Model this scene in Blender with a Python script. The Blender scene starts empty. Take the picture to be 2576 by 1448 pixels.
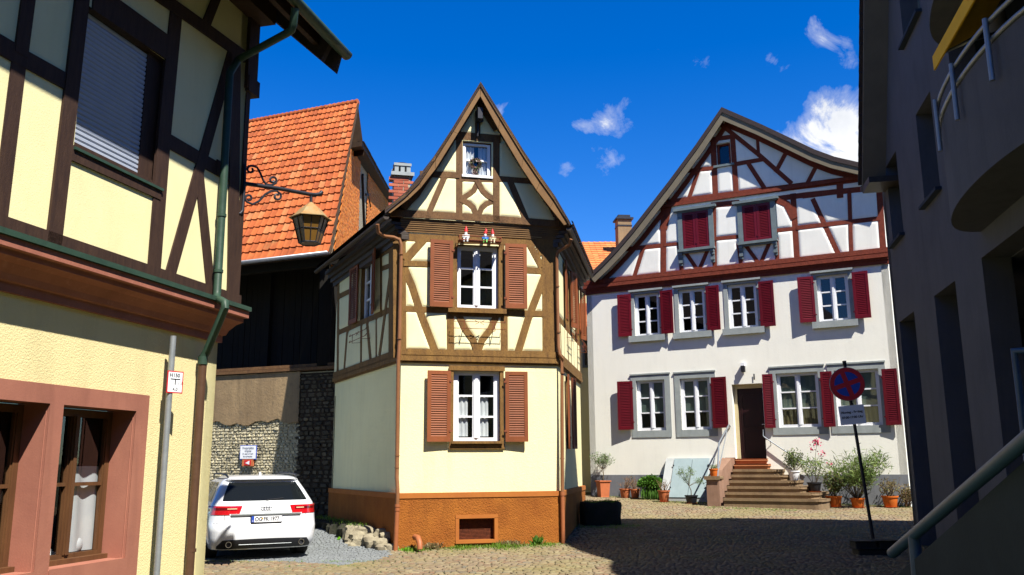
import bpy, math, random
import numpy as np
from mathutils import Vector, Matrix
from mathutils.geometry import tessellate_polygon
random.seed(7); RNG = np.random.default_rng(7)
SC = bpy.context.scene
COL = SC.collection
# ------------------------------------------------------------------ camera
FPX, CX, CY = 2200.0, 1288.0, 724.0
PITCH, ROLL = math.atan(446/2200), math.radians(0.42)
CAM = Vector((0, 0, 1.6))
FW = Vector((0, math.cos(PITCH), math.sin(PITCH)))
_r0, _v0 = Vector((1, 0, 0)), Vector((0, -math.sin(PITCH), math.cos(PITCH)))
RT = _r0*math.cos(ROLL) - _v0*math.sin(ROLL)
UPV = _r0*math.sin(ROLL) + _v0*math.cos(ROLL)
cd = bpy.data.cameras.new('camera'); cam = bpy.data.objects.new('camera', cd); COL.objects.link(cam)
cd.sensor_width = 36; cd.lens = 36*FPX/2576; cd.clip_end = 3000; cd.clip_start = .05
mw = Matrix((RT, UPV, -FW)).transposed().to_4x4(); mw.translation = CAM; cam.matrix_world = mw
SC.camera = cam
def ray(px, py): return FW + RT*((px-CX)/FPX) + UPV*((CY-py)/FPX)
def at_y(px, py, Y):
    r = ray(px, py); return CAM + r*(Y/r.y)
def at_z(px, py, z):
    r = ray(px, py); return CAM + r*((z-1.6)/r.z)
ZM = {'A': (0, 0, 1.931), 'B': (0, 700, 1.931), 'C': (0, 1450, 1.815), 'D': (700, 1200, 1.3822), 'E': (900, 350, 2.0686),
      'G': (1450, 300, 2.2278), 'H': (1250, 850, 2.2273), 'I': (1250, 1400, 1.7073), 'J': (2250, 400, 1.9308), 'K': (2200, 1000, 1.93),
      'L': (2800, 1000, 1.93125), 'N': (2200, 1650, 2.4213), 'Q': (2750, 1650, 2.4212), 'R': (3300, 0, 1.3157), 'S': (3300, 1100, 1.2614),
      'V': (950, 0, 4.5244), 'P': (0, 0, .644), 'W': (2150, 900, 1.3164), 'X': (2840, 1400, 3.62)}
def Z(k, x, y):
    a, b, s = ZM[k]; return ((a+x/s)*.644, (b+y/s)*.644)
# ------------------------------------------------------------------ ground height
def gz(x, y):
    def ss(t): t = min(1, max(0, t)); return t*t*(3-2*t)
    if y < 16: return 0.0
    if y < 25: return .42*(y-16)/9 * ss((y-16)/4 if y < 20 else 1)
    return .42 + .045*(min(y, 60)-25)
def ground_pt(px, py):
    r = ray(px, py); t = 1.0
    for i in range(4000):
        p = CAM + r*t
        if p.z <= gz(p.x, p.y): break
        t += .02
    return p
# ------------------------------------------------------------------ frames
class Fr:
    def __init__(s, O, u): 
        s.O = Vector(O); s.u = Vector((u[0], u[1], 0)).normalized(); s.n = Vector((s.u.y, -s.u.x, 0))
        s.O.z = 0
    def P(s, u, h, d=0.0): return s.O + s.u*u + s.n*d + Vector((0, 0, h))
    def pix(s, px, py, d=0.0):
        r = ray(px, py); t = (s.O + s.n*d - CAM).dot(s.n)/r.dot(s.n); p = CAM + r*t
        return ((p-s.O).dot(s.u), p.z)
    def z(s, k, x, y, d=0.0): return s.pix(*Z(k, x, y), d)
    def off(s, d): return Fr(s.O + s.n*d, (s.u.x, s.u.y))
    def rect(s, k, *pts, d=0.0):      # 4 corners LT RT RB LB
        q = [s.z(k, *p, d) for p in pts]
        return ((q[0][0]+q[3][0])/2, (q[1][0]+q[2][0])/2, (q[2][1]+q[3][1])/2, (q[0][1]+q[1][1])/2)
def vp(x, sgn=1): 
    v = Vector(((x-CX)/FPX, 1, 0)).normalized()*sgn; return (v.x, v.y)
# ------------------------------------------------------------------ mesh builder
OFFS = {}
def tag(o, label=None, cat=None, group=None, kind=None):
    if label: o['label'] = label
    if cat: o['category'] = cat
    if group: o['group'] = group
    if kind: o['kind'] = kind
    return o
def thing(name, label, cat, loc=(0, 0, 0), group=None):
    o = bpy.data.objects.new(name, None); COL.objects.link(o); o.location = loc; o.empty_display_size = .1
    OFFS[o.name] = Vector(loc); return tag(o, label, cat, group)
class MB:
    def __init__(s): s.v = []; s.f = []
    def poly(s, pts):
        b = len(s.v); s.v += [tuple(p) for p in pts]; s.f.append(tuple(range(b, b+len(pts))))
    def grid(s, rows, closed=False):
        b = len(s.v); n = len(rows[0])
        for r in rows: s.v += [tuple(p) for p in r]
        for i in range(len(rows)-1):
            for j in range(n-1 + (1 if closed else 0)):
                k = (j+1) % n
                s.f.append((b+i*n+j, b+i*n+k, b+(i+1)*n+k, b+(i+1)*n+j))
    def prism(s, pts, vec):
        vec = Vector(vec); n = len(pts); b = len(s.v)
        s.v += [tuple(p) for p in pts] + [tuple(Vector(p)+vec) for p in pts]
        tris = tessellate_polygon([[Vector(p) for p in pts]]) if n > 4 else None
        if tris:
            for t in tris: s.f.append(tuple(b+i for i in t)); s.f.append(tuple(b+n+i for i in reversed(t)))
        else: s.f.append(tuple(range(b, b+n))); s.f.append(tuple(range(b+2*n-1, b+n-1, -1)))
        for i in range(n):
            j = (i+1) % n; s.f.append((b+i, b+j, b+n+j, b+n+i))
    def box(s, c, sx, sy, sz, rz=0):
        c = Vector(c); R = Matrix.Rotation(rz, 3, 'Z')
        q = [c + R @ Vector((x*sx/2, y*sy/2, -sz/2)) for x, y in ((-1, -1), (1, -1), (1, 1), (-1, 1))]
        s.prism(q, (0, 0, sz))
    def fbox(s, F, u0, u1, h0, h1, d0, d1):
        s.prism([F.P(u0, h0, d0), F.P(u1, h0, d0), F.P(u1, h1, d0), F.P(u0, h1, d0)], F.n*(d1-d0))
    def tube(s, path, r, n=10, cap=True):
        path = [Vector(p) for p in path]; rows = []
        rr = r if isinstance(r, (list, tuple)) else [r]*len(path)
        t = (path[1]-path[0]).normalized()
        a = t.orthogonal().normalized()
        for i, p in enumerate(path):
            if i == 0: t = (path[1]-p)
            elif i == len(path)-1: t = p-path[i-1]
            else: t = (path[i+1]-p).normalized() + (p-path[i-1]).normalized()
            t = t.normalized(); a = (a - t*a.dot(t)).normalized(); b = t.cross(a)
            rows.append([p + (a*math.cos(k*2*math.pi/n) + b*math.sin(k*2*math.pi/n))*rr[i] for k in range(n)])
        s.grid(rows, True)
        if cap: s.poly(rows[0][::-1]); s.poly(rows[-1])
    def lathe(s, c, prof, n=24, cap=True):
        c = Vector(c); rows = [[c + Vector((r*math.cos(k*2*math.pi/n), r*math.sin(k*2*math.pi/n), z)) for k in range(n)] for r, z in prof]
        s.grid(rows, True)
        if cap: s.poly(rows[0][::-1]); s.poly(rows[-1])
    def ball(s, c, rx, ry, rz, n=12, m=8, jit=0):
        c = Vector(c); rows = []
        for i in range(m+1):
            a = -math.pi/2 + math.pi*i/m; ca = max(math.cos(a), .02)
            row = []
            for k in range(n):
                b = 2*math.pi*k/n; j = 1 + (random.uniform(-jit, jit) if jit else 0)
                row.append(c + Vector((rx*ca*math.cos(b)*j, ry*ca*math.sin(b)*j, rz*math.sin(a)*j)))
            rows.append(row)
        s.grid(rows, True); s.poly(rows[0][::-1]); s.poly(rows[-1])
    def strip(s, F, uh, w, d0, d1):
        P = [Vector(p) for p in uh]; L = []; R = []
        for i, p in enumerate(P):
            a = (P[i]-P[i-1]).normalized() if i else None
            b = (P[i+1]-P[i]).normalized() if i < len(P)-1 else None
            if a is None: a = b
            if b is None: b = a
            na = Vector((-a.y, a.x)); nb = Vector((-b.y, b.x)); m = (na+nb).normalized(); k = w/2/max(.3, m.dot(na))
            L.append(p+m*k); R.append(p-m*k)
        for i in range(len(P)-1):
            q = [R[i], R[i+1], L[i+1], L[i]]
            s.poly([F.P(x.x, x.y, d1) for x in q])
            s.poly([F.P(R[i].x, R[i].y, d0), F.P(R[i+1].x, R[i+1].y, d0), F.P(R[i+1].x, R[i+1].y, d1), F.P(R[i].x, R[i].y, d1)])
            s.poly([F.P(L[i].x, L[i].y, d1), F.P(L[i+1].x, L[i+1].y, d1), F.P(L[i+1].x, L[i+1].y, d0), F.P(L[i].x, L[i].y, d0)])
        for i in (0, len(P)-1):
            s.poly([F.P(R[i].x, R[i].y, d0), F.P(L[i].x, L[i].y, d0), F.P(L[i].x, L[i].y, d1), F.P(R[i].x, R[i].y, d1)])
    def build(s, name, mat, parent=None, smooth=False, bevel=0, uv=None, label=None, solid=0):
        if not s.v: return None
        me = bpy.data.meshes.new(name); off = OFFS.get(parent.name, Vector((0, 0, 0))) if parent else Vector((0, 0, 0))
        va = np.array(s.v, dtype=float) - np.array(off)
        me.from_pydata(va.tolist(), [], s.f)
        me.materials.append(mat)
        if uv:
            ul = me.uv_layers.new(name='UVMap'); co = s.v
            d = np.empty(len(me.loops)*2)
            vi = np.empty(len(me.loops), dtype=int); me.loops.foreach_get('vertex_index', vi)
            cache = [uv(Vector(p)) for p in co]
            arr = np.array(cache)[vi]; ul.data.foreach_set('uv', arr.reshape(-1))
        o = bpy.data.objects.new(name, me); COL.objects.link(o)
        if smooth:
            me.polygons.foreach_set('use_smooth', [True]*len(me.polygons))
            if smooth != 'all':
                try: me.set_sharp_from_angle(angle=math.radians(smooth if smooth is not True else 40))
                except Exception: pass
        if parent: o.parent = parent
        OFFS[o.name] = off
        if solid:
            m = o.modifiers.new('s', 'SOLIDIFY'); m.thickness = solid; m.offset = 0
        if bevel:
            m = o.modifiers.new('b', 'BEVEL'); m.width = bevel; m.segments = 2; m.limit_method = 'ANGLE'; m.angle_limit = math.radians(40)
        if label: o['label'] = label
        return o
def uvF(F): return lambda p: ((p-F.O).dot(F.u), p.z)
# ------------------------------------------------------------------ materials
MATS = {}
def srgb(r, g, b):
    f = lambda c: (c/255/12.92) if c/255 <= .04045 else ((c/255+.055)/1.055)**2.4
    return (f(r), f(g), f(b), 1)
def newmat(name):
    m = bpy.data.materials.new(name); m.use_nodes = True; nt = m.node_tree
    b = nt.nodes['Principled BSDF']; return m, nt, b
def ramp(nt, fac, stops):
    n = nt.nodes.new('ShaderNodeValToRGB'); e = n.color_ramp.elements
    while len(e) < len(stops): e.new(.5)
    for i, (p, c) in enumerate(stops): e[i].position = p; e[i].color = c if len(c) == 4 else (*c, 1)
    nt.links.new(fac, n.inputs[0]); return n.outputs[0]
def noise(nt, vec, scale, detail=5, rough=.6, dist=0):
    n = nt.nodes.new('ShaderNodeTexNoise'); n.inputs['Scale'].default_value = scale; n.inputs['Detail'].default_value = detail
    n.inputs['Roughness'].default_value = rough; n.inputs['Distortion'].default_value = dist
    nt.links.new(vec, n.inputs['Vector']); return n.outputs['Fac']
def coord(nt, kind='Object', sc=(1, 1, 1), rot=(0, 0, 0)):
    t = nt.nodes.new('ShaderNodeTexCoord'); m = nt.nodes.new('ShaderNodeMapping')
    m.inputs['Scale'].default_value = sc; m.inputs['Rotation'].default_value = rot
    nt.links.new(t.outputs[kind], m.inputs['Vector']); return m.outputs[0]
def mix(nt, fac, a, b, mode='MIX'):
    n = nt.nodes.new('ShaderNodeMix'); n.data_type = 'RGBA'; n.blend_type = mode
    for sock, v in ((n.inputs[0], fac), (n.inputs[6], a), (n.inputs[7], b)):
        if isinstance(v, (int, float)): sock.default_value = v
        elif isinstance(v, tuple): sock.default_value = v if len(v) == 4 else (*v, 1)
        else: nt.links.new(v, sock)
    return n.outputs[2]
def bump(nt, b, h, strength, dist=.01, prev=None):
    n = nt.nodes.new('ShaderNodeBump'); n.inputs['Strength'].default_value = strength; n.inputs['Distance'].default_value = dist
    nt.links.new(h, n.inputs['Height'])
    if prev is not None: nt.links.new(prev, n.inputs['Normal'])
    nt.links.new(n.outputs[0], b.inputs['Normal']); return n.outputs[0]
def math_(nt, op, a, b=0.0, clamp=False):
    n = nt.nodes.new('ShaderNodeMath'); n.operation = op; n.use_clamp = clamp
    for i, v in enumerate((a, b)):
        if isinstance(v, (int, float)): n.inputs[i].default_value = v
        else: nt.links.new(v, n.inputs[i])
    return n.outputs[0]
def M(name, c1, c2=None, scale=3, rough=.85, bmp=0, bscale=40, metal=0, sc=(1, 1, 1), lo=.35, hi=.7, bd=.01, c3=None, spec=.3, streak=0, orand=0):
    m, nt, b = newmat(name); v = coord(nt, 'Object', sc)
    b.inputs['Roughness'].default_value = rough; b.inputs['Metallic'].default_value = metal
    b.inputs['Specular IOR Level'].default_value = spec
    if c2 is None: c2 = tuple(x*.85 for x in c1[:3])
    c1 = c1 if len(c1) == 4 else (*c1, 1)
    if c2 is None: c2 = tuple(x*.85 for x in c1[:3])
    colr = ramp(nt, noise(nt, v, scale), [(lo, c1), (hi, c2)])
    if c3 is not None:
        colr = mix(nt, ramp(nt, noise(nt, v, scale*6, 6, .7), [(.55, (0, 0, 0)), (.68, (1, 1, 1))]), colr, c3)
    if streak:
        vs_ = coord(nt, 'Object', (1.6, 1.6, .22)); s_ = ramp(nt, noise(nt, vs_, 2.2, 8, .7, .4), [(.48, (0, 0, 0)), (.75, (streak, streak, streak))])
        colr = mix(nt, s_, colr, tuple(x*.55 for x in c2[:3]))
        s2 = ramp(nt, noise(nt, coord(nt), .9, 9, .75), [(.52, (0, 0, 0)), (.72, (streak*.8,)*3)]); colr = mix(nt, s2, colr, tuple(x*.62 for x in c2[:3]))
    if orand:
        oi = nt.nodes.new('ShaderNodeObjectInfo'); rr_ = ramp(nt, oi.outputs['Random'], [(0, (1-orand,)*3), (1, (1+orand, 1+orand*1.3, 1+orand*1.3))]); colr = mix(nt, 1.0, colr, rr_, 'MULTIPLY')
    nt.links.new(colr, b.inputs['Base Color'])
    if bmp: bump(nt, b, noise(nt, v, bscale, 6, .65), bmp, bd)
    MATS[name] = m; return m
M('plaster_yellow', (.82, .70, .37), (.79, .67, .35), 1.5, .95, .55, 55, bd=.02, streak=0.25)
M('panel_cream', (.83, .76, .43), (.80, .73, .40), 2, .95, .3, 60, streak=0.15)
M('timber_dark', (.052, .026, .016), (.03, .014, .010), 6, .75, .5, 30, sc=(3, 3, .5), bd=.01)
M('copper_green', (.033, .068, .045), (.024, .05, .034), 8, .5, .2, 20)
M('sandstone_red', (.36, .135, .09), (.29, .105, .07), 2.2, .9, .3, 50, c3=(.40, .16, .11, 1), streak=0.3)
M('sandstone_pink', (.37, .15, .10), (.30, .115, .08), 1.6, .9, .2, 50, streak=0.4)
M('shutter_white', (.40, .44, .53), (.36, .40, .49), 4, .45)
M('brown_pipe', (.09, .045, .025), (.07, .035, .02), 8, .5, .1, 30)
M('steel', (.30, .32, .33), (.24, .26, .27), 10, .5, .1, 30, metal=.4)
M('white_paint', (.82, .83, .86), (.78, .79, .83), 6, .4)
M('red_paint', (.62, .02, .03), (.5, .015, .02), 6, .45)
M('blue_paint', (.02, .07, .45), (.02, .06, .38), 6, .45)
M('black_paint', (.012, .012, .016), (.02, .02, .024), 6, .5)
M('dark_room', (.015, .013, .012), (.008, .007, .007), 2, .95)
M('wood_window', (.13, .06, .025), (.09, .04, .018), 5, .5, .3, 30, sc=(3, 3, .4))
M('cloth_white', (.85, .85, .86), (.70, .71, .76), 3, .9)
# centre house
M('panel_centre', (.85, .78, .47), (.81, .74, .43), 2, .95, .25, 45, streak=0.2)
M('stucco_centre', (.86, .79, .45), (.83, .755, .42), 1.2, .95, .5, 28, bd=.015, streak=0.22)
M('stucco_shaded', (.62, .60, .42), (.50, .50, .36), .8, .95, .4, 28)  # darker copy of stucco_centre with shade put into its colour
M('timber_brown', (.23, .122, .032), (.14, .07, .021), 3, .8, 1.3, 24, sc=(3, 3, .8), c3=(.055, .028, .014, 1))
M('timber_gable', (.17, .088, .036), (.10, .05, .022), 4, .8, 1.3, 24, sc=(2, 2, .8), c3=(.045, .024, .014, 1))
M('fascia', (.20, .105, .035), (.14, .07, .025), 3, .7, .3, 20)
M('shutter_rust', (.24, .068, .020), (.20, .055, .017), 3, .6, .1, 30, c3=(.27, .068, .03, 1), streak=0.25, orand=0.13)
M('plinth_orange', (.37, .125, .018), (.29, .088, .013), 2.5, .95, 1.0, 34, bd=.03, c3=(.31, .10, .015, 1), streak=0.5)
M('plinth_smooth', (.40, .138, .026), (.35, .11, .022), 3, .9, .2, 40)
M('pipe_tan', (.24, .105, .045), (.20, .085, .035), 6, .5)
M('pipe_rust', (.36, .12, .045), (.30, .10, .04), 6, .5)
M('iron_rust', (.25, .07, .03), (.12, .035, .018), 20, .8)
M('iron_dark', (.02, .022, .03), (.035, .035, .045), 12, .5, metal=.3)
M('gutter_dark', (.06, .045, .035), (.04, .03, .025), 6, .5)
M('roof_wood', (.06, .035, .02), (.035, .02, .012), 4, .9)
# white house
M('white_wall', (.88, .865, .78), (.85, .835, .755), .6, .95, .35, 30, bd=.01, c3=(.86, .845, .77, 1), streak=0.14)
M('white_panel', (.88, .865, .79), (.84, .825, .76), 2, .95, .25, 40, streak=0.2)
M('timber_red', (.21, .038, .018), (.13, .022, .012), 5, .8, 1.0, 28, sc=(2, 2, 2), c3=(.24, .075, .03, 1))
M('shutter_red', (.135, .003, .011), (.11, .0025, .009), 4, .45, streak=0.2, orand=0.15)
M('grey_stone', (.33, .36, .36), (.27, .30, .30), 4, .9, .3, 60, streak=0.3)
M('grey_wood', (.16, .20, .21), (.12, .15, .16), 5, .7)
M('verge_grey', (.19, .16, .11), (.15, .125, .085), 3, .8)
M('roof_dark', (.05, .035, .035), (.035, .025, .025), 20, .85, .5, 20)
M('plinth_grey', (.20, .21, .23), (.16, .17, .19), 3, .9, .2, 40, streak=0.4)
M('door_red', (.020, .002, .004), (.014, .0015, .003), 4, .5)
M('door_frame_cream', (.55, .46, .28), (.5, .42, .25), 4, .8)
M('hatch_paint', (.27, .34, .36), (.24, .31, .33), 2, .6, streak=0.25)
M('hatch_cheek', (.42, .44, .44), (.35, .37, .37), 4, .9)
M('step_stone', (.27, .185, .105), (.20, .135, .08), 3, .9, .6, 20, c3=(.20, .16, .07, 1), streak=0.5)
M('cheek_stone', (.30, .18, .125), (.24, .14, .095), 3, .9, .4, 30, streak=.5)
M('step_top', (.42, .17, .075), (.36, .14, .06), 4, .9, .3, 30)
M('gold', (.5, .3, .05), None, 5, .4)
# barn
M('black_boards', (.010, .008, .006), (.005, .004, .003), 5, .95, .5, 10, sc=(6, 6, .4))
M('plaster_brown', (.30, .21, .115), (.22, .15, .085), 1.2, .95, .6, 16, bd=.02, c3=(.20, .145, .09, 1), streak=0.6)
M('zinc', (.32, .34, .38), (.25, .27, .3), 6, .4, metal=.5)
# grey building
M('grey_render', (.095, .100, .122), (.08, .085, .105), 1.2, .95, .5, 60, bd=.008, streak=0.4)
M('grey_soffit', (.16, .14, .115), (.13, .115, .095), 2, .9)
M('awning', (.80, .46, .01), (.72, .40, .01), 3, .8)
M('rail_metal', (.30, .33, .36), (.26, .29, .32), 8, .45, metal=.5)
M('rail_blue', (.035, .085, .19), (.03, .07, .16), 8, .4)
M('concrete_dark', (.022, .035, .058), (.016, .026, .044), 2, .9, .3, 30)
# plants, stone
M('terracotta', (.50, .145, .055), (.42, .12, .045), 5, .85, .2, 30, orand=0.15)
M('terra_orange', (.58, .13, .015), (.50, .11, .012), 5, .7, orand=0.1)
M('soil', (.04, .028, .018), (.025, .018, .012), 10, .95)
M('bark', (.12, .09, .055), (.08, .06, .04), 10, .9)
M('dry_twig', (.20, .12, .07), (.14, .08, .05), 10, .9)
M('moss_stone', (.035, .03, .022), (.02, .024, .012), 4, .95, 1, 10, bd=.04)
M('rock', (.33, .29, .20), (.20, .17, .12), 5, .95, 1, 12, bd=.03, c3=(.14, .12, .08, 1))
M('pink', (.7, .12, .2), None, 5, .8)
def leafmat(name, a, b, c):
    m, nt, bs = newmat(name); g = nt.nodes.new('ShaderNodeNewGeometry')
    nt.links.new(ramp(nt, g.outputs['Random Per Island'], [(0, a), (.5, b), (1, c)]), bs.inputs['Base Color'])
    bs.inputs['Roughness'].default_value = .55; bs.inputs['Specular IOR Level'].default_value = .35
    tr = nt.nodes.new('ShaderNodeBsdfTranslucent'); tr.inputs[0].default_value = (*[x*1.3 for x in b[:3]], 1)
    mx = nt.nodes.new('ShaderNodeMixShader'); mx.inputs[0].default_value = .3
    nt.links.new(bs.outputs[0], mx.inputs[1]); nt.links.new(tr.outputs[0], mx.inputs[2])
    nt.links.new(mx.outputs[0], nt.nodes['Material Output'].inputs[0]); MATS[name] = m
leafmat('leaf_green', (.05, .13, .015), (.08, .19, .02), (.12, .26, .03))
leafmat('leaf_olive', (.10, .16, .06), (.16, .23, .09), (.22, .30, .13))
leafmat('leaf_oleander', (.08, .14, .03), (.17, .25, .06), (.30, .36, .10))
leafmat('leaf_dark', (.04, .07, .02), (.07, .10, .025), (.11, .15, .04))
leafmat('leaf_dry', (.16, .11, .05), (.22, .17, .08), (.14, .16, .05))
leafmat('grass_blade', (.07, .15, .01), (.12, .24, .015), (.20, .30, .03))
leafmat('leaf_bright', (.10, .30, .01), (.16, .42, .02), (.24, .5, .04))
def island(name, stops, rough=.85, bmp=.4, bscale=25, bd=.01, vary=.25, spec=.3, extra=None):
    m, nt, b = newmat(name); g = nt.nodes.new('ShaderNodeNewGeometry')
    c = ramp(nt, g.outputs['Random Per Island'], stops)
    v = coord(nt); n = noise(nt, v, 3.0)
    c = mix(nt, vary, c, ramp(nt, n, [(.3, (.25, .25, .25)), (.7, (.9, .9, .9))]), 'OVERLAY')
    if extra: c = extra(nt, c, v)
    nt.links.new(c, b.inputs['Base Color']); b.inputs['Roughness'].default_value = rough; b.inputs['Specular IOR Level'].default_value = spec
    if bmp: bump(nt, b, noise(nt, v, bscale, 6), bmp, bd)
    MATS[name] = m; return m
def lichen(nt, c, v):
    return mix(nt, ramp(nt, noise(nt, v, 1.1, 6, .7), [(.60, (0, 0, 0)), (.78, (.7, .7, .7))]), c, (.23, .16, .06, 1))
island('tile_orange', [(0, (.25, .058, .017)), (.3, (.37, .092, .023)), (.6, (.31, .072, .020)), (.85, (.40, .112, .030)), (1, (.37, .14, .052))], extra=lichen)
island('tile_orange2', [(0, (.55, .17, .05)), (.5, (.62, .22, .07)), (1, (.48, .15, .05))], extra=lichen)
island('tile_dark', [(0, (.05, .035, .03)), (.5, (.07, .045, .035)), (1, (.09, .055, .04))])
def mossy(nt, c, v):
    return mix(nt, ramp(nt, noise(nt, v, .55, 5, .6), [(.45, (0, 0, 0)), (.72, (.6, .6, .6))]), c, (.19, .175, .06, 1))
island('setts', [(0, (0.158, 0.108, 0.068)), (.2, (0.209, 0.166, 0.094)), (.4, (0.173, 0.130, 0.086)), (.6, (0.238, 0.194, 0.119)), (.8, (0.180, 0.108, 0.065)), (1, (0.144, 0.133, 0.101))], .8, .5, 30, .01, .3, extra=mossy)
island('setts_grey', [(0, (.16, .17, .18)), (.5, (.20, .215, .22)), (1, (.14, .15, .155))], .85, .4, 30, .01, .15)
island('wall_brick', [(0, (.66, .19, .03)), (.4, (.76, .25, .04)), (.7, (.55, .14, .025)), (1, (.70, .30, .08))], .9, .5, 30, .01, .35)
island('chimney_brick', [(0, (.30, .07, .04)), (1, (.40, .12, .07))], .9, .3)
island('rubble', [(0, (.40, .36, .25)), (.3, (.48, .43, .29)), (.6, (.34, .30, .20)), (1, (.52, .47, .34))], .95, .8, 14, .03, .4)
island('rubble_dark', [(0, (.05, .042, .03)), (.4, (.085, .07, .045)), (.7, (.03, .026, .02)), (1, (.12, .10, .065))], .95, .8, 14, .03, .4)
M('mortar', (.42, .38, .27), (.30, .26, .18), 8, .95, 1, 20, bd=.02)
M('joint_soil', (.075, .085, .03), (.05, .05, .03), 3, .95, .6, 30, c3=(.10, .13, .03, 1))
def glass():
    m, nt, b = newmat('window_glass'); nt.nodes.remove(b)
    g = nt.nodes.new('ShaderNodeBsdfGlossy'); g.inputs['Roughness'].default_value = .02; g.inputs[0].default_value = (.9, .95, 1, 1)
    t = nt.nodes.new('ShaderNodeBsdfTransparent'); t.inputs[0].default_value = (.75, .78, .78, 1)
    lw = nt.nodes.new('ShaderNodeLayerWeight'); lw.inputs[0].default_value = .5
    mx = nt.nodes.new('ShaderNodeMixShader'); nt.links.new(math_(nt, 'ADD', .06, math_(nt, 'MULTIPLY', math_(nt, 'POWER', lw.outputs['Facing'], 3.5), .8)), mx.inputs[0])
    nt.links.new(t.outputs[0], mx.inputs[1]); nt.links.new(g.outputs[0], mx.inputs[2])
    nt.links.new(mx.outputs[0], nt.nodes['Material Output'].inputs[0]); MATS['glass'] = m
glass()
def gl(name, c, rough, metal=0, coat=0, spec=.5):
    m, nt, b = newmat(name); b.inputs['Base Color'].default_value = (*c, 1); b.inputs['Roughness'].default_value = rough
    b.inputs['Metallic'].default_value = metal; b.inputs['Coat Weight'].default_value = coat; b.inputs['Specular IOR Level'].default_value = spec
    b.inputs['Coat Roughness'].default_value = .03; v = coord(nt); bump(nt, b, noise(nt, v, 5), .02, .01)
    MATS[name] = m; return m
gl('car_paint', (.76, .78, .82), .35, 0, 1)
gl('car_glass', (.008, .010, .012), .04, 0, 0, .6)
gl('car_black', (.012, .013, .018), .5)
gl('rubber', (.015, .015, .015), .85)
gl('chrome', (.7, .72, .75), .15, 1)
gl('tail_red', (.50, .006, .012), .12, 0, 1)
gl('tail_dark', (.12, .004, .006), .15, 0, 1)
gl('lamp_clear', (.75, .5, .3), .2, 0, .5)
gl('lantern_amber', (.17, .085, .014), .35, 0, .3)
gl('gnome_blue', (.05, .2, .6), .4)
gl('gnome_green', (.15, .5, .08), .4)
M('gnome_white', (.75, .76, .74), (.65, .67, .66), 20, .5)
M('gnome_cream', (.62, .55, .36), (.5, .44, .28), 20, .5)
M('sign_ink', (.10, .12, .17), None, 5, .6)
M('skin', (.6, .32, .2), None, 20, .6)
M('rust_cap', (.30, .24, .12), (.36, .17, .05), 6, .7, .4, 20, c3=(.36, .13, .03, 1))
m, nt, b = newmat('wreath'); MATS['wreath'] = m
g_ = nt.nodes.new('ShaderNodeNewGeometry'); nt.links.new(ramp(nt, g_.outputs['Random Per Island'], [(0, (.03, .08, .02)), (.5, (.1, .05, .03)), (.8, (.5, .3, .3)), (1, (.1, .2, .05))]), b.inputs['Base Color'])
# ------------------------------------------------------------------ facade tools
def pip(poly, X, Y):
    ins = np.zeros(X.shape, bool); n = len(poly)
    for i in range(n):
        x1, y1 = poly[i]; x2, y2 = poly[(i+1) % n]
        c = ((y1 > Y) != (y2 > Y)) & (X < (x2-x1)*(Y-y1)/((y2-y1) or 1e-9)+x1); ins ^= c
    return ins
def wall(name, F, outer, holes, mat, parent, reveal=.18, rmat=None, d=0.0, rname='reveal'):
    loops = [[Vector((u, h, 0)) for u, h in outer]] + [[Vector((a, c, 0)), Vector((a, e, 0)), Vector((b_, e, 0)), Vector((b_, c, 0))] for a, b_, c, e in holes]
    flat = [v for l in loops for v in l]; mb = MB()
    for t in tessellate_polygon(loops): mb.poly([F.P(flat[i].x, flat[i].y, d) for i in t])
    def rev(mb2):
        for a, b_, c, e in holes:
            cs = [(a, c), (b_, c), (b_, e), (a, e)]
            for i in range(4):
                p, q = cs[i], cs[(i+1) % 4]
                mb2.poly([F.P(*p, d), F.P(*q, d), F.P(*q, d-reveal), F.P(*p, d-reveal)])
    if rmat is None: rev(mb)
    o = mb.build(name, MATS[mat], parent, uv=uvF(F))
    # make normals face outwards
    me = o.data
    if me.polygons and (me.polygons[0].normal.dot(F.n) < 0): me.flip_normals()
    if rmat is not None and holes:
        m2 = MB(); rev(m2); m2.build(rname, MATS[rmat], o, uv=uvF(F))
    return o
def tim(F, k, pts, w, d=0.0):
    uh = [F.z(k, *p, d) for p in pts]
    (x0, y0), (x1, y1) = pts[0], pts[1]; L = math.hypot(x1-x0, y1-y0); nx, ny = -(y1-y0)/L*w/2, (x1-x0)/L*w/2
    cx, cy = (x0+x1)/2, (y0+y1)/2
    a = Vector(F.z(k, cx+nx, cy+ny, d)); b_ = Vector(F.z(k, cx-nx, cy-ny, d))
    dr = (Vector(uh[1])-Vector(uh[0])).normalized(); pr = Vector((-dr.y, dr.x))
    w_ = abs((a-b_).dot(pr)); e = w_*.5
    v0 = Vector(uh[0]); v1 = Vector(uh[-1]); d0 = (v0-Vector(uh[1])).normalized(); d1 = (v1-Vector(uh[-2])).normalized()
    uh[0] = tuple(v0+d0*e); uh[-1] = tuple(v1+d1*e)
    return (uh, w_)
def timbers(F, tl, mat, parent, name='timber_frame', d0=-.02, d1=.018, bevel=.006):
    mb = MB()
    for i, (uh, w) in enumerate(tl): mb.strip(F, uh, w, d0, d1+.0016*((i*7) % 11))
    return mb.build(name, MATS[mat], parent, bevel=bevel, uv=uvF(F))
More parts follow.
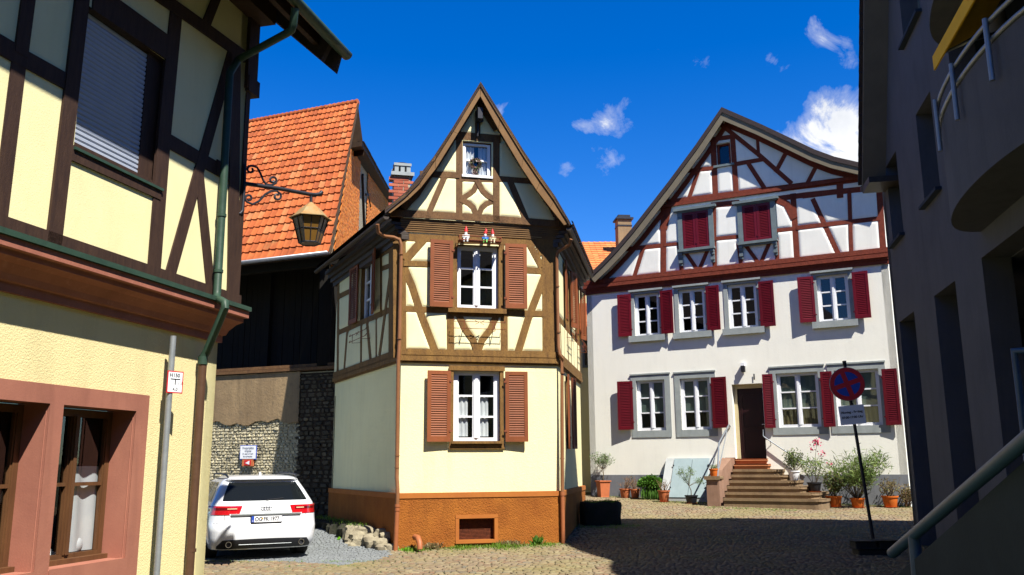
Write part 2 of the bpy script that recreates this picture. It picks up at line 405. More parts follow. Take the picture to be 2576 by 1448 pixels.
def pillow(F, outer, tl, holes, mat, parent, step=.025, bulge=.028, edge=.05, name='plaster_panels', base=.003):
    us = [p[0] for p in outer]; hs = [p[1] for p in outer]
    U = np.arange(min(us), max(us)+step, step); H = np.arange(min(hs), max(hs)+step, step)
    X, Y = np.meshgrid(U, H); ins = pip(outer, X, Y); D = np.full(X.shape, 9.0)
    for uh, w in tl:
        for (ax, ay), (bx, by) in zip(uh[:-1], uh[1:]):
            dx, dy = bx-ax, by-ay; L2 = dx*dx+dy*dy+1e-9
            t = np.clip(((X-ax)*dx+(Y-ay)*dy)/L2, 0, 1); D = np.minimum(D, np.hypot(X-ax-t*dx, Y-ay-t*dy)-w/2)
    for a, b_, c, e in holes:
        qx = np.maximum(np.maximum(a-X, X-b_), 0); qy = np.maximum(np.maximum(c-Y, Y-e), 0)
        inside = (X > a) & (X < b_) & (Y > c) & (Y < e)
        D = np.minimum(D, np.where(inside, -1, np.hypot(qx, qy)))
    t = np.clip(D/edge, 0, 1); hgt = base + bulge*np.sqrt(1-(1-t)**2)
    hgt += (RNG.random(X.shape)-.5)*.0008
    ok = ins & (D > -step*1.5); f = ok[:-1, :-1] & ok[1:, :-1] & ok[:-1, 1:] & ok[1:, 1:]
    n = X.shape[1]; base_i = np.arange(X.size).reshape(X.shape); mb = MB()
    mb.v = [tuple(F.P(x, y, z)) for x, y, z in zip(X.ravel(), Y.ravel(), hgt.ravel())]
    I, J = np.nonzero(f); mb.f = [(int(base_i[i, j]), int(base_i[i, j+1]), int(base_i[i+1, j+1]), int(base_i[i+1, j])) for i, j in zip(I, J)]
    used = sorted({i for q in mb.f for i in q}); mp = {a: i for i, a in enumerate(used)}
    mb.v = [mb.v[i] for i in used]; mb.f = [tuple(mp[i] for i in q) for q in mb.f]
    return mb.build(name, MATS[mat], parent, smooth='all')
def window(parent, F, rc, d=-.10, rows=3, fw=.075, mwid=.028, mat='white_paint', room=True, fill=None, cols=2, transom=None, bare=False, curtain=None, label=None):
    a, b_, c, e = rc; mb = MB(); th = .06
    mb.fbox(F, a, a+fw, c, e, d-th, d); mb.fbox(F, b_-fw, b_, c, e, d-th, d)
    mb.fbox(F, a+fw, b_-fw, c, c+fw, d-th, d+.002); mb.fbox(F, a+fw, b_-fw, e-fw, e, d-th, d+.002)
    m = (a+b_)/2
    if cols == 2:
        mb.fbox(F, m-fw*.62, m+fw*.62, c+fw, e-fw, d-th+.003, d+.012); mb.fbox(F, m-fw*.28, m+fw*.28, c+fw, e-fw, d, d+.028)
        bays = [(a+fw, m-fw*.62), (m+fw*.62, b_-fw)]
    else: bays = [(a+fw, b_-fw)]
    for x0, x1 in bays:
        mb.fbox(F, x0, x0+.02, c+fw, e-fw, d-th+.01, d-.012); mb.fbox(F, x1-.02, x1, c+fw, e-fw, d-th+.01, d-.012)
        for r in range(1, rows):
            hh = c+fw+(e-c-2*fw)*r/rows; mb.fbox(F, x0+.02, x1-.02, hh-mwid/2, hh+mwid/2, d-th+.006, d-.008)
    w = mb.build('window', MATS[mat], parent, bevel=.004, label=label)
    p = MB(); p.poly([F.P(a+.02, c+.02, d-.045), F.P(b_-.02, c+.02, d-.045), F.P(b_-.02, e-.02, d-.045), F.P(a+.02, e-.02, d-.045)])
    p.build('pane', MATS['glass'], w)
    if room:
        r = MB(); D0, D1 = d-.05, d-1.1; g = .01
        q = [(a+g, c+g), (b_-g, c+g), (b_-g, e-g), (a+g, e-g)]
        r.poly([F.P(*x, D1) for x in q])
        for i in range(4):
            s, t = q[i], q[(i+1) % 4]; r.poly([F.P(*s, D0), F.P(*t, D0), F.P(*t, D1), F.P(*s, D1)])
        r.build('interior', MATS['dark_room'], w)
    if curtain:   # list of (u0frac,u1frac,h0frac,h1frac,mat,waves)
        for u0, u1, h0, h1, cm, nw in curtain:
            q = MB(); A, B = a+(b_-a)*u0, a+(b_-a)*u1; C, E = c+(e-c)*h0, c+(e-c)*h1; n = max(2, int(nw*8)); rows_ = []
            for k in range(7):
                row = []
                for i in range(n+1):
                    t = i/n; row.append(F.P(A+(B-A)*t, C+(E-C)*k/6, d-.075+.014*math.sin(t*nw*6.283+k*.2)))
                rows_.append(row)
            q.grid(rows_); q.build('curtain', MATS[cm], w, smooth='all')
    return w
def shutter(parent, F, rc, mat, d0=.055, th=.035, pitch=.042, hinge=None, tilt=0, label=None, mid=False):
    a, b_, c, e = rc; mb = MB(); st = min(.075, (b_-a)*.2); tilt += random.uniform(-1.5, 2.5) if hinge else 0; c += random.uniform(-.006, .006)
    piv = a if hinge == 'a' else b_
    G = F
    if hinge:   # leaf turned a little away from the wall about its hinge edge
        s = -1 if hinge == 'b' else 1
        ang = math.radians(tilt)*s
        u2 = (F.u*math.cos(ang)+F.n*math.sin(ang)); 
        G = Fr(F.P(piv, 0, d0), (u2.x, u2.y)); a, b_ = a-piv, b_-piv; d0 = 0
    mb.fbox(G, a, a+st, c, e, d0, d0+th); mb.fbox(G, b_-st, b_, c, e, d0, d0+th)
    rl = st*1.3
    mb.fbox(G, a+st, b_-st, c, c+rl, d0+.001, d0+th-.001); mb.fbox(G, a+st, b_-st, e-rl*.8, e, d0+.001, d0+th-.001)
    h = c+rl; n = max(3, int((e-rl*.8-h)/pitch)); p = (e-rl*.8-h)/n
    for i in range(n):
        z0 = h+p*i
        mb.prism([G.P(a+st-.003, z0, d0+th-.004), G.P(b_-st+.003, z0, d0+th-.004), G.P(b_-st+.003, z0+.010, d0+th-.004), G.P(a+st-.003, z0+.010, d0+th-.004)],
                 Vector((0, 0, p*.95)) - G.n*(th-.008))
    o = mb.build('shutter', MATS[mat], parent, label=label)
    for hh in (c+(e-c)*.15, c+(e-c)*.85):
        hg = MB()
        x = 0 if hinge else (a if F is None else a)
        x = (a if hinge == 'a' else b_) if hinge else a
        hg.fbox(G, x-.03, x+.03, hh-.02, hh+.02, d0+th, d0+th+.012)
        hg.build('hinge', MATS[mat if mat == 'shutter_red' else 'iron_rust'], o)
    return o
def text(s, F, u, h, d, size, mat, parent, name='lettering', bold=0.0, sx=1.0, align='CENTER'):
    cu = bpy.data.curves.new('t', 'FONT'); cu.body = s; cu.size = size; cu.align_x = align; cu.align_y = 'CENTER'; cu.extrude = .0015; cu.offset = bold
    o = bpy.data.objects.new('t', cu); COL.objects.link(o); dg = bpy.context.evaluated_depsgraph_get(); dg.update()
    me = bpy.data.meshes.new_from_object(o.evaluated_get(dg)); bpy.data.objects.remove(o)
    me.materials.clear(); me.materials.append(MATS[mat]); q = bpy.data.objects.new(name, me); COL.objects.link(q)
    mt = Matrix((F.u*sx, Vector((0, 0, 1)), F.n)).transposed().to_4x4(); off = OFFS.get(parent.name, Vector((0, 0, 0)))
    mt.translation = F.P(u, h, d)-off; me.transform(mt); q.parent = parent; OFFS[q.name] = off
    return q
def tile_roof(name, mat, parent, A, B, C, D, cols, rows, th=.03, roll=.02, jag=.006):
    """A,B eave left/right, C,D ridge right/left. every tile is an island."""
    A, B, C, D = map(Vector, (A, B, C, D)); nrm = (B-A).cross(D-A).normalized()
    if nrm.z < 0: nrm = -nrm
    mb = MB()
    def S(s, t): return (A*(1-s)+B*s)*(1-t) + (D*(1-s)+C*s)*t
    for r in range(rows):
        for c_ in range(cols):
            j = random.uniform(-jag, jag); jj = random.uniform(-.06, .06)
            s0, s1 = c_/cols, (c_+1)/cols; t0, t1 = (r-.12+jj*.3)/rows, (r+1.0)/rows; ds = (s1-s0)
            prof = [(0, .0), (.12, .9), (.28, 1), (.45, .35), (.75, .15), (1.02, .1)]
            lo = [S(s0+ds*a, t0)+nrm*(th+roll*b_+j) for a, b_ in prof]; hi = [S(s0+ds*a, t1)+nrm*(.004+roll*b_) for a, b_ in prof]
            bt = [S(s0+ds*a, t0)+nrm*(roll*b_*.4) for a, b_ in prof]
            mb.grid([bt, lo, hi])
    return mb.build(name, MATS[mat], parent)
def bricks(name, mat, parent, F, outer, holes, bw=.24, bh=.072, gap=.010, d=.0, rnd=.006, thick=.05):
    us = [p[0] for p in outer]; hs = [p[1] for p in outer]; mb = MB(); r = 0; h = min(hs)
    while h < max(hs):
        u = min(us)-(r % 2)*bw/2-bw
        while u < max(us):
            w = bw-gap+random.uniform(-.01, .01); cu, ch = u+bw/2, h+bh/2
            if bool(pip(outer, np.array([cu]), np.array([ch]))[0]) and not any(a < cu < b_ and c < ch < e for a, b_, c, e in holes):
                dd = d+random.uniform(-rnd, rnd); e1 = .006
                q = [(u, h), (u+w, h), (u+w, h+bh-gap), (u, h+bh-gap)]
                mb.poly([F.P(x, y, dd) for x, y in q])
                for i in range(4):
                    s, t = q[i], q[(i+1) % 4]; mb.poly([F.P(*t, dd), F.P(*s, dd), F.P(*s, dd-thick), F.P(*t, dd-thick)])
            u += bw
        h += bh; r += 1
    return mb.build(name, MATS[mat], parent)
def leaf(mb, p, dr, L, W, n=None):
    dr = dr.normalized(); s = dr.cross(Vector((random.uniform(-1, 1), random.uniform(-1, 1), random.uniform(-1, 1)))).normalized()
    m = p+dr*L*.5+Vector((0, 0, .05*L)); mb.poly([p, m+s*W/2, p+dr*L, m-s*W/2])
# ================================================================== LEFT HOUSE
c0 = at_y(530, 1160, 11.6)
LW = Fr(c0, vp(1825)); LU = LW.off(.16)
LH = thing('timber_framed_house', 'cream and dark brown half timbered house on the left with a rolled down white shutter', 'house', (c0.x, c0.y, 0))
U0 = -13.0
hTop = LW.z('P', 545, 862)[1]; hB = hTop
def openL(*pts): return LW.rect('C', *pts)
o2 = openL((435, 232), (960, 283), (855, 1448), (315, 1448)); o2 = (o2[0], o2[1], .62, o2[3])
gapw = LW.z('C', 435, 232)[0]-LW.z('C', 345, 222)[0]
wo = o2[1]-o2[0]
o1 = (o2[0]-gapw-wo, o2[0]-gapw, .62, o2[3])
holes = [o1, o2]
wall('lower_wall', LW, [(U0, -.1), (0, -.1), (0, hTop+.5), (U0, hTop+.5)], holes, 'plaster_yellow', LH, .36, 'sandstone_pink', rname='reveal')
# stone surround
mb = MB(); fo = .30; ou = LW.z('C', 1043, 180)
R_, T_ = ou[0], ou[1]
L_ = o1[0]-(R_-o2[1])
mb.fbox(LW, L_, R_, o2[3], T_, -.01, .03)
mb.fbox(LW, L_, o1[0], .0, o2[3], -.01, .031); mb.fbox(LW, o1[1], o2[0], .3, o2[3], -.01, .031); mb.fbox(LW, o2[1], R_, .0, o2[3], -.01, .031)
mb.fbox(LW, o1[0], o1[1], .30, .62, -.01, .05); mb.fbox(LW, o2[0], o2[1], .30, .62, -.01, .05)
mb.build('window_surround', MATS['sandstone_pink'], LH, bevel=.008)
for i, o in enumerate((o1, o2)):
    w = window(LH, LW, (o[0], o[1], o[2]+.02, o[3]-.02), d=-.28, rows=2, fw=.07, mwid=.03, mat='wood_window', cols=2,
               curtain=[(.62, .97, .05, .62, 'cloth_white', 1.5)] if i else None)
    q = MB(); q.fbox(LW, o[0], o[1], o[2]-.0, o[2]+.05, -.30, -.20); q.build('sill', MATS['wood_window'], w)
# cornice profile (d,h)
def cornice(F, mb, prof, u0, u1, ret=0):
    n = len(prof); 
    rows = [[F.P(u0, h, d) for d, h in prof], [F.P(u1+max(0, 0), h, d) for d, h in prof]]
    rows[1] = [F.P(u1+d*ret, h, d) for d, h in prof]
    rows.append([F.P(u1+d*ret, h, -.3) for d, h in prof])
    mb.grid(rows)
hc1 = LW.z('P', 610, 797, .42)[1]
ht = hc1
prof = [(.0, hB), (.05, hB), (.05, hB+.09), (.09, hB+.10), (.12, hB+.16), (.20, hB+.24), (.28, hB+.28), (.28, hB+.33), (.34, hB+.34), (.34, hB+.43), (.0, hB+.43)]
mb = MB(); cornice(LW, mb, prof, U0, 0, .5); mb.build('cornice', MATS['sandstone_red'], LH)
fl = [(.0, hB+.434), (.37, hB+.434), (.37, hB+.49), (.17, hB+.55), (0, hB+.55)]
mb = MB(); cornice(LW, mb, fl, U0, 0, .5); mb.build('flashing', MATS['copper_green'], LH)
hS = hB+.50
# upper storey
uc = LU.z('P', 597, 600)[0]
HE = 8.6
wi = LU.rect('A', (665, 68), (1150, 390), (1075, 1322), (552, 1075))
wo_ = LU.rect('A', (665, 68), (1240, 440), (1195, 1390), (545, 1110))
wh = (wi[0], wo_[1]+.03, wi[2]-.06, wi[3]+.02)
wall('upper_wall', LU, [(U0, hS), (uc, hS), (uc, HE), (U0, HE)], [wh], 'panel_cream', LH, .22, 'timber_dark', rname='reveal')
tl = []
def tA(pts, w): tl.append(tim(LU, 'A', pts, w))
def tB(pts, w): tl.append(tim(LU, 'B', pts, w))
def tP(pts, w): tl.append(tim(LU, 'P', pts, w))
tP([(45, 165), (-2, 550)], 38); tP([(68, 0), (52, 120)], 34)
tP([(0, 116), (166, 207)], 40)
tP([(203, 0), (134, 592)], 36)
tP([(258, 8), (398, 106)], 56)      # head
tP([(440, 48), (412, 338), (386, 674)], 31)
tP([(400, -8), (480, 48), (605, 138)], 28)
tP([(545, -10), (518, 58)], 22)
tP([(424, 356), (550, 428)], 32)
tP([(178, 385), (390, 482)], 34)
tP([(580, 140), (427, 688)], 24)
tP([(500, 440), (529, 730)], 21)
tP([(590, 150), (583, 735)], 25)
tP([(553, 425), (572, 437)], 30)
tP([(-5, 572), (524, 741), (590, 762)], 52)
ub = LU.z('P', 45, 165)[0]
for k in range(1, 5): tl.append(([(ub-1.3*k, hS), (ub-1.3*k, HE)], .2))
hr = LU.z('P', 80, 160)[1]
tl.append(([(U0, hr), (ub, hr)], .2)); tl.append(([(U0, HE-.15), (uc, HE-.15)], .3))
timbers(LU, tl, 'timber_dark', LH, d1=.014)
wdw = MB(); n = 26; h0, h1 = wi[2]+.02, wi[3]
for i in range(n):
    a = h0+(h1-h0)*i/n; b_ = h0+(h1-h0)*(i+1)/n
    wdw.grid([[LU.P(u, a, -.085), LU.P(u, a+(b_-a)*.25, -.070), LU.P(u, a+(b_-a)*.75, -.070), LU.P(u, b_, -.088)] for u in (wi[0], wi[1])])
fr = MB(); fr.fbox(LU, wi[1], wh[1], wh[2], wh[3], -.2, -.06); fr.fbox(LU, wh[0], wh[1], wh[2], wi[2]+.02, -.2, -.03)
W_ = fr.build('window', MATS['timber_dark'], LH); wdw.build('roller_shutter', MATS['shutter_white'], W_, label='white slatted roller shutter, lowered')
sl = MB(); sl.fbox(LU, wh[0]-.03, wh[1]+.05, wh[2]-.03, wh[2], -.1, .05); sl.build('sill', MATS['copper_green'], W_)
# end wall and roof
mb = MB(); mb.prism([LW.P(0, -.1, 0), LW.P(0, hB+.4, 0), LW.P(0, hB+.4, -8), LW.P(0, -.1, -8)], LW.u*-.2)
mb.prism([LU.P(uc, hS, 0), LU.P(uc, HE, 0), LU.P(uc, HE+4, -4), LU.P(uc, HE, -8), LU.P(uc, hS, -8)], LU.u*-.2)
mb.build('end_wall', MATS['panel_cream'], LH)
mb = MB(); ba = LU.z('P', 603, 600)[0]; bb = LU.z('P', 627, 300)[0]
hj = LU.z('P', 603, 700)[1]; hk = LU.z('P', 625, 195)[1]
mb.fbox(LU, uc, ba+.04, hS+.05, hk-.2, -.22, .02); mb.fbox(LU, uc-.05, bb+.08, hk-.2, HE+.4, -.22, .05)
mb.fbox(LU, uc-.02, bb+.14, LU.z('P', 625, 235)[1], LU.z('P', 625, 195)[1], -.2, .06)
mb.build('corner_board', MATS['timber_dark'], LH)
# roof : eave edge point
GE = None
best = None
for Y in np.arange(11.5, 16, .02):
    p = at_y(873, 143, Y); dd = (p-LU.O).dot(LU.n)
    if best is None or abs(dd-1.17) < best[0]: best = (abs(dd-1.17), p)
ge = best[1]; ue = (ge-LU.O).dot(LU.u); he = ge.z; de = (ge-LU.O).dot(LU.n)
sl_ = math.tan(math.radians(42))
rp = [(de-.08, he+.02), (de-.05, he+.12), (de-6, he+.12+6*sl_), (de-6, he+6*sl_-.05)]
mb = MB(); mb.prism([LU.P(U0, h, d) for d, h in rp], LU.u*(ue-.12-U0)); mb.build('roof', MATS['roof_dark'], LH)
mb = MB()
for i in range(20):
    d = de-.02-.28*i; h = he+.10+.28*i*sl_
    mb.prism([LU.P(ue-.3, h, d), LU.P(ue-.3, h+.05+.28*sl_*1.1, d-.32), LU.P(ue-.3, h-.06+.28*sl_, d-.30), LU.P(ue-.3, h-.10, d+.02)], LU.u*.26)
mb.build('verge_tiles', MATS['roof_dark'], LH)
mb = MB(); mb.prism([LU.P(ue-.06, he+.06, de-.03), LU.P(ue-.06, he+.06+6*sl_, de-6), LU.P(ue-.06, he-.28+6*sl_, de-6), LU.P(ue-.06, he-.30, de-.12)], LU.u*-.05)
mb.prism([LU.P(ue-.30, he+.02, de-.10), LU.P(ue-.30, he+.02+6*sl_, de-6), LU.P(ue-.30, he-.20+6*sl_, de-6), LU.P(ue-.30, he-.22, de-.22)], LU.u*-.10); mb.build('verge_board', MATS['roof_dark'], LH)
mb = MB(); mb.fbox(LU, U0, ue-.55, he+.35, he+.60, -.05, .28); mb.fbox(LU, U0, ue-.35, he+.02, he+.24, de-.34, de-.26)
mb.build('purlin', MATS['timber_dark'], LH)
mb = MB(); gr = .085; rows_ = []
for u in np.linspace(U0, ue, 30):
    rows_.append([LU.P(u, he-gr*math.sin(a)+.03, de+gr*math.cos(a)) for a in np.linspace(0, math.pi, 9)])
mb.grid(rows_); mb.poly(rows_[-1])
gu = mb.build('gutter', MATS['copper_green'], LH, smooth=30, solid=.006)
def pt(F, px, py, d): u, h = F.pix(px, py, d); return F.P(u, h, d)
mb = MB()
top = pt(LU, 742, 22, de-.02); a1 = pt(LU, 738, 62, de-.06); a2 = pt(LU, 722, 84, de-.18); w1 = pt(LU, 600, 150, .09); w2 = pt(LU, 578, 185, .09); w3 = pt(LU, 561, 480, .09); w4 = pt(LU, 546, 735, .09); w4b = pt(LU, 545, 752, .12)
path = [top, a1, (a1+a2)/2+Vector((.02, 0, -.02)), a2, w1, w2, w3, w4, w4b, pt(LU, 556, 757, .30), pt(LU, 566, 762, .36), pt(LU, 566, 775, .38), pt(LW, 520, 885, .14), pt(LW, 511, 900, .10), pt(LW, 510, 915, .10)]
mb.tube(path, .052, 14); mb.build('downpipe', MATS['copper_green'], LH, smooth=50)
mb = MB()
for p, q in ((w3, w4),): 
    for t in (.25, .8): c = p.lerp(q, t); mb = MB(); mb.tube([c-Vector((0, 0, .02)), c+Vector((0, 0, .02))], .062, 14); mb.build('pipe_clamp', MATS['copper_green'], LH, smooth=50)
c = pt(LW, 510, 908, .10); mb = MB(); mb.tube([c-Vector((0, 0, .05)), c+Vector((0, 0, .05))], .062, 14)
mb.build('pipe_clamp', MATS['copper_green'], LH, smooth=50)
mb = MB(); p0 = pt(LW, 510, 912, .10); p1 = Vector((p0.x, p0.y, -.05)); mb.tube([p0, p1], .052, 14)
c = pt(LW, 481, 1385, .10); mb.tube([c-Vector((0, 0, .02)), c+Vector((0, 0, .02))], .06, 14)
mb.build('lower_downpipe', MATS['brown_pipe'], LH, smooth=50)
# hydrant plate on its pole
hp = pt(LW, 436, 846, .17); HY = thing('hydrant_sign', 'grey pole with a red edged H150 hydrant plate in front of the yellow wall', 'sign', (hp.x, hp.y, 0))
mb = MB(); mb.tube([Vector((hp.x, hp.y, -.02)), hp], .036, 14); mb.build('pole', MATS['steel'], HY, smooth=50)
SF = Fr(pt(LW, 440, 962, .22), vp(2900)); sc_ = SF.pix(440, 962)
mb = MB(); mb.fbox(SF, -.105+sc_[0], .105+sc_[0], sc_[1]-.13, sc_[1]+.13, -.004, .004); pl = mb.build('sign_plate', MATS['red_paint'], HY)
mb = MB(); mb.fbox(SF, -.092+sc_[0], .092+sc_[0], sc_[1]-.117, sc_[1]+.117, .0045, .006); pw = mb.build('sign_face', MATS['white_paint'], pl)
text('H150', SF, sc_[0]-.08, sc_[1]+.078, .007, .062, 'black_paint', pl, align='LEFT', bold=.001)
text('1,1', SF, sc_[0]+.035, sc_[1]-.012, .007, .055, 'black_paint', pl, align='LEFT')
text('4,0', SF, sc_[0]-.03, sc_[1]-.085, .007, .055, 'black_paint', pl, align='LEFT')
mb = MB(); mb.fbox(SF, sc_[0]-.065, sc_[0]+.065, sc_[1]+.030, sc_[1]+.040, .007, .009); mb.fbox(SF, sc_[0]-.006, sc_[0]+.006, sc_[1]-.03, sc_[1]+.030, .007, .009); mb.build('marking', MATS['black_paint'], pl)
# things in the window
iq = LW.pix(180, 1372, -.45); ip = LW.P(iq[0], iq[1]-.34, -.45); iz = LW.pix(180, 1400, -.42); DT = thing('window_display', 'white round lamp on pale cloth behind the brown window', 'decoration', tuple(ip))
mb = MB(); mb.ball(ip+Vector((0, 0, .34)), .11, .11, .12, 16, 10); mb.build('lamp_globe', MATS['white_paint'], DT, smooth='all')
mb = MB(); rows_ = [[LW.P(iq[0]-.5+1.1*i/16, iz[1]-.10+.16*j/3+.03*math.sin(i*1.9+j), -.38-.10*j+.03*math.sin(i*2.3)) for i in range(17)] for j in range(4)]; mb.grid(rows_); mb.build('cloth', MATS['cloth_white'], DT, smooth='all')
mb = MB(); mb.tube([ip+Vector((0, 0, -.1)), ip+Vector((0, 0, .25))], .03, 8); mb.build('lamp_stem', MATS['black_paint'], DT)

# lantern ---------------------------------------------------------------
lp = LU.P(ba+.04, 0, -.02); hb = LU.pix(612, 458)[1]
# bar frame from corner towards px 805,490
bs = pt(LU, 604, 457, .0); 
uL = Vector((vp(3600)[0], vp(3600)[1], 0)); BFm = Fr(bs, (uL.x, uL.y))
LN = thing('wall_lantern', 'rusty amber glass lantern hanging from a scrolled iron bracket on the left house corner', 'lantern', tuple(bs))
mb = MB(); b0 = BFm.z('E', 120, 762); b1 = BFm.z('E', 665, 848); hbar = b0[1]
def bE(x, y): u, h = BFm.z('E', x, y); return BFm.P(u, h)
mb.tube([bE(110, 760), bE(380, 800), bE(640, 848), bE(690, 852), bE(725, 845), bE(740, 828)], .030, 8)
mb.tube([bE(118, 610), bE(112, 800), bE(100, 980), bE(80, 1005), bE(45, 1003)], .022, 8)
def spiral(cx, cy, r, a0, turns, n=14): return [bE(cx+r*(1-t/n*.6)*math.cos(a0+turns*6.283*t/n), cy+r*(1-t/n*.6)*math.sin(a0+turns*6.283*t/n)) for t in range(n+1)]
mb.tube([bE(295, 775), bE(265, 735), bE(243, 680), bE(215, 630), bE(175, 618)]+spiral(165, 650, 32, -1.6, -.9), .017, 6)
mb.tube([bE(290, 770), bE(330, 775), bE(365, 760)]+spiral(342, 735, 32, .5, -1.0), .017, 6)
mb.tube([bE(330, 822), bE(280, 850), bE(230, 905), bE(180, 930), bE(135, 910)]+spiral(150, 880, 32, 2.4, 1.0), .017, 6)
mb.tube([bE(330, 822), bE(375, 820), bE(405, 845)]+spiral(378, 865, 32, -.4, 1.0), .017, 6)
mb.tube([bE(652, 850), bE(652, 915)], .022, 8)
mb.build('bracket', MATS['iron_dark'], LN, smooth=50)
lc = bE(652, 920); LF = Fr(lc, vp(3600)); k1 = BFm.z('E', 825, 1020)[0]-BFm.z('E', 470, 1020)[0]
Rt = .285; ztop = lc.z-.24; zb = LF.pix(*Z('E', 640, 1245))[1]
def hexr(r, z, n=6, a0=.3): return [Vector((lc.x+r*math.cos(a0+2*math.pi*i/n), lc.y+r*math.sin(a0+2*math.pi*i/n), z)) for i in range(n)]
mb = MB(); mb.grid([hexr(.012, lc.z+.02), hexr(.05, lc.z-.01), hexr(.16, lc.z-.10), hexr(.25, lc.z-.20), hexr(Rt+.03, lc.z-.235), hexr(Rt+.03, lc.z-.245), hexr(Rt-.05, lc.z-.235)], True); mb.build('cap', MATS['rust_cap'], LN)
mb = MB(); T0, B0 = hexr(Rt-.03, ztop), hexr(.15, zb)
mb.grid([T0, hexr((Rt+.12)/2, (ztop+zb)/2), B0], True); mb.poly(B0); mb.build('lantern_glass', MATS['lantern_amber'], LN)
mb = MB(); T1, B1 = hexr(Rt-.025, ztop), hexr(.155, zb); 
for i in range(6):
    j = (i+1) % 6; mb.tube([T1[i], B1[i]], .007, 6); mb.tube([T1[i], T1[j]], .007, 6); mb.tube([B1[i], B1[j]], .012, 6)
    a = T1[i].lerp(B1[i], .48); c = T1[j].lerp(B1[j], .48); mb.tube([a, c], .007, 6); mb.tube([(T1[i]+T1[j])/2, (B1[i]+B1[j])/2], .007, 6)
mb.build('lantern_frame', MATS['iron_dark'], LN)

# ================================================================== CENTRE HOUSE
g0 = at_z(992, 1388, 0.0)
CF0 = Fr(g0, vp(10200)); CF = CF0.off(-.07)      # wall plane; plinth is proud of it
uL_ = CF.pix(1003, 1240)[0]; uR_ = CF.pix(1408, 1243)[0]
CF.O = CF.P(uL_, 0); W = uR_-uL_
cR = CF.P(W, 0)
CL = Fr(CF.O, (lambda v: (v[0], v[1]))(vp(200, -1))); 
CR = Fr(cR, vp(1690))
CH = thing('narrow_gabled_house', 'narrow cream half timbered house with rust red shutters and an orange plinth in the middle', 'house', tuple(CF.O))
hP = CF.pix(1200, 1241)[1]; 
LL = -CL.pix(836, 1180)[0]; 
LR = min(8.0, CR.pix(1464, 1180)[0])
hB0 = CF.z('H', 1400, 1265)[1]; hB1 = CF.z('H', 1400, 1165)[1]   # storey beam bottom/top
hT = CF.z('H', 1400, 170)[1]
print('centre W', W, 'LL', LL, 'LR', LR, 'hP', hP, hB0, hT, 'O', CF.O)
wlow = CF.rect('I', (866, 62), (1222, 64), (1220, 598), (862, 598))
base_h = CF0.rect('I', (925, 1068), (1165, 1065), (1165, 1212), (925, 1212))
wall('lower_wall', CF, [(0, hP-.05), (W, hP-.05), (W, hB0+.1), (0, hB0+.1)], [(wlow[0]+.03, wlow[1]-.03, wlow[2]+.03, wlow[3]-.03)], 'stucco_centre', CH, .3, 'timber_brown')
mb = MB()   # brown window casing
cs = .065
mb.fbox(CF, wlow[0], wlow[0]+cs, wlow[2], wlow[3], -.05, .05); mb.fbox(CF, wlow[1]-cs, wlow[1], wlow[2], wlow[3], -.05, .05)
mb.fbox(CF, wlow[0]-.02, wlow[1]+.02, wlow[3]-cs, wlow[3]+.02, -.05, .07); mb.fbox(CF, wlow[0]-.01, wlow[1]+.01, wlow[2]-.02, wlow[2]+cs, -.05, .045); mb.fbox(CF, wlow[0]+.03, wlow[1]-.03, wlow[2]+cs+.02, wlow[2]+cs+.06, -.05, .11)
cas = mb.build('window_casing', MATS['timber_brown'], CH, bevel=.006)
wl = CF.rect('I', (890, 102), (1195, 100), (1192, 546), (888, 546), d=-.06)
window(CH, CF, (wl[0], wl[1], wlow[2]+cs+.05, wlow[3]-cs), d=-.06, rows=3, fw=.085, mwid=.028,
       curtain=[(.10, .33, .08, .64, 'cloth_white', 2.5), (.55, .78, .08, .64, 'cloth_white', 2.5)], label='white casement with pale curtains')
shutter(CH, CF, CF.rect('I', (712, 84), (866, 90), (864, 558), (706, 556)), 'shutter_rust', d0=.08, hinge='b', tilt=3, pitch=.045)
shutter(CH, CF, CF.rect('I', (1229, 93), (1376, 95), (1376, 557), (1229, 557)), 'shutter_rust', d0=.08, hinge='a', tilt=3, pitch=.045)
# plinth
mb = MB()
def plinth(F, u0, u1, e0, e1, name='plinth', holes=(), top=None):
    wall(name, F.off(.07), [(u0, -.4), (u1, -.4), (u1, hP-.08), (u0, hP-.08)], list(holes), 'plinth_orange', CH, .16, 'plinth_smooth')
    m = MB(); m.prism([F.P(u0-e0, hP-.08, .0), F.P(u1+e1, hP-.08, .0), F.P(u1+e1, hP-.08, .085), F.P(u0-e0, hP-.08, .085)], (0, 0, .07)); m.prism([F.P(u0-e0, hP-.01, .0), F.P(u1+e1, hP-.01, .0), F.P(u1+e1, hP-.01, .083), F.P(u0-e0, hP-.01, .083)], (0, 0, .03)); m.build('plinth_ledge', MATS['plinth_smooth'], CH)
bh = (base_h[0]-uL_, base_h[1]-uL_, base_h[2], base_h[3])
plinth(CF, -.06, W+.05, 0, 0, holes=[bh])
plinth(CL, -LL, .06, 0, -.0); plinth(CR, -.05, LR, 0, 0)
mb = MB(); F_ = CF.off(.07); s = .06
for a in ((bh[0]-s, bh[0], bh[2], bh[3]), (bh[1], bh[1]+s, bh[2], bh[3]), (bh[0]-s, bh[1]+s, bh[3], bh[3]+s)): mb.fbox(F_, a[0], a[1], a[2], a[3], -.02, .016)
mb.fbox(F_, bh[0]-s, bh[1]+s, bh[2]-s*.9, bh[2], -.02, .04)
bw_ = mb.build('cellar_window', MATS['plinth_smooth'], CH, bevel=.006)
mb = MB()
for i in range(34): u = bh[0]+(bh[1]-bh[0])*(i+.5)/34; mb.fbox(F_, u-.003, u+.003, bh[2], bh[3]-.15*0, -.13, -.126)
for i in range(16): h = bh[2]+(bh[3]-bh[2])*(i+.5)/16; mb.fbox(F_, bh[0], bh[1], h-.003, h+.003, -.125, -.121)
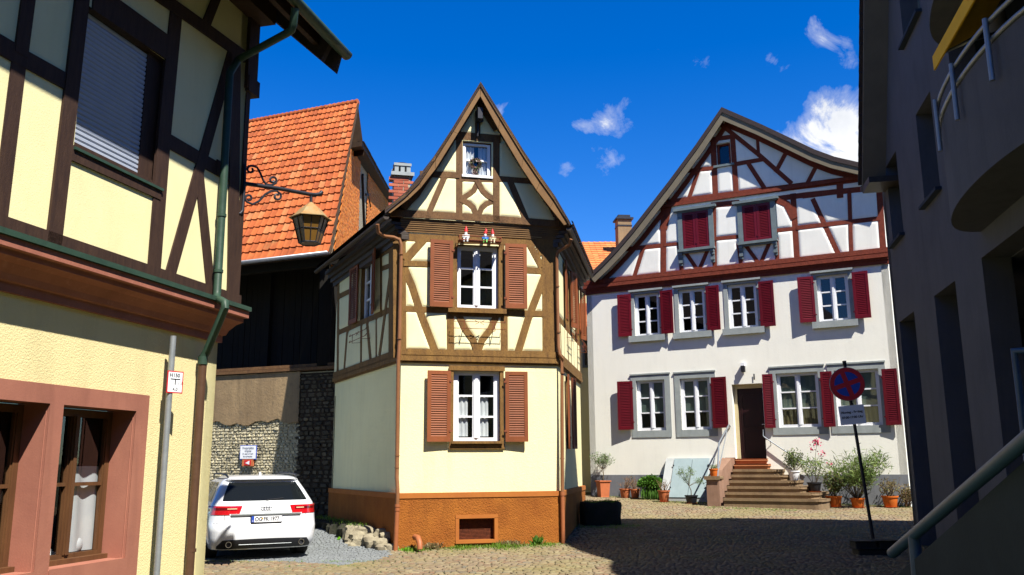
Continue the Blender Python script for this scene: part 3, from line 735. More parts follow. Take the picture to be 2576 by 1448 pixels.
mb.build('wire_mesh', MATS['iron_rust'], bw_)
mb = MB(); mb.fbox(F_, bh[0], bh[1], bh[2], bh[3], -.5, -.35); mb.build('dark_opening', MATS['dark_room'], bw_)
# storey beams around
mb = MB()
def beam(F, u0, u1):
    m = (hB0+hB1)/2
    mb.fbox(F, u0, u1, hB0+.02, m-.02, -.05, .07); mb.fbox(F, u0, u1, m-.02, m+.02, -.05, .035); mb.fbox(F, u0, u1, m+.02, hB1, -.05, .055); mb.fbox(F, u0, u1, hB0-.02, hB0+.02, -.05, .03)
beam(CF, -.05, W+.05); beam(CL, -LL, .05); beam(CR, -.05, LR); mb.build('storey_beam', MATS['timber_brown'], CH, bevel=.012, label='moulded brown beam')
# upper wall front
w2 = CF.rect('H', (1188, 240), (1556, 252), (1552, 800), (1182, 795))
w2o = (w2[0]+.0, w2[1], w2[2], w2[3])
hTt = CF.z('H', 1400, 60)[1]
out2 = [(0, hB1-.1), (W, hB1-.1), (W, hTt+.25), (0, hTt+.25)]
wall('upper_wall', CF, out2, [w2o], 'panel_centre', CH, .25, 'timber_brown')
tl = []
def tH(pts, w, F=CF): tl.append(tim(F, 'H', pts, w))
tH([(690, 180), (694, 1165)], 112); tH([(1988, 230), (1995, 1180)], 118)
tH([(640, 172), (2050, 228)], 62)
tH([(750, 403), (950, 410)], 48); tH([(1785, 460), (1935, 470)], 52)
tH([(745, 797), (1170, 815)], 50); tH([(1570, 830), (1940, 842)], 50)
tH([(1170, 830), (1570, 842)], 62)
tH([(745, 470), (800, 600), (880, 850), (998, 1160)], 64)
tH([(1945, 530), (1880, 700), (1810, 880), (1722, 1172)], 62)
tH([(1168, 225), (1168, 800)], 50); tH([(1578, 240), (1578, 815)], 50)
tH([(1133, 840), (1136, 1165)], 60); tH([(1600, 850), (1602, 1170)], 60)
tH([(1215, 872), (1262, 975), (1330, 1070), (1362, 1165)], 56); tH([(1522, 880), (1482, 975), (1410, 1065), (1376, 1165)], 56)
tH([(740, 1160), (1950, 1180)], 30)
tH([(760, 350), (888, 205)], 70); tH([(1915, 410), (1835, 262)], 55); tH([(1925, 300), (1905, 255)], 60)
timbers(CF, tl, 'timber_brown', CH)
pillow(CF, [(0, hB1), (W, hB1), (W, hT+.1), (0, hT+.1)], tl, [w2o], 'panel_centre', CH)
window(CH, CF, (w2[0]+.01, w2[1]-.01, w2[2]+.01, w2[3]-.01), d=-.09, rows=3, fw=.08, label='white casement with dark panes')
mb = MB(); mb.fbox(CF, w2[0]-.17, w2[1]+.13, w2[2]-.09, w2[2]-.01, -.02, .12); mb.build('window_sill', MATS['timber_brown'], CH, bevel=.01)
shutter(CH, CF, CF.rect('H', (958, 200), (1160, 222), (1135, 795), (938, 780)), 'shutter_rust', d0=.09, hinge='b', tilt=4, pitch=.045)
shutter(CH, CF, CF.rect('H', (1602, 238), (1787, 250), (1787, 808), (1602, 795)), 'shutter_rust', d0=.09, hinge='a', tilt=4, pitch=.045)
# jetty mouldings
GP = CF.off(.12)
hg0 = GP.z('G', 900, 1258)[1]     # gable sill bottom
mb = MB(); nb = 7; base0 = hT+.02; 
for i in range(nb):
    a = base0+(hg0-base0)*i/nb; b_ = base0+(hg0-base0)*(i+1)/nb; dd = .04+.075*(i/(nb-1))
    mb.fbox(CF, -.03-dd*.3, W+.03+dd*.3, a, b_-(b_-a)*.55, -.05, dd); mb.fbox(CF, -.03, W+.03, b_-(b_-a)*.55, b_, -.05, dd-.05)
mb.build('jetty_moulding', MATS['fascia'], CH, bevel=.008)
# gable
FA = CF.off(.52)     # fascia plane
fo = [FA.z('G', *p) for p in ((120, 1165), (300, 1020), (420, 900), (560, 690), (700, 470), (950, 60), (1120, 330), (1330, 670), (1480, 890), (1600, 1060), (1725, 1275))]
fi = [FA.z('G', *p) for p in ((165, 1185), (330, 1060), (430, 965), (560, 800), (750, 495), (950, 165), (1110, 455), (1310, 790), (1440, 985), (1560, 1140), (1680, 1290))]
apex = fo[5]
def G2(pts): return [GP.pix(*Z('G', *p)) for p in pts]
gout = [(a, b_-.12) for a, b_ in [(x+.0, y) for x, y in fo]]
au = apex[0]
# gable outline: fascia profile shifted onto gable plane
gl_ = [(u, h-.14) for u, h in fo]
gw_ = GP.rect('G', (797, 572), (1047, 578), (1045, 878), (795, 868))
gpoly = [(max(-.02, gl_[0][0]), hg0-.02)] + [p for p in gl_ if 0 < p[0] < W and p[1] > hg0] + [(min(W+.02, gl_[-1][0]), hg0-.02)]
gpoly = [gpoly[0]] + gpoly[1:-1] + [gpoly[-1]]
wall('gable_wall', GP, gpoly, [gw_], 'panel_centre', CH, .2, 'timber_gable')
tl = []
def tG(pts, w): tl.append(tim(GP, 'G', pts, w))
tG([(765, 555), (765, 1215)], 56); tG([(1087, 590), (1087, 1235)], 56)
tG([(760, 515), (1090, 545)], 66)
tG([(450, 850), (740, 862)], 50); tG([(1112, 892), (1400, 915)], 46)
tG([(790, 893), (1060, 903)], 40)
tG([(632, 885), (498, 1195)], 50); tG([(1210, 920), (1345, 1245)], 52)
tG([(925, 925), (890, 995), (845, 1030), (795, 1060)], 46); tG([(930, 925), (970, 1000), (1010, 1038), (1060, 1065)], 46)
tG([(795, 1080), (845, 1105), (885, 1140), (922, 1225)], 46); tG([(1060, 1085), (1000, 1110), (960, 1145), (926, 1225)], 46)
tG([(200, 1190), (900, 1228), (1600, 1283)], 60)
tG([(925, 330), (925, 500)], 46)
ra = [(u, h-.2) for u, h in fo]
tl.append(([ (u, h) for u, h in ra if h > hg0][:6], .12))
timbers(GP, tl, 'timber_gable', CH)
pillow(GP, gpoly, tl, [gw_], 'panel_centre', CH)
aw = window(CH, GP, (gw_[0]+.02, gw_[1]-.02, gw_[2]+.02, gw_[3]-.02), d=-.05, rows=2, fw=.035, mwid=.03, cols=1,
    curtain=[(.05, .42, .05, .93, 'cloth_white', 3), (.58, .95, .05, .93, 'cloth_white', 3)], label='small white attic window with lace curtains')
mb = MB(); mb.fbox(GP, gw_[0]-.02, gw_[1]+.02, gw_[2]-.03, gw_[2]+.02, -.05, .05); mb.build('sill', MATS['white_paint'], aw)
wc = GP.P((gw_[0]+gw_[1])/2-.02, gw_[2]+.30, -.04); WR = thing('wreath', 'dried flower wreath on a stand in the attic window', 'wreath', tuple(wc))
mb = MB()
for i in range(260):
    a = random.uniform(0, 6.283); r = .10+random.gauss(0, .018); p = wc+GP.u*(r*math.cos(a))+Vector((0, 0, r*math.sin(a)))+GP.n*random.uniform(-.02, .02)
    leaf(mb, p, Vector((random.uniform(-1, 1), random.uniform(-1, 1), random.uniform(-1, 1))), .045, .03)
for i in range(80):
    p = wc+GP.u*random.uniform(-.05, .03)+Vector((0, 0, -.12-random.uniform(0, .14))); leaf(mb, p, Vector((random.uniform(-1, 1), 0, random.uniform(-1, 1))), .05, .03)
mb.build('dried_flowers', MATS['wreath'], WR)
# pulley at the apex
mb = MB(); pu = GP.z('G', 925, 400); pp = GP.P(pu[0], pu[1], .10)
mb.fbox(GP, pu[0]-.05, pu[0]+.05, pu[1]-.02, pu[1]+.22, .0, .3); mb.tube([pp+Vector((0, 0, .1)), pp-Vector((.02, 0, .35))], .022, 8)
for k in range(2): mb.tube([pp+GP.u*(.03+.02*k)+Vector((0, 0, .05*math.sin(a)+.02))+GP.u*(.05*math.cos(a)) for a in np.linspace(0, 6.2, 13)], .012, 6)
mb.build('hoist_beam', MATS['iron_dark'], CH)
# fascia boards
mb = MB(); n = len(fo)
for i in range(n-1):
    for (A_, B_, d0, d1) in ((0, 1, -.04, .0),):
        q = [fi[i], fi[i+1], fo[i+1], fo[i]]
        mb.prism([FA.P(u, h, -.04) for u, h in q], FA.n*.04)
    m0 = [(fo[i][0], fo[i][1]), (fo[i+1][0], fo[i+1][1])]
    k = .22; mid0 = (fo[i][0]*(1-k)+fi[i][0]*k, fo[i][1]*(1-k)+fi[i][1]*k); mid1 = (fo[i+1][0]*(1-k)+fi[i+1][0]*k, fo[i+1][1]*(1-k)+fi[i+1][1]*k)
    mb.prism([FA.P(*mid0, 0), FA.P(*mid1, 0), FA.P(*fo[i+1], 0), FA.P(*fo[i], 0)], FA.n*.03)
mb.build('bargeboard', MATS['fascia'], CH, bevel=.006)
# roof slopes
LB = 7.0
ridge_b = FA.P(*apex) - FA.n*(LB+1)
def back(i):
    u, h = fo[i]; p = FA.P(u, h)
    if i == 5: return ridge_b + Vector((0, 0, 0))
    side = Vector((-CL.u.x, -CL.u.y, 0)) if i < 5 else Vector((CR.u.x, CR.u.y, 0))
    e = fo[0] if i < 5 else fo[-1]; t = (apex[1]-h)/(apex[1]-e[1])
    L_ = (LL+.6) if i < 5 else (LR+.45)
    pe = p + side*L_; pr = p - FA.n*(LB+1)
    return pr.lerp(pe, t) if True else pe
def slope(idx, name, mat):
    mb = MB(); fr_ = [FA.P(*fo[i], .03) for i in idx]; bk = [back(i) for i in idx]; up = Vector((0, 0, .03))
    mb.grid([[p+up for p in fr_], [p.lerp(q, .5)+up for p, q in zip(fr_, bk)], [q+up for q in bk]])
    dn = Vector((0, 0, -.07)); mb.grid([[p+dn for p in fr_], [p.lerp(q, .5)+dn for p, q in zip(fr_, bk)], [q+dn for q in bk]])
    mb.grid([[p+up for p in fr_], [p+dn for p in fr_]]); mb.grid([[p+up for p in bk], [p+dn for p in bk]])
    return mb.build(name, MATS[mat], CH)
slope([0, 1, 2, 3, 4, 5], 'roof', 'roof_dark'); slope([5, 6, 7, 8, 9, 10], 'roof', 'roof_dark')
# eave tiles right edge
mb = MB(); e0 = FA.P(*fo[-1], .03); e1 = back(10); dv = (e1-e0); n = 22
for i in range(n):
    p = e0+dv*(i/n); q = e0+dv*((i+.97)/n); rr = [[x+CR.n*(.075*math.cos(a))+Vector((0, 0, .05*math.sin(a)-.0)) for a in np.linspace(-2.6, 1.2, 8)] for x in (p, q)]
    mb.grid(rr)
mb.build('eave_tiles', MATS['tile_dark'], CH)
# boxed eaves
mb = MB()
for j, (dd, hh, t) in enumerate(((.06, -.42, .10), (.13, -.32, .08), (.20, -.22, .08), (.28, -.13, .07))):
    z = fo[-1][1]+hh
    mb.fbox(CR, -.05, LR+.3, z, z+t, -.1, dd)
mb.build('eave_moulding', MATS['gutter_dark'], CH, bevel=.008)
mb = MB()
for j, (dd, hh, t) in enumerate(((.06, -.42, .10), (.13, -.32, .08), (.20, -.22, .08), (.28, -.13, .07))):
    z = fo[-1][1]+hh; mb.fbox(CL, -LL-.3, .05, z, z+t, -.1, dd)
mb.build('eave_moulding', MATS['gutter_dark'], CH, bevel=.008)
def gut(name, p0, p1, n, r=.06, mat='gutter_dark'):
    mb = MB(); rows_ = []
    for t in (0, 1):
        c = p0.lerp(p1, t); rows_.append([c+n*(r*math.cos(a))-Vector((0, 0, r*math.sin(a))) for a in np.linspace(0, math.pi, 9)])
    mb.grid(rows_); mb.poly(rows_[0]); mb.poly(rows_[1]); return mb.build(name, MATS[mat], CH, smooth=30)
gL0 = FA.P(fo[0][0]+.03, fo[0][1]-.12, -.02); gL1 = back(0)+Vector((0, 0, -.12)); gut('gutter', gL0, gL1, CL.n)
gR0 = FA.P(fo[-1][0]-.01, fo[-1][1]-.10, -.02); gR1 = back(10)+Vector((0, 0, -.10)); gut('gutter', gR0, gR1, CR.n)
# left wall of the house
hcl = fo[0][1]-.1
wlL = CL.rect('H', (358, 380), (478, 350), (478, 850), (355, 900))
wall('side_wall_left', CL, [(-LL, hP-.05), (0, hP-.05), (0, hB0+.1), (-LL, hB0+.1)], [], 'stucco_centre', CH)
wall('side_upper_wall', CL, [(-LL, hB0+.1), (0, hB0+.1), (0, hcl), (-LL, hcl)], [wlL], 'panel_centre', CH, .2, 'timber_brown')
tl = []
def tL(pts, w): tl.append(tim(CL, 'H', pts, w))
tL([(168, 500), (160, 1330)], 20); tL([(634, 250), (634, 1165)], 52)
tL([(165, 1005), (640, 795)], 42); tL([(170, 690), (300, 628)], 36); tL([(540, 450), (612, 422)], 36)
tL([(245, 985), (220, 1300)], 16); tL([(368, 940), (366, 1240)], 12); tL([(418, 915), (445, 1210)], 20); tL([(497, 880), (497, 1190)], 14)
tL([(612, 560), (530, 1180)], 18); tL([(285, 690), (262, 950)], 16); tL([(300, 440), (300, 900)], 14); tL([(540, 340), (540, 840)], 14)
tL([(170, 500), (640, 270)], 40)
timbers(CL, tl, 'timber_brown', CH)
pillow(CL, [(-LL, hB1), (0, hB1), (0, hcl), (-LL, hcl)], tl, [wlL], 'panel_centre', CH, step=.035)
window(CH, CL, wlL, d=-.09, rows=3, fw=.07)
wl_w = wlL[1]-wlL[0]
shutter(CH, CL, (wlL[0]-wl_w*.52-.03, wlL[0]-.02, wlL[2], wlL[3]), 'shutter_rust', d0=.06, hinge='b', tilt=2)
shutter(CH, CL, (wlL[1]+.02, wlL[1]+wl_w*.52, wlL[2], wlL[3]), 'shutter_rust', d0=.05, hinge='a', tilt=12)
# right wall
wa = CR.rect('H', (2100, 440), (2140, 500), (2160, 950), (2098, 870)); 
def crr(x0, x1, y0, y1): a = CR.z('H', x0, 700)[0]; b_ = CR.z('H', x1, 700)[0]; return (a, b_)
uA0, uA1 = CR.z('P', 1419, 760)[0], CR.z('P', 1429, 760)[0]; uB0, uB1 = CR.z('P', 1446, 780)[0], CR.z('P', 1453, 780)[0]
hw0, hw1 = w2[2], w2[3]
whr = [(uA0, uA1, hw0, hw1), (uB0, uB1, hw0, hw1)]
dl = (CR.z('P', 1424, 1040)[0], CR.z('P', 1431, 1040)[0], wlow[2], wlow[3]); dr = (CR.z('P', 1455, 1060)[0], LR-.12, .25, wlow[3]-.05)
wall('side_wall_right', CR, [(0, hP-.05), (LR, hP-.05), (LR, hB0+.1), (0, hB0+.1)], [dl], 'stucco_centre', CH, .2, 'timber_brown')
wall('side_upper_wall', CR, [(0, hB0+.1), (LR, hB0+.1), (LR, fo[-1][1]-.1), (0, fo[-1][1]-.1)], whr, 'panel_centre', CH, .2, 'timber_brown')
tl = [([(.1, hB1), (.1, hT)], .2), ([(LR-.1, hB1), (LR-.1, hT)], .2), ([(0, hw0-.1), (LR, hw0-.1)], .14), ([(0, hT-.05), (LR, hT-.05)], .16)]
for k in range(6): tl.append(([(.5+k*LR/7, hB1), (.5+k*LR/7+(.12 if k % 2 else -.1), hw0-.1)], .10))
for r_ in whr: tl.append(([(r_[0]-.06, hw0-.1), (r_[0]-.06, hT)], .1)); tl.append(([(r_[1]+.06, hw0-.1), (r_[1]+.06, hT)], .1))
timbers(CR, tl, 'timber_brown', CH); pillow(CR, [(0, hB1), (LR, hB1), (LR, hT+.1), (0, hT+.1)], tl, whr, 'panel_centre', CH, step=.04)
for r_ in whr+[dl]:
    window(CH, CR, r_, d=-.09, rows=3, fw=.07); ww = (r_[1]-r_[0])*.5
    shutter(CH, CR, (r_[0]-ww-.02, r_[0]-.02, r_[2], r_[3]), 'shutter_rust', d0=.06, hinge='b', tilt=4)
    shutter(CH, CR, (r_[1]+.02, r_[1]+ww+.02, r_[2], r_[3]), 'shutter_rust', d0=.06, hinge='a', tilt=14)
# flower-box irons
def irons(F, u0, u1, h, d=.22):
    mb = MB()
    for hh, dd in ((h, d), (h-.14, d)):
        mb.tube([F.P(u0, hh+.05, dd-.03), F.P(u0, hh, dd), F.P(u1, hh, dd), F.P(u1, hh+.05, dd-.03)], .008, 6)
    for t in (.2, .8):
        u = u0+(u1-u0)*t; mb.tube([F.P(u, h+.10, .02), F.P(u, h-.16, .03), F.P(u, h-.18, d), F.P(u, h+.02, d)], .008, 6)
    m = (u0+u1)/2
    for s_ in (-1, 1): mb.tube([F.P(m+s_*.10, h+.03, d), F.P(m+s_*.04, h, d), F.P(m+s_*.02, h-.02, d), F.P(m+s_*.09, h-.05, d)], .006, 5)
    return mb.build('flower_box_bracket', MATS['iron_rust'], CH)
ia, ib = CF.z('H', 1165, 905, .22), CF.z('H', 1610, 915, .22); irons(CF, ia[0], ib[0], (ia[1]+ib[1])/2)
irons(CL, wlL[0]-.1, wlL[1]+.1, wlL[2]-.35)
for r_ in whr: irons(CR, r_[0]-.1, r_[1]+.1, wlL[2]-.3, .2)
# irons shelf for the gnomes
sa, sb = CF.z('H', 1210, 195, .22), CF.z('H', 1572, 215, .22); mb = MB(); hs = (sa[1]+sb[1])/2
for hh in (hs, hs+.085): mb.tube([CF.P(sa[0], hh, .1), CF.P(sa[0], hh, .26), CF.P(sb[0], hh, .26), CF.P(sb[0], hh, .1)], .011, 6)
for u in (sa[0], sb[0]): mb.tube([CF.P(u, hs, .26), CF.P(u, hs+.085, .26)], .011, 6); mb.tube([CF.P(u+.0, hs-.1, .03), CF.P(u, hs, .2)], .01, 6)
mb.fbox(CF, sa[0], sb[0], hs-.012, hs, .08, .26); mb.build('shelf_bracket', MATS['iron_rust'], CH)
hgn = hs
def gnome(u, label, body, legs, sc, hat_t, lean):
    c = CF.P(u, hs+.001, .17); g = thing('garden_gnome', label, 'garden gnome', tuple(c), 'gnomes sitting above the window')
    mb = MB(); S_ = sc
    mb.lathe(c, [(.012*S_, 0), (.05*S_, .005), (.058*S_, .04*S_), (.048*S_, .09*S_), (.03*S_, .125*S_)], 14); mb.ball(c+Vector((-.052*S_, -.01, .075*S_)), .018*S_, .02*S_, .038*S_); mb.ball(c+Vector((.052*S_, -.01, .075*S_)), .018*S_, .02*S_, .038*S_)
    b = mb.build('body', MATS[body], g, smooth='all')
    mb = MB(); mb.ball(c+Vector((0, 0, .155*S_)), .032*S_, .032*S_, .034*S_); mb.ball(c+Vector((0, -.035*S_, .155*S_)), .009*S_, .009*S_, .009*S_, 8, 6); mb.build('head', MATS['skin'], g, smooth='all')
    mb = MB(); mb.ball(c+Vector((0, -.022*S_, .125*S_)), .026*S_, .018*S_, .036*S_); mb.build('beard', MATS['gnome_white'], g, smooth='all')
    mb = MB(); mb.tube([c+Vector((0, 0, .168*S_)), c+Vector((lean*.01, 0, .20*S_)), c+Vector((lean*.02, 0, .235*S_)), c+Vector((lean*.005, 0, .275*S_))], [.036*S_, .030*S_, .018*S_, .004], 12); mb.build('hat', MATS['red_paint'], g, smooth='all')
    mb = MB()
    for s_ in (-1, 1): mb.tube([c+Vector((s_*.025*S_, -.03, .02*S_)), c+Vector((s_*.03*S_, -.075, .02*S_)), c+Vector((s_*.03*S_, -.085, -.03*S_))], [.019*S_, .016*S_, .014*S_], 8); mb.ball(c+Vector((s_*.03*S_, -.10, -.035*S_)), .016*S_, .026*S_, .014*S_)
    mb.build('legs', MATS[legs], g, smooth='all')
gnome(CF.z('H', 1270, 130, .17)[0], 'white bodied garden gnome with a short red hat, leftmost of the three', 'gnome_white', 'gnome_white', 1.15, 0, .3)
gnome(CF.z('H', 1438, 130, .17)[0], 'garden gnome with a tall red hat and green boots holding a rod', 'gnome_blue', 'gnome_green', 1.05, 0, 1.2)
gnome(CF.z('H', 1503, 130, .17)[0], 'cream coloured garden gnome with a thin red hat, rightmost of the three', 'gnome_cream', 'gnome_cream', 1.05, 0, -.3)
# pipes of the centre house
def pth(F, lst): 
    out = []
    for k, x, y, d in lst: u, h = F.z(k, x, y, d); out.append(F.P(u, h, d))
    return out
mb = MB(); P_ = pth(CF, [('H', 500, 60, .42), ('H', 505, 130, .35), ('H', 560, 165, .22), ('H', 640, 175, .13), ('H', 690, 195, .10), ('H', 706, 240, .10), ('H', 700, 600, .10), ('H', 690, 1100, .10), ('H', 688, 1160, .12), ('I', 522, 20, .12), ('I', 516, 500, .11), ('I', 512, 790, .11), ('I', 517, 850, .15), ('I', 518, 900, .17), ('I', 516, 975, .17)])
mb.tube(P_, .038, 12)
for k, x, y in (('H', 704, 320), ('H', 690, 1055), ('I', 515, 650), ('I', 513, 730)): p = pth(CF, [(k, x, y, .11)])[0]; mb.tube([p-Vector((0, 0, .012)), p+Vector((0, 0, .012))], .046, 12)
mb.build('downpipe', MATS['pipe_tan'], CH, smooth=50)
mb = MB(); p = P_[-1]; mb.tube([p, Vector((p.x-.02, p.y, -.02))], .044, 12); mb.tube([p-Vector((0, 0, .05)), p+Vector((0, 0, .0))], .052, 12); mb.tube([p-Vector((0, 0, .12)), p-Vector((0, 0, .08))], .052, 12)
mb.build('pipe_foot', MATS['pipe_rust'], CH, smooth=50)
mb = MB(); P_ = pth(CF, [('H', 2185, 190, .42), ('H', 2170, 240, .35), ('H', 2110, 275, .2), ('H', 2070, 300, .13), ('H', 2060, 350, .10), ('H', 2065, 700, .10), ('H', 2075, 1130, .10), ('H', 2085, 1190, .13), ('H', 2108, 1240, .13), ('I', 1614, 0, .12), ('I', 1614, 400, .11), ('I', 1616, 900, .14)])
for p in P_: p += CR.n*.0
mb.tube(P_, .036, 12)
for k, x, y in (('H', 2065, 600), ('H', 2075, 1000), ('I', 1615, 100), ('I', 1615, 670)): p = pth(CF, [(k, x, y, .11)])[0]; mb.tube([p-Vector((0, 0, .012)), p+Vector((0, 0, .012))], .044, 12)
mb.build('downpipe', MATS['pipe_tan'], CH, smooth=50)
mb = MB(); p = P_[-1]; mb.tube([p, Vector((p.x+.0, p.y, -.02))], .042, 12); mb.tube([p-Vector((0, 0, .05)), p+Vector((0, 0, .02))], .05, 12)
mb.build('pipe_foot', MATS['pipe_rust'], CH, smooth=50)
# little clay drain spout
sp = at_z(1053, 1385, .05); mb = MB(); mb.tube([sp+Vector((-.1, .25, .22)), sp+Vector((-.02, .05, .22)), sp+Vector((.02, -.04, .14)), sp+Vector((.03, -.06, .02))], .055, 12); mb.build('drain_spout', MATS['pipe_rust'], CH, smooth=50)
# back wall to close
mb = MB(); pL = CL.P(-LL, 0); pR = CR.P(LR, 0); mb.prism([pL, pR, pR+Vector((0, 0, fo[-1][1])), pL+Vector((0, 0, fo[-1][1]))], (0, .2, 0)); mb.build('back_wall', MATS['stucco_shaded'], CH)
# ================================================================== BARN
b0_ = at_y(640, 1140, 23.3); BF = Fr(b0_, vp(-4090, -1)); 
bR = BF.pix(838, 1160)[0]
hSt = BF.z('D', 640, 350)[1]; hMid = BF.z('D', 400, 628)[1]
EV = BF.off(.35); evR = EV.z('E', 800, 1320); evL = EV.z('E', 75, 1392); hEv = (evR[1]+evL[1])/2
BO = BF.P(bR, 0)
SW = thing('stone_wall', 'old rubble stone wall with a brown plastered upper band behind the white car', 'wall', tuple(BO))
BA = thing('barn', 'tall black boarded barn with an orange tiled roof behind the stone wall', 'barn', tuple(BO))
UL = -9.0
# stone wall: rubble stones bedded in mortar
mb = MB(); mb.fbox(BF, UL, bR+.5, -.2, hSt-.02, -.45, -.03); mb.build('mortar_bed', MATS['mortar'], SW)
def rubble(F, u0, u1, h0, h1, s, mat, parent, name='stones', d=.0):
    mb = MB(); h = h0
    while h < h1:
        rh = s*random.uniform(.6, 1.1); u = u0-random.uniform(0, s)
        while u < u1:
            w = s*random.uniform(.8, 2.2); n = 9; cu, ch = u+w/2, h+rh/2; k = random.uniform(.0, .03)
            ring = []; top = []
            for i in range(n):
                a = 2*math.pi*i/n+random.uniform(-.3, .3); sx = math.copysign(abs(math.cos(a))**.55, math.cos(a)); sy = math.copysign(abs(math.sin(a))**.55, math.sin(a))
                j = random.uniform(.74, 1.1); x, y = cu+sx*w/2*.96*j, min(h1, ch+sy*rh/2*.95*j)
                ring.append(F.P(x, y, -.05)); top.append(F.P(cu+(x-cu)*.8, ch+(y-ch)*.78, d+k+random.uniform(-.008, .008)))
            mb.grid([ring, top], True); mb.poly(top)
            u += w
        h += rh
    return mb.build(name, MATS[mat], parent)
uS = BF.z('D', 652, 500)[0]
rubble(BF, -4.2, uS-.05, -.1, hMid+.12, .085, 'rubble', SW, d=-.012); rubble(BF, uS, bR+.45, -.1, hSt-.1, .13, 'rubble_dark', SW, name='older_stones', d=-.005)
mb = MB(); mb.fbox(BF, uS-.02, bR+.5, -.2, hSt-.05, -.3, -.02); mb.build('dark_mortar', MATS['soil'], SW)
# plaster band with an uneven lower edge
us = np.linspace(UL, uS, 160); mb = MB(); lo = [hMid+.05*math.sin(u*3.1)+.035*math.sin(u*9.7+1)+random.uniform(-.015, .015) for u in us]
mb.grid([[BF.P(u, l, -.02) for u, l in zip(us, lo)], [BF.P(u, l+.01, .04) for u, l in zip(us, lo)], [BF.P(u, (l+hSt)/2, .045+random.uniform(-.006, .006)) for u, l in zip(us, lo)], [BF.P(u, hSt+random.uniform(-.01, .01), .04) for u in us], [BF.P(u, hSt, -.4) for u in us]])
mb.build('plaster_band', MATS['plaster_brown'], SW, smooth=30)
mb = MB()
for i in range(2): mb.prism([BF.P(UL, hSt+.02+.09*i, -.5), BF.P(bR+.1, hSt+.02+.09*i, -.5), BF.P(bR+.1, hSt+.02+.09*i, .10-.07*i), BF.P(UL, hSt+.02+.09*i, .10-.07*i)], (0, 0, .075))
mb.build('coping_planks', MATS['timber_gable'], SW)
# barn body
mb = MB(); REC = -1.5; n = 60
for i in range(n):
    a = UL+(bR+.3-UL)*i/n; b_ = UL+(bR+.3-UL)*(i+1)/n-.012; dd = REC+random.uniform(-.012, .012)
    mb.fbox(BF, a, b_, hSt-.6, hEv+.5, dd-.04, dd)
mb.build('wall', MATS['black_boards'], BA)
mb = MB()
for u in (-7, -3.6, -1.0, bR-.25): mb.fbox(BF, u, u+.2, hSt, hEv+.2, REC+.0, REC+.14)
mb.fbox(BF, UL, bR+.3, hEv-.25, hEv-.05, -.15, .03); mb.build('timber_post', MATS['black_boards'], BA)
# roof plane: ridge found by pitch
rgL, rgR = Z('E', 140, 285), Z('E', 1030, 105)
Y0 = None
for back_d in np.arange(1.5, 9, .01):
    p = BF.off(-back_d).pix(*rgR); ang = math.degrees(math.atan2(p[1]-hEv, back_d+.35))
    if ang < 52: break
hRg = p[1]; print('barn: ridge back', back_d, 'h', hRg, 'hEv', hEv, 'bR', bR)
RB = BF.off(-back_d); vE = evR[0]; vR = p[0]
A, B, C, D = EV.P(UL, hEv), EV.P(evR[0], hEv), RB.P(vR, hRg), RB.P(UL, hRg)
mb = MB(); dn = Vector((0, 0, -.10)); mb.prism([A+Vector((0,0,-.02)), B+Vector((0,0,-.02)), C+Vector((0,0,-.02)), D+Vector((0,0,-.02))], dn); rf = mb.build('roof', MATS['roof_wood'], BA)
slen = math.hypot(hRg-hEv, back_d+.35); rows_n = 21; cw = .22
tile_roof('roof_tiles', 'tile_orange', rf, A, B, C, D, int((B-A).length/cw), rows_n, th=.05, roll=.036)
mb = MB()
for i in range(34): 
    a = D.lerp(C, 1-i/34*.7); b_ = D.lerp(C, 1-(i+1.08)/34*.7); mb.tube([b_+Vector((0, 0, .0)), a+Vector((0, 0, .02))], [.09, .105], 10)
mb.build('ridge_tiles', MATS['tile_orange'], rf)
mb = MB(); c = [A+EV.n*.05, B+EV.n*.05]; rows_ = [[p+BF.n*(.075*math.cos(a))-Vector((0, 0, .075*math.sin(a)+.01)) for a in np.linspace(-.2, math.pi, 10)] for p in c]; mb.grid(rows_); mb.poly(rows_[1]); mb.build('gutter', MATS['zinc'], BA, smooth=30, solid=.006)
# brick gable wall on the right
pe_ = BF.P(evR[0]-.14, 0); pr_ = RB.P(vR-.10, 0); gdir = pr_-pe_; gdir.z = 0; BG = Fr(pe_, (gdir.x, gdir.y)); print('gdir', gdir)
BG2 = BG
def g(x, y): return BG2.z('E', x, y)
brk = [(-.2, hSt), (-.2, hEv-.1), (back_d*.98, hRg-.35)]
r1, r2, r3 = g(975, 475), g(1315, 790), g(1320, 900)
outb = [(0.0, hSt), (0.0, hEv-.05), (r1[0], min(r1[1], hRg)), (r2[0]+1.2, r2[1]-1.3), (r2[0]+1.2, hSt)]
brkp = [(0.12, hEv-.35), (0.12, hEv-.05), (r1[0], min(r1[1], hRg)), (r2[0]+1.2, r2[1]-1.3), (r2[0]+1.2, hEv-.35)]
mb = MB(); mb.fbox(BG2, -.02, r2[0]+1.2, hSt+.12, hEv-.38, -.3, .02); mb.build('lower_boarding', MATS['black_boards'], BA)
print('brick', outb)
mb = MB(); 
for t in tessellate_polygon([[Vector((u, h, 0)) for u, h in outb]]): mb.poly([BG2.P(outb[i][0], outb[i][1], -.06) for i in t])
mb.build('gable_wall', MATS['mortar'], BA)
e1, e2, e3, e4 = g(1095, 840), g(1145, 925), g(1010, 995), g(1060, 1020)
bricks('brick_infill', 'wall_brick', BA, BG2, brkp, [(g(1050, 700)[0], g(1105, 1000)[0], -9, 99), (g(1105, 850)[0], g(1140, 900)[0], g(1120, 920)[1], g(1120, 850)[1]), (g(1235, 940)[0], g(1270, 940)[0], g(1250, 955)[1], g(1250, 930)[1])], bw=.25, bh=.078, gap=.014, rnd=.004, thick=.02)
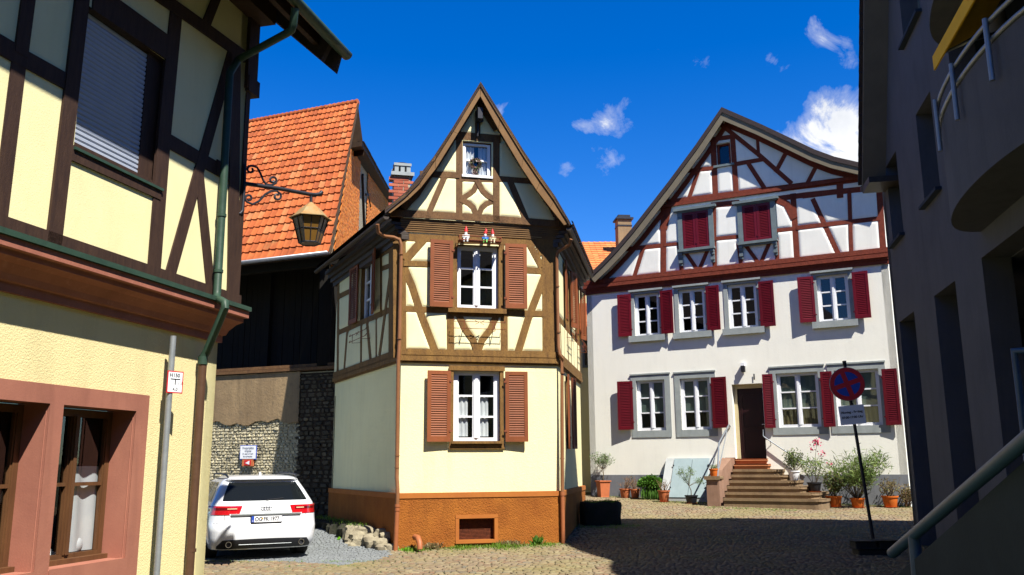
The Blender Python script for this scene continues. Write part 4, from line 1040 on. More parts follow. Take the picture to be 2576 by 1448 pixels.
mb = MB(); a = g(1070, 690); b_ = g(1085, 1110); mb.strip(BG2, [a, b_], .16, -.05, .03); mb.strip(BG2, [g(1100, 850), g(1140, 850)], .1, -.05, .0); mb.build('timber_post', MATS['timber_dark'], BA)
# back slope / overhang of the barn at the gable: verge in the gable plane
mb = MB()
v0 = BG2.P(r1[0]-.1, r1[1]+.05, .35); v1 = BG2.P(r2[0]+1.3, r2[1]-1.25, .35); vu = Vector((0, 0, .16)); inn = BF.u*-9
mb.prism([v0, v1, v1+vu, v0+vu], inn); mb.build('rear_roof', MATS['roof_wood'], BA)
tile_roof('rear_tiles', 'tile_dark', BA, v1+vu+inn, v1+vu+BG2.n*.06, v0+vu+BG2.n*.06, v0+vu+inn, 36, 11)
# upper rear slope near the ridge
q0 = C+Vector((0, 0, -.02)); q1 = BG2.z('E', 1080, 500, .35); q1 = BG2.P(q1[0], q1[1], .35)
mb = MB(); qd = BF.u*-9; mb.prism([q0, q1, q1-Vector((0, 0, .14)), q0-Vector((0, 0, .18))], qd); mb.build('upper_rear_roof', MATS['roof_wood'], BA)
mb = MB(); mb.prism([B+Vector((0,0,-.12)), C+Vector((0,0,-.14)), C+Vector((0,0,-.02)), B+Vector((0,0,-.02))], BF.u*.05); mb.build('verge_board', MATS['roof_wood'], BA)
# dark shed wall between the stone wall and the centre house
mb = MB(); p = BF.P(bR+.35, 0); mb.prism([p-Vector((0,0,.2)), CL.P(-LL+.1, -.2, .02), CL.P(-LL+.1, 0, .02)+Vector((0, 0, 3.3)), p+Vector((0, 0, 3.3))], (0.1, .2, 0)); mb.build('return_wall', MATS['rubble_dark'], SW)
# parking sign
psl = BF.rect('D', (330, 750), (413, 750), (412, 820), (328, 820), d=.1); PS = thing('parking_sign', 'white private parking notice with a blue edge on the stone wall above the car', 'sign', tuple(BF.P(psl[0], psl[2], .08)))
mb = MB(); mb.fbox(BF, psl[0]-.015, psl[1]+.015, psl[2]-.02, psl[3]+.015, .07, .09); mb.build('sign_border', MATS['blue_paint'], PS)
mb = MB(); mb.fbox(BF, psl[0], psl[1], psl[2], psl[3], .0905, .096); sp_ = mb.build('sign_face', MATS['white_paint'], PS)
pu_, ph_ = (psl[0]+psl[1])/2, psl[3]-psl[2]
for s_, fr_, sz in (('Privatparkplätze', .82, .125), ('Arztpraxis', .60, .115), ('Dr. med. R.-F. Kern', .38, .095), ('Nur mit Parkschein', .17, .085)):
    text(s_, BF, pu_, psl[2]+ph_*fr_, .0975, sz*.72, 'sign_ink', sp_, sx=.62)
psr = BF.rect('D', (340, 824), (398, 824), (396, 858), (340, 858), d=.1); RS = thing('red_notice', 'small red notice with a white arrow in an orange frame under the parking sign', 'sign', tuple(BF.P(psr[0], psr[2], .08)))
mb = MB(); mb.fbox(BF, psr[0], psr[1], psr[2], psr[3], .06, .09); mb.build('frame', MATS['terracotta'], RS, bevel=.01)
mb = MB(); w_ = psr[1]-psr[0]; h_ = psr[3]-psr[2]; mb.fbox(BF, psr[0]+w_*.2, psr[1]-w_*.2, psr[2]+h_*.1, psr[3]-h_*.1, .0905, .1); mb.build('sign_face', MATS['red_paint'], RS)
cu, ch = (psr[0]+psr[1])/2, (psr[2]+psr[3])/2; mb = MB(); mb.prism([BF.P(cu-.07, ch-.01, .1005), BF.P(cu+.06, ch-.05, .1005), BF.P(cu+.06, ch+.05, .1005)], BF.n*.004); mb.build('arrow', MATS['white_paint'], RS)
# chimney beyond the left roof slope of the centre house
ck = at_y(1012, 480, 21.0); cw_ = .42; CK = thing('brick_chimney', 'red brick chimney with an open grey concrete cap beside the barn', 'chimney', (ck.x, ck.y, 6))
CFm = Fr(ck - Vector((CF.u.x, CF.u.y, 0))*cw_/2, (CF.u.x, CF.u.y)); ht_ = CFm.pix(1012, 442)[1]; CSd = Fr(CFm.P(0, 0), (CL.u.x, CL.u.y))
mb = MB(); mb.fbox(CFm, .01, cw_-.01, 6, ht_, -.5, -.012); mb.build('mortar_core', MATS['mortar'], CK)
bricks('bricks', 'chimney_brick', CK, CFm, [(0, 6), (cw_, 6), (cw_, ht_), (0, ht_)], [], bw=.25, bh=.085, gap=.016)
hc2 = CFm.pix(1012, 433)[1]; h3 = CFm.pix(1012, 417)[1]; h4 = CFm.pix(1012, 409)[1]
mb = MB(); mb.fbox(CFm, -.07, cw_+.07, ht_, ht_+.07, -.56, .06); 
for a, b_ in ((.02, .10), (.17, .25), (.32, .40)): mb.fbox(CFm, a, b_, ht_+.07, h3, -.08, .0); mb.fbox(CFm, a, b_, ht_+.07, h3, -.48, -.4)
mb.fbox(CFm, .0, cw_, h3, h3+.05, -.5, .02); mb.build('cap', MATS['grey_stone'], CK, bevel=.01)
mb = MB(); c = CFm.P(cw_/2, 0, -.25); mb.lathe((c.x, c.y, 0), [(.22, h3+.05), (.22, h4), (.17, h4+.03)], 20); mb.build('cowl', MATS['black_paint'], CK, smooth=40)

# ================================================================== WHITE HOUSE
wr = at_y(2280, 1275, 24.5); WFR = Fr(wr, vp(-2850, -1)); WF = WFR
uWL = WF.pix(1487, 1240)[0]; uWR = WF.pix(2284, 1190)[0]
WH = thing('white_gabled_house', 'large white house with red half timbered gable, crimson shutters and front steps', 'house', tuple(WF.P(uWL, .5)))
hW = WF.z('J', 1300, 1350)[1]    # wall top under the sill beams
print('white W', uWL, uWR, 'hW', hW, 'base', wr.z)
def jr(*p, k='J', d=0.0): return WF.rect(k, *p, d=d)
g1 = [WF.rect('K', (548, 925), (768, 925), (775, 1308), (560, 1312)), WF.rect('K', (880, 925), (1108, 920), (1120, 1305), (893, 1308)),
      WF.rect('L', (447, 885), (770, 868), (785, 1295), (465, 1302)), WF.rect('L', (885, 870), (1232, 855), (1245, 1280), (912, 1288))]
f1 = [WF.rect('K', (530, 285), (722, 275), (728, 598), (545, 608)), WF.rect('K', (862, 258), (1065, 245), (1078, 575), (880, 588)),
      WF.rect('L', (78, 225), (300, 205), (312, 540), (95, 560)), WF.rect('L', (745, 150), (992, 135), (1010, 482), (775, 500))]
hd = (g1[0][2]+g1[3][2])/2
for i in range(4): g1[i] = (g1[i][0], g1[i][1], sum(x[2] for x in g1)/4, sum(x[3] for x in g1)/4)
F2 = (sum(x[2] for x in f1)/4, sum(x[3] for x in f1)/4)
for i in range(4): f1[i] = (f1[i][0], f1[i][1], *F2)
dz = WF.rect('L', (108, 968), (400, 955), (500, 1440), (190, 1440)); dlo = WF.z('Q', 450, 345)[1]
dA = WF.z('Q', 300, 350)[0]; dB = WF.z('Q', 594, 350)[0]; dtop = WF.z('X', 250, 365)[1]
door = (dA, dB, dlo, dtop)
hW = (WF.z('J', 200, 1430)[1]+WF.z('J', 2300, 1235)[1])/2
hSB = (WF.z('J', 200, 1325)[1]+WF.z('J', 2300, 1125)[1])/2   # top of sill beams
wall('wall', WF, [(uWL, -.5), (uWR, -.5), (uWR, hW+.05), (uWL, hW+.05)], g1+f1+[door], 'white_wall', WH, .28)
mb = MB(); hpl = (WF.z('N', 300, 508)[1]+WF.z('Q', 1700, 485)[1])/2
for a, b_ in ((uWL, dA-.35), (dB+.1, uWR)): mb.fbox(WF, a, b_, -.5, hpl, -.02, .012)
mb.build('plinth', MATS['plinth_grey'], WH)
# gable wall
hh = hSB
ol = [(100, 1310), (200, 1215), (300, 1110), (420, 970), (560, 790), (700, 610), (900, 340), (1100, 50), (1400, 180), (1600, 275), (1800, 370), (1950, 425), (2145, 470)]
WV = WF.off(.42)
vo = [WV.z('J', *p) for p in ol]
last = vo[-1]; prev = vo[-2]; sl2 = (last[1]-prev[1])/(last[0]-prev[0]); ue_ = uWR+.45; vo.append((ue_, last[1]+sl2*(ue_-last[0])))
vi = []
for i, (u, h) in enumerate(vo):
    a = vo[max(0, i-1)]; b_ = vo[min(len(vo)-1, i+1)]; t = Vector((b_[0]-a[0], b_[1]-a[1])).normalized(); k = .30
    if i == 7: vi.append((u+.02, h-.40))
    else: vi.append((u+t.y*k, h-t.x*k))
gp = [(max(uWL, u), h-.12) for u, h in vo if uWL-.4 < u < uWR+.4]
gpoly = [(uWL, hW)] + [(u, h-.12) for u, h in vo if uWL < u < uWR and h-.12 > hW] + [(uWR, vo[-1][1]-.1), (uWR, hW)]
att = WF.rect('J', (1055, 315), (1162, 308), (1172, 470), (1066, 482))
wall('gable_wall', WF, gpoly, [att], 'white_panel', WH, .2)
tl = []
def tJ(pts, w): tl.append(tim(WF, 'J', pts, w))
tJ([(250, 1345), (2330, 1130)], 32)
tJ([(705, 757), (1300, 683), (2290, 560)], 46)
tJ([(820, 522), (1040, 498)], 30); tJ([(1195, 470), (1400, 435)], 30); tJ([(1000, 288), (1190, 260)], 32)
tJ([(1035, 310), (1052, 690)], 42); tJ([(1182, 270), (1208, 665)], 38)
tJ([(1095, 170), (1380, 398), (1615, 605)], 34)
tJ([(1366, 240), (1378, 400)], 24); tJ([(1602, 350), (1514, 515)], 30); tJ([(1828, 455), (1755, 595)], 30)
tJ([(925, 515), (858, 712)], 30); tJ([(1308, 475), (1412, 635)], 34)
tJ([(395, 1108), (645, 1083)], 32); tJ([(675, 1078), (780, 1068)], 24); tJ([(1055, 1032), (1225, 1015)], 28); tJ([(1522, 968), (1645, 955)], 28)
tJ([(1680, 948), (2275, 880)], 32)
tJ([(660, 790), (660, 1300)], 42); tJ([(1638, 710), (1668, 1190)], 44); tJ([(2062, 700), (2078, 1148)], 30); tJ([(2285, 640), (2318, 1125)], 46)
tJ([(1045, 780), (1052, 1260)], 24); tJ([(778, 1080), (800, 1285)], 30); tJ([(1040, 1090), (1048, 1255)], 30); tJ([(1228, 1080), (1248, 1235)], 30); tJ([(1512, 1040), (1520, 1205)], 30)
tJ([(690, 800), (665, 930)], 60); tJ([(1520, 740), (1590, 770), (1635, 860)], 50)
tJ([(1040, 778), (1210, 760)], 40); tJ([(1510, 730), (1740, 700), (2290, 645)], 40)
tJ([(2290, 640), (1730, 708)], 36); tJ([(1990, 620), (1992, 700)], 50)
tJ([(1792, 745), (1985, 1160)], 38)
tJ([(835, 1145), (920, 1270)], 28); tJ([(990, 1125), (928, 1270)], 28); tJ([(1290, 1095), (1382, 1220)], 28); tJ([(1452, 1080), (1392, 1218)], 28)
tJ([(507, 1105), (440, 1320)], 30)
rf_ = [(u, h) for u, h in vi if h > hSB-.2]; tl.append((rf_[:], .16))
timbers(WF, tl, 'timber_red', WH, d1=.016)
w1s = WF.rect('J', (765, 830), (1035, 795), (1045, 1095), (785, 1120)); w2s = WF.rect('J', (1215, 775), (1505, 735), (1515, 1040), (1235, 1065))
pillow(WF, gpoly, tl, [att, w1s, w2s], 'white_panel', WH, step=.04, bulge=.03, edge=.07)
# sill mouldings
mb = MB(); tot = hSB-hW; steps = [(0, .28, .05), (.28, .42, .09), (.42, .62, .14), (.62, .72, .09), (.72, 1.0, .12)]
for i, (a, b_, d_) in enumerate(steps): mb.fbox(WF, uWL-.05, uWR+.05, hW+tot*a, hW+tot*b_-.004, -.05, d_)
mb.fbox(WF, uWL+2.75, uWR+.02, WF.z('J', 1300, 700)[1]-.02, WF.z('J', 1300, 700)[1]+.06, -.05, .10)
mb.build('sill_moulding', MATS['timber_red'], WH, bevel=.012)
# attic window
aw = window(WH, WF, att, d=-.08, rows=1, fw=.05, cols=1, mat='timber_red', label='small dark attic window'); mb = MB(); mb.fbox(WF, att[0]-.1, att[1]+.1, att[2]-.06, att[2]+.01, -.05, .10); mb.build('sill', MATS['grey_wood'], aw)
# closed shutter windows in the gable
for q, lf in ((w1s, 1), (w2s, 2)):
    a, b_, c, e = q; mb = MB(); f = .14
    mb.fbox(WF, a, a+f, c, e, -.02, .07); mb.fbox(WF, b_-f, b_, c, e, -.02, .07); mb.fbox(WF, a+f, b_-f, e-.06, e, -.02, .068)
    mb.fbox(WF, a-.12, b_+.12, e, e+.07, -.02, .16); mb.fbox(WF, a-.06, b_+.06, e-.035, e, -.02, .11)
    mb.fbox(WF, a-.02, b_+.02, c-.07, c, -.02, .20); mb.fbox(WF, a+.02, b_-.02, c-.12, c-.07, -.02, .14)
    for x in (a+.0, b_-.12):
        for j, (dd, z0) in enumerate(((.17, .0), (.13, .09), (.09, .18), (.12, .26), (.07, .34))): mb.fbox(WF, x, x+.11, c-.16-z0, c-.08-z0, -.02, dd)
    o = mb.build('window', MATS['grey_wood'], WH, bevel=.006, label='grey framed window with closed crimson shutters')
    m = (a+b_)/2; shutter(o, WF, (a+f+.01, m-.005, c+.01, e-.07), 'shutter_red', d0=.02, pitch=.05); shutter(o, WF, (m+.005, b_-f-.01, c+.01, e-.07), 'shutter_red', d0=.022, pitch=.05)
# ground and first floor windows
def surround(F, q, s, parent, full=True, sill=.0, name='window_surround'):
    a, b_, c, e = q; mb = MB(); mb.fbox(F, a-s, a, c-s*1.2, e+s, -.06, .02); mb.fbox(F, b_, b_+s, c-s*1.2, e+s, -.06, .02); mb.fbox(F, a, b_, e, e+s, -.06, .021); mb.fbox(F, a, b_, c-s*1.2, c, -.06, .022)
    mb.fbox(F, a-s-.02, b_+s+.02, e+s, e+s+.035, -.02, .045)
    return mb.build(name, MATS['grey_stone'], parent, bevel=.005)
M('blind', (.16, .21, .18), (.13, .18, .15), 3, .8)
for i, q in enumerate(g1):
    surround(WF, q, .17, WH)
    a, b_, c, e = q
    window(WH, WF, q, d=-.09, rows=3, fw=.085, mwid=.032, curtain=[(.05, .95, .36, .97, 'blind', 0)]+([(.06, .47, .06, .33, 'leaf_dry', 4), (.53, .94, .06, .33, 'leaf_dry', 4)] if i > 1 else []), label='ground floor casement with a green blind')
for i, q in enumerate(f1):
    a, b_, c, e = q; mb = MB(); s = .12
    mb.fbox(WF, a-s, a, c, e+s*.7, -.06, .02); mb.fbox(WF, b_, b_+s, c, e+s*.7, -.06, .02); mb.fbox(WF, a, b_, e, e+s*.7, -.06, .021); mb.fbox(WF, a-s-.03, b_+s+.03, e+s*.7, e+s*.7+.05, -.02, .09)
    mb.build('window_surround', MATS['grey_stone'], WH, bevel=.005)
    mb = MB(); mb.fbox(WF, a-s-.06, b_+s+.06, c-.17, c, -.06, .12); mb.build('window_sill', MATS['grey_stone'], WH, bevel=.01)
    window(WH, WF, q, d=-.09, rows=3, fw=.085, mwid=.032)
def shq(k, pts, **kw): shutter(WH, WF, WF.rect(k, *pts, d=.08), 'shutter_red', d0=.07, tilt=6, pitch=.05, **kw)
shq('K', ((412, 950), (522, 945), (532, 1310), (420, 1312)), hinge='b'); shq('K', ((1116, 918), (1232, 912), (1250, 1295), (1130, 1300)), hinge='a')
shq('L', ((340, 896), (418, 892), (446, 1297), (368, 1300)), hinge='b'); shq('L', ((776, 875), (868, 872), (898, 1290), (812, 1295)), hinge='a'); shq('L', ((1246, 855), (1360, 850), (1397, 1275), (1275, 1280)), hinge='a')
shq('K', ((411, 298), (507, 291), (520, 606), (419, 614)), hinge='b'); shq('K', ((731, 266), (827, 259), (838, 581), (742, 592)), hinge='a'); shq('K', ((1075, 232), (1175, 223), (1193, 556), (1088, 568)), hinge='a')
shq('L', ((315, 196), (427, 187), (447, 530), (330, 537)), hinge='a'); shq('L', ((606, 166), (725, 156), (752, 500), (630, 508)), hinge='b'); shq('L', ((1018, 125), (1140, 116), (1168, 468), (1045, 478)), hinge='a')
# door
mb = MB(); mb.fbox(WF, dA, dA+.10, dlo, dtop, -.30, -.2); mb.fbox(WF, dA+.1, dB, dtop-.12, dtop, -.30, -.2); dfm = mb.build('door_frame', MATS['door_frame_cream'], WH)
mb = MB(); mb.fbox(WF, dA+.1, dB, dlo, dtop-.12, -.30, -.26)
for a, b_, c, e in ((.12, .9, .08, .38), (.12, .9, .44, .93)):
    w_ = dB-dA-.1; H_ = dtop-.12-dlo; x0, x1 = dA+.1+w_*a, dA+.1+w_*b_; y0, y1 = dlo+H_*c, dlo+H_*e
    mb.fbox(WF, x0, x1, y0, y0+.04, -.26, -.245); mb.fbox(WF, x0, x1, y1-.04, y1, -.26, -.245); mb.fbox(WF, x0, x0+.04, y0+.04, y1-.04, -.26, -.245); mb.fbox(WF, x1-.04, x1, y0+.04, y1-.04, -.26, -.245)
dr_ = mb.build('door', MATS['door_red'], WH); mb = MB(); mb.tube([WF.P(dB-.12, dlo+1.0, -.2), WF.P(dB-.02, dlo+1.0, -.2)], .012, 8); mb.build('handle', MATS['chrome'], dr_)
# lamp and number
lq = WF.z('X', 235, 140); mb = MB(); mb.fbox(WF, lq[0]-.05, lq[0]+.05, lq[1]+.05, lq[1]+.14, 0, .12); o = mb.build('door_lamp', MATS['white_paint'], WH, bevel=.01); mb = MB(); mb.fbox(WF, lq[0]-.045, lq[0]+.045, lq[1]-.12, lq[1]+.05, .03, .14); mb.build('lamp_shade', MATS['black_paint'], o, bevel=.01)
nq = WF.z('X', 386, 270); text('1', WF, nq[0], nq[1], .03, .24, 'black_paint', WH, name='house_number', bold=.008)
# roof
mb = MB(); n = len(vo)
for i in range(n-1): mb.prism([WV.P(*vi[i], -.03), WV.P(*vi[i+1], -.03), WV.P(*vo[i+1], -.03), WV.P(*vo[i], -.03)], WV.n*.03)
mb.build('bargeboard', MATS['verge_grey'], WH)
mb = MB()
for i in range(n-1):
    k = .32; a0 = [vo[i][j]*(1-k)+vi[i][j]*k for j in (0, 1)]; a1 = [vo[i+1][j]*(1-k)+vi[i+1][j]*k for j in (0, 1)]
    mb.prism([WV.P(a0[0], a0[1], .0), WV.P(a1[0], a1[1], .0), WV.P(vo[i+1][0], vo[i+1][1]+.05, .0), WV.P(vo[i][0], vo[i][1]+.05, .0)], WV.n*.03)
mb.build('verge_trim', MATS['roof_dark'], WH)
mb = MB(); dp = 11
for i in range(n-1):
    mb.prism([WV.P(vo[i][0], vo[i][1]-.16, -.03), WV.P(vo[i+1][0], vo[i+1][1]-.16, -.03), WV.P(vo[i+1][0], vo[i+1][1]+.03, -.03), WV.P(vo[i][0], vo[i][1]+.03, -.03)], WV.n*-dp)
mb.build('roof', MATS['roof_dark'], WH)
mb = MB(); mb.prism([WF.P(uWL, -.5, 0), WF.P(uWL, -.5, -10), WF.P(uWL, hW, -10), WF.P(uWL, hW, 0)], WF.u*.2); mb.prism([WF.P(uWR, -.5, 0), WF.P(uWR, -.5, -10), WF.P(uWR, hW+3, -10), WF.P(uWR, hW+3, 0)], WF.u*-.2); mb.build('side_wall', MATS['white_wall'], WH)
# steps
SBASE = gz(WF.P(dA, 0).x, WF.P(dA, 0).y); zst = [dlo - (dlo-SBASE)*i/8 for i in range(9)]
lefts = [305, 285, 270, 258, 243, 222, 205, 188]; rights = [592, 600, 718, 785, 865, 970, 1078, 1145]
ST = thing('front_steps', 'eight worn sandstone steps up to the dark red door', 'steps', tuple(WF.P(dA, SBASE)))
tread = .27
for i in range(8):
    z1, z0 = zst[i], zst[i+1]; d1 = .05+tread*i if i > 0 else .04
    yp = [345, 400, 460, 520, 580, 640, 705, 768][i]
    ul = WF.off(d1).z('Q', lefts[i], yp)[0]; ur = WF.off(d1).z('Q', rights[i], yp)[0]
    if i == 0: ul, ur = dA, dB
    rad = min(d1+.02, .9) if i > 1 else .02
    pts = [(ul, -.02 if i else -.22), (ul, d1)]
    if i > 1:
        for a in np.linspace(0, 1, 6): pts.append((ur-.25*(1-math.sin(a*math.pi/2)) , d1-.30*(1-math.cos(a*math.pi/2))))
        pts.append((ur, -.02))
    else: pts += [(ur, d1), (ur, -.02 if i else -.22)]
    zz = z0-.1 if i < 7 else z0-.2
    mb = MB(); mb.prism([WF.P(u, zz, d) for u, d in pts], (0, 0, z1-.055-zz))
    st = mb.build('step', MATS['step_stone' if i > 1 else 'step_top'], ST)
    mb = MB(); e = .03; pe = [(u+(e if u > (ul+ur)/2 else 0), d+(e if d > .03 else 0)) for u, d in pts]; mb.prism([WF.P(u, z1-.055, d) for u, d in pe], (0, 0, .055)); mb.build('nosing', MATS['step_stone' if i > 1 else 'step_top'], st, bevel=.012)
# cheek wall
cu0 = WF.off(1.6).z('Q', 188, 780)[0]
CK2 = WF; mb = MB(); uc1 = dA-.02; uc0 = dA-.30
pf = WF.off(2.0); pa = pf.z('Q', 112, 790)[0]; pb = pf.z('Q', 188, 790)[0]; ptop = pf.z('Q', 150, 540)[1]
mb.prism([WF.P(uc0, SBASE-.3, .01), WF.P(uc0, SBASE-.3, 1.75), WF.P(uc0, ptop-.02, 1.75), WF.P(uc0, ptop+.25, 1.55), WF.P(uc0, dlo+.02, .35), WF.P(uc0, dlo+.02, .01)], WF.u*(uc1-uc0))
mb.fbox(WF, uc0-.03, uc1+.02, SBASE-.3, ptop, 1.75, 2.05); ch_ = mb.build('cheek_wall', MATS['cheek_stone'], ST, bevel=.015)
mb = MB(); mb.fbox(WF, uc0-.08, uc1+.06, ptop, ptop+.07, 1.70, 2.10); mb.build('capstone', MATS['step_stone'], ch_, bevel=.015)
mb = MB(); um = (uc0+uc1)/2+.05
mb.tube([WF.P(um, ptop+.07, 1.72), WF.P(um, ptop+.25+.75, 1.4), WF.P(um, dlo+1.0, .15), WF.P(um, dlo+.95, .02)], .024, 8); mb.tube([WF.P(um-.04, ptop+.07, 1.60), WF.P(um-.04, dlo+.9, .18)], .014, 8)
mb.build('handrail', MATS['rail_metal'], ST, label='left handrail, leaning from the capstone to the wall', smooth=40)
mb = MB(); ra_ = WF.z('Q', 560, 130, .1); rb_ = WF.z('Q', 575, 145, .1); rc_ = WF.z('Q', 1000, 430, .12); rd_ = WF.z('Q', 560, 70, .1)
mb.tube([WF.P(rd_[0], rd_[1], .1), WF.P(ra_[0], ra_[1], .1), WF.P(rb_[0], rb_[1], .1), WF.P(rc_[0], rc_[1], .12)], .018, 8)
for t in (.12, .8): mb.tube([WF.P(rb_[0]*(1-t)+rc_[0]*t, rb_[1]*(1-t)+rc_[1]*t, .1), WF.P(rb_[0]*(1-t)+rc_[0]*t, rb_[1]*(1-t)+rc_[1]*t-.12, .0)], .01, 6)
mb.build('handrail', MATS['rail_metal'], ST, label='right handrail, fixed along the white wall', smooth=40)
# cellar hatch
HF = WF; hl0 = WF.z('N', 985, 340); hr0 = WF.z('N', 1440, 345); hb_ = WF.off(.85); hl1 = hb_.z('N', 930, 745); hr1 = hb_.z('N', 1440, 795)
HT = thing('cellar_hatch', 'sloping pale blue grey cellar hatch with two doors against the white wall', 'hatch', tuple(WF.P(hl0[0], SBASE)))
ht = (hl0[1]+hr0[1])/2; zb_ = gz(*WF.P(hl1[0], 0, .8).xy)-.02; a0, a1 = hl0[0], hr0[0]; hA0, hA1 = a0, a1
mb = MB(); mb.prism([WF.P(a0, zb_-.2, .01), WF.P(a0, zb_-.2, .85), WF.P(a0, zb_+.10, .85), WF.P(a0, ht, .10), WF.P(a0, ht, .01)], WF.u*(a1-a0)); mb.build('cheeks', MATS['hatch_cheek'], HT, bevel=.01)
nrm = (WF.n*(ht-zb_-.1)+Vector((0, 0, .75))).normalized()
def hpnt(u, t): return WF.P(u, ht+(zb_+.1-ht)*t, .10+.75*t)+nrm*.003
for x0, x1 in ((a0+.28, (a0+a1)/2+.08), ((a0+a1)/2+.10, a1-.15)):
    mb = MB(); mb.prism([hpnt(x0, .98), hpnt(x1, .98), hpnt(x1, .02), hpnt(x0, .02)], nrm*.03); o = mb.build('door', MATS['hatch_paint'], HT, bevel=.004)
    mb = MB(); 
    x = x0 if x0 < (a0+a1)/2-.2 else x1
    for t in (.2, .75): c = hpnt(x, t); mb.tube([c, c+nrm*.06], .025, 8)
    mb.build('hinge', MATS['iron_dark'], o)

# ================================================================== GREY BUILDING
gr0 = at_y(2303, 1366, 17.8); 
u_ = vp(1775, -1); GW = Fr(gr0, u_)
GB = thing('grey_apartment_building', 'dark grey rendered apartment building with curved balconies and pillars on the right', 'building', (gr0.x, gr0.y, 0))
UM = 11.0
def rr(k, *p): return GW.rect(k, *p)
s1 = rr('R', (215, 855), (265, 770), (300, 1205), (245, 1270)); s2 = rr('R', (365, 590), (440, 465), (490, 985), (410, 1050))
t3 = GW.z('R', 305, 235); t3b = GW.z('R', 390, 60); s3 = (t3[0], t3b[0], (t3[1]+t3b[1])/2, (t3[1]+t3b[1])/2+1.7)
fl2 = s2[2]+2.9
o1_ = rr('S', (272, 200), (340, 148), (455, 1275), (360, 1190)); o2_ = rr('S', (435, 75), (540, 0), (675, 1160), (565, 1200))
topo = (o1_[3]+o2_[3])/2; o1_ = (o1_[0], o1_[1], -.2, topo); o2_ = (o2_[0], o2_[1], -.2, topo)
p3 = GW.z('S', 690, 100); p3b = GW.z('S', 800, 900); a3 = (p3[0]+p3b[0])/2
o3_ = (a3, a3+2.4, -.2, GW.z('R', 705, 1325)[1]); o4_ = (a3+2.9, a3+5.0, -.2, o3_[3])
print('grey openings', s1, s2, s3, o1_, o2_, o3_)
EVg = GW.off(.45); ea = EVg.pix(2168, 468); eb = EVg.pix(2172, 0)
slope_g = (eb[1]-ea[1])/(eb[0]-ea[0]); print('grey eave', ea, eb, 'slope deg', math.degrees(math.atan(slope_g)))
hE = ea[1]; uE = ea[0]; uAp = 5.2; hAp = hE+slope_g*(uAp-uE)
# balcony doorway opening
bd0 = GW.z('R', 535, 300); bdo = (bd0[0], bd0[0]+3.6, GW.z('R', 575, 640)[1]-.0, GW.z('R', 535, 290)[1]+.3)
outg = [(0, -.2), (UM, -.2), (UM, hE), (uAp, hAp), (0, hE+slope_g*(0-uE))]
s3 = (s3[0], min(s3[1], bdo[0]-.2) if s3[2] < bdo[3] else s3[1], s3[2], s3[3])
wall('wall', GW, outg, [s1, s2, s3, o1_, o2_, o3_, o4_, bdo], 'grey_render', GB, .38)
for q in (s1, s2, s3):
    w = window(GB, GW, (q[0]+.01, q[1]-.01, q[2]+.01, q[3]-.01), d=-.30, rows=1, fw=.06, cols=1, mat='grey_wood')
    mb = MB(); mb.fbox(GW, q[0]-.05, q[1]+.08, q[2]-.05, q[2]+.005, -.3, .10); mb.build('sill', MATS['concrete_dark'], w)
# inside of arcade
mb = MB(); mb.fbox(GW, 0, UM, o1_[3]+.02, o1_[3]+.2, -4, -.38); mb.fbox(GW, 0, UM, -.3, o3_[3]+.5, -4.2, -4); mb.fbox(GW, 0, .25, -.3, o1_[3], -4, -.38)
mb.fbox(GW, a3-.4, UM, o3_[3]+.01, o3_[3]+.2, -4, -.38)
mb.build('arcade', MATS['grey_render'], GB)
for o in (o3_, o4_): pass
# balcony room
mb = MB(); q = bdo; D0, D1 = -.38, -2.2
cs_ = [(q[0], q[2]), (q[1], q[2]), (q[1], q[3]), (q[0], q[3])]; mb.poly([GW.P(*c, D1) for c in cs_])
for i in range(4): s_, t_ = cs_[i], cs_[(i+1) % 4]; mb.poly([GW.P(*s_, D0), GW.P(*t_, D0), GW.P(*t_, D1), GW.P(*s_, D1)])
mb.build('balcony_recess', MATS['concrete_dark'], GB)
mb = MB(); cb = GW.z('R', 800, 460); mb.tube([GW.P(bdo[0]+1.75, bdo[2]-.3, -.1), GW.P(bdo[0]+1.75, bdo[3], -.1)], .14, 20); mb.build('column', MATS['grey_soffit'], GB, smooth=50)
# curved balconies
def arc_pts(u0, u1, D, n=26): return [(u0+(u1-u0)*(1-math.cos(math.pi*i/n))/2, D*max(0,math.sin(math.pi*i/n))**.8) for i in range(n+1)]
bu0 = GW.z('R', 545, 1190)[0]-.05; bh_top = GW.z('R', 575, 650)[1]
# lower rim seen at (600,1245) soffit
D_ = .72
u0b = GW.z('R', 705, 1245)[0]; u1b = u0b+4.6
bz0 = GW.z('R', 638, 1245)[1]; topr = GW.off(.4).z('R', 560, 668)[1]; print('balcony', u0b, bz0, topr)
def balcony(z0, z1, nm):
    ap = arc_pts(u0b, u1b, D_); mb = MB(); mb.grid([[GW.P(u, z, d) for u, d in ap] for z in (z0, z1)]); inn = [(u, max(0, d-.16)) for u, d in ap]
    mb.grid([[GW.P(u, z1, d) for u, d in ap], [GW.P(u, z1, d) for u, d in inn]]); mb.grid([[GW.P(u, z1, d) for u, d in inn], [GW.P(u, z0+.2, d) for u, d in inn]])
    mb.poly([GW.P(u, z0, d) for u, d in ap]); mb.poly([GW.P(u, z0+.2, d) for u, d in ap]); return mb.build(nm, MATS['grey_render'], GB)
bal = balcony(bz0, topr, 'balcony')
ap = arc_pts(u0b-.05, u1b+.05, D_+.03); mb = MB(); zr = GW.off(.4).z('R', 560, 572)[1]
mb.tube([GW.P(u, zr, d) for u, d in ap], .028, 8); mb.tube([GW.P(u, topr+.03, d-.02) for u, d in ap], .03, 8)
for i in (2, 9, 13, 17, 24): u, d = ap[i]; mb.tube([GW.P(u, topr-.45, d+.04), GW.P(u, zr+.03, d+.04)], .03, 8)
mb.build('railing', MATS['rail_metal'], bal, smooth=50)
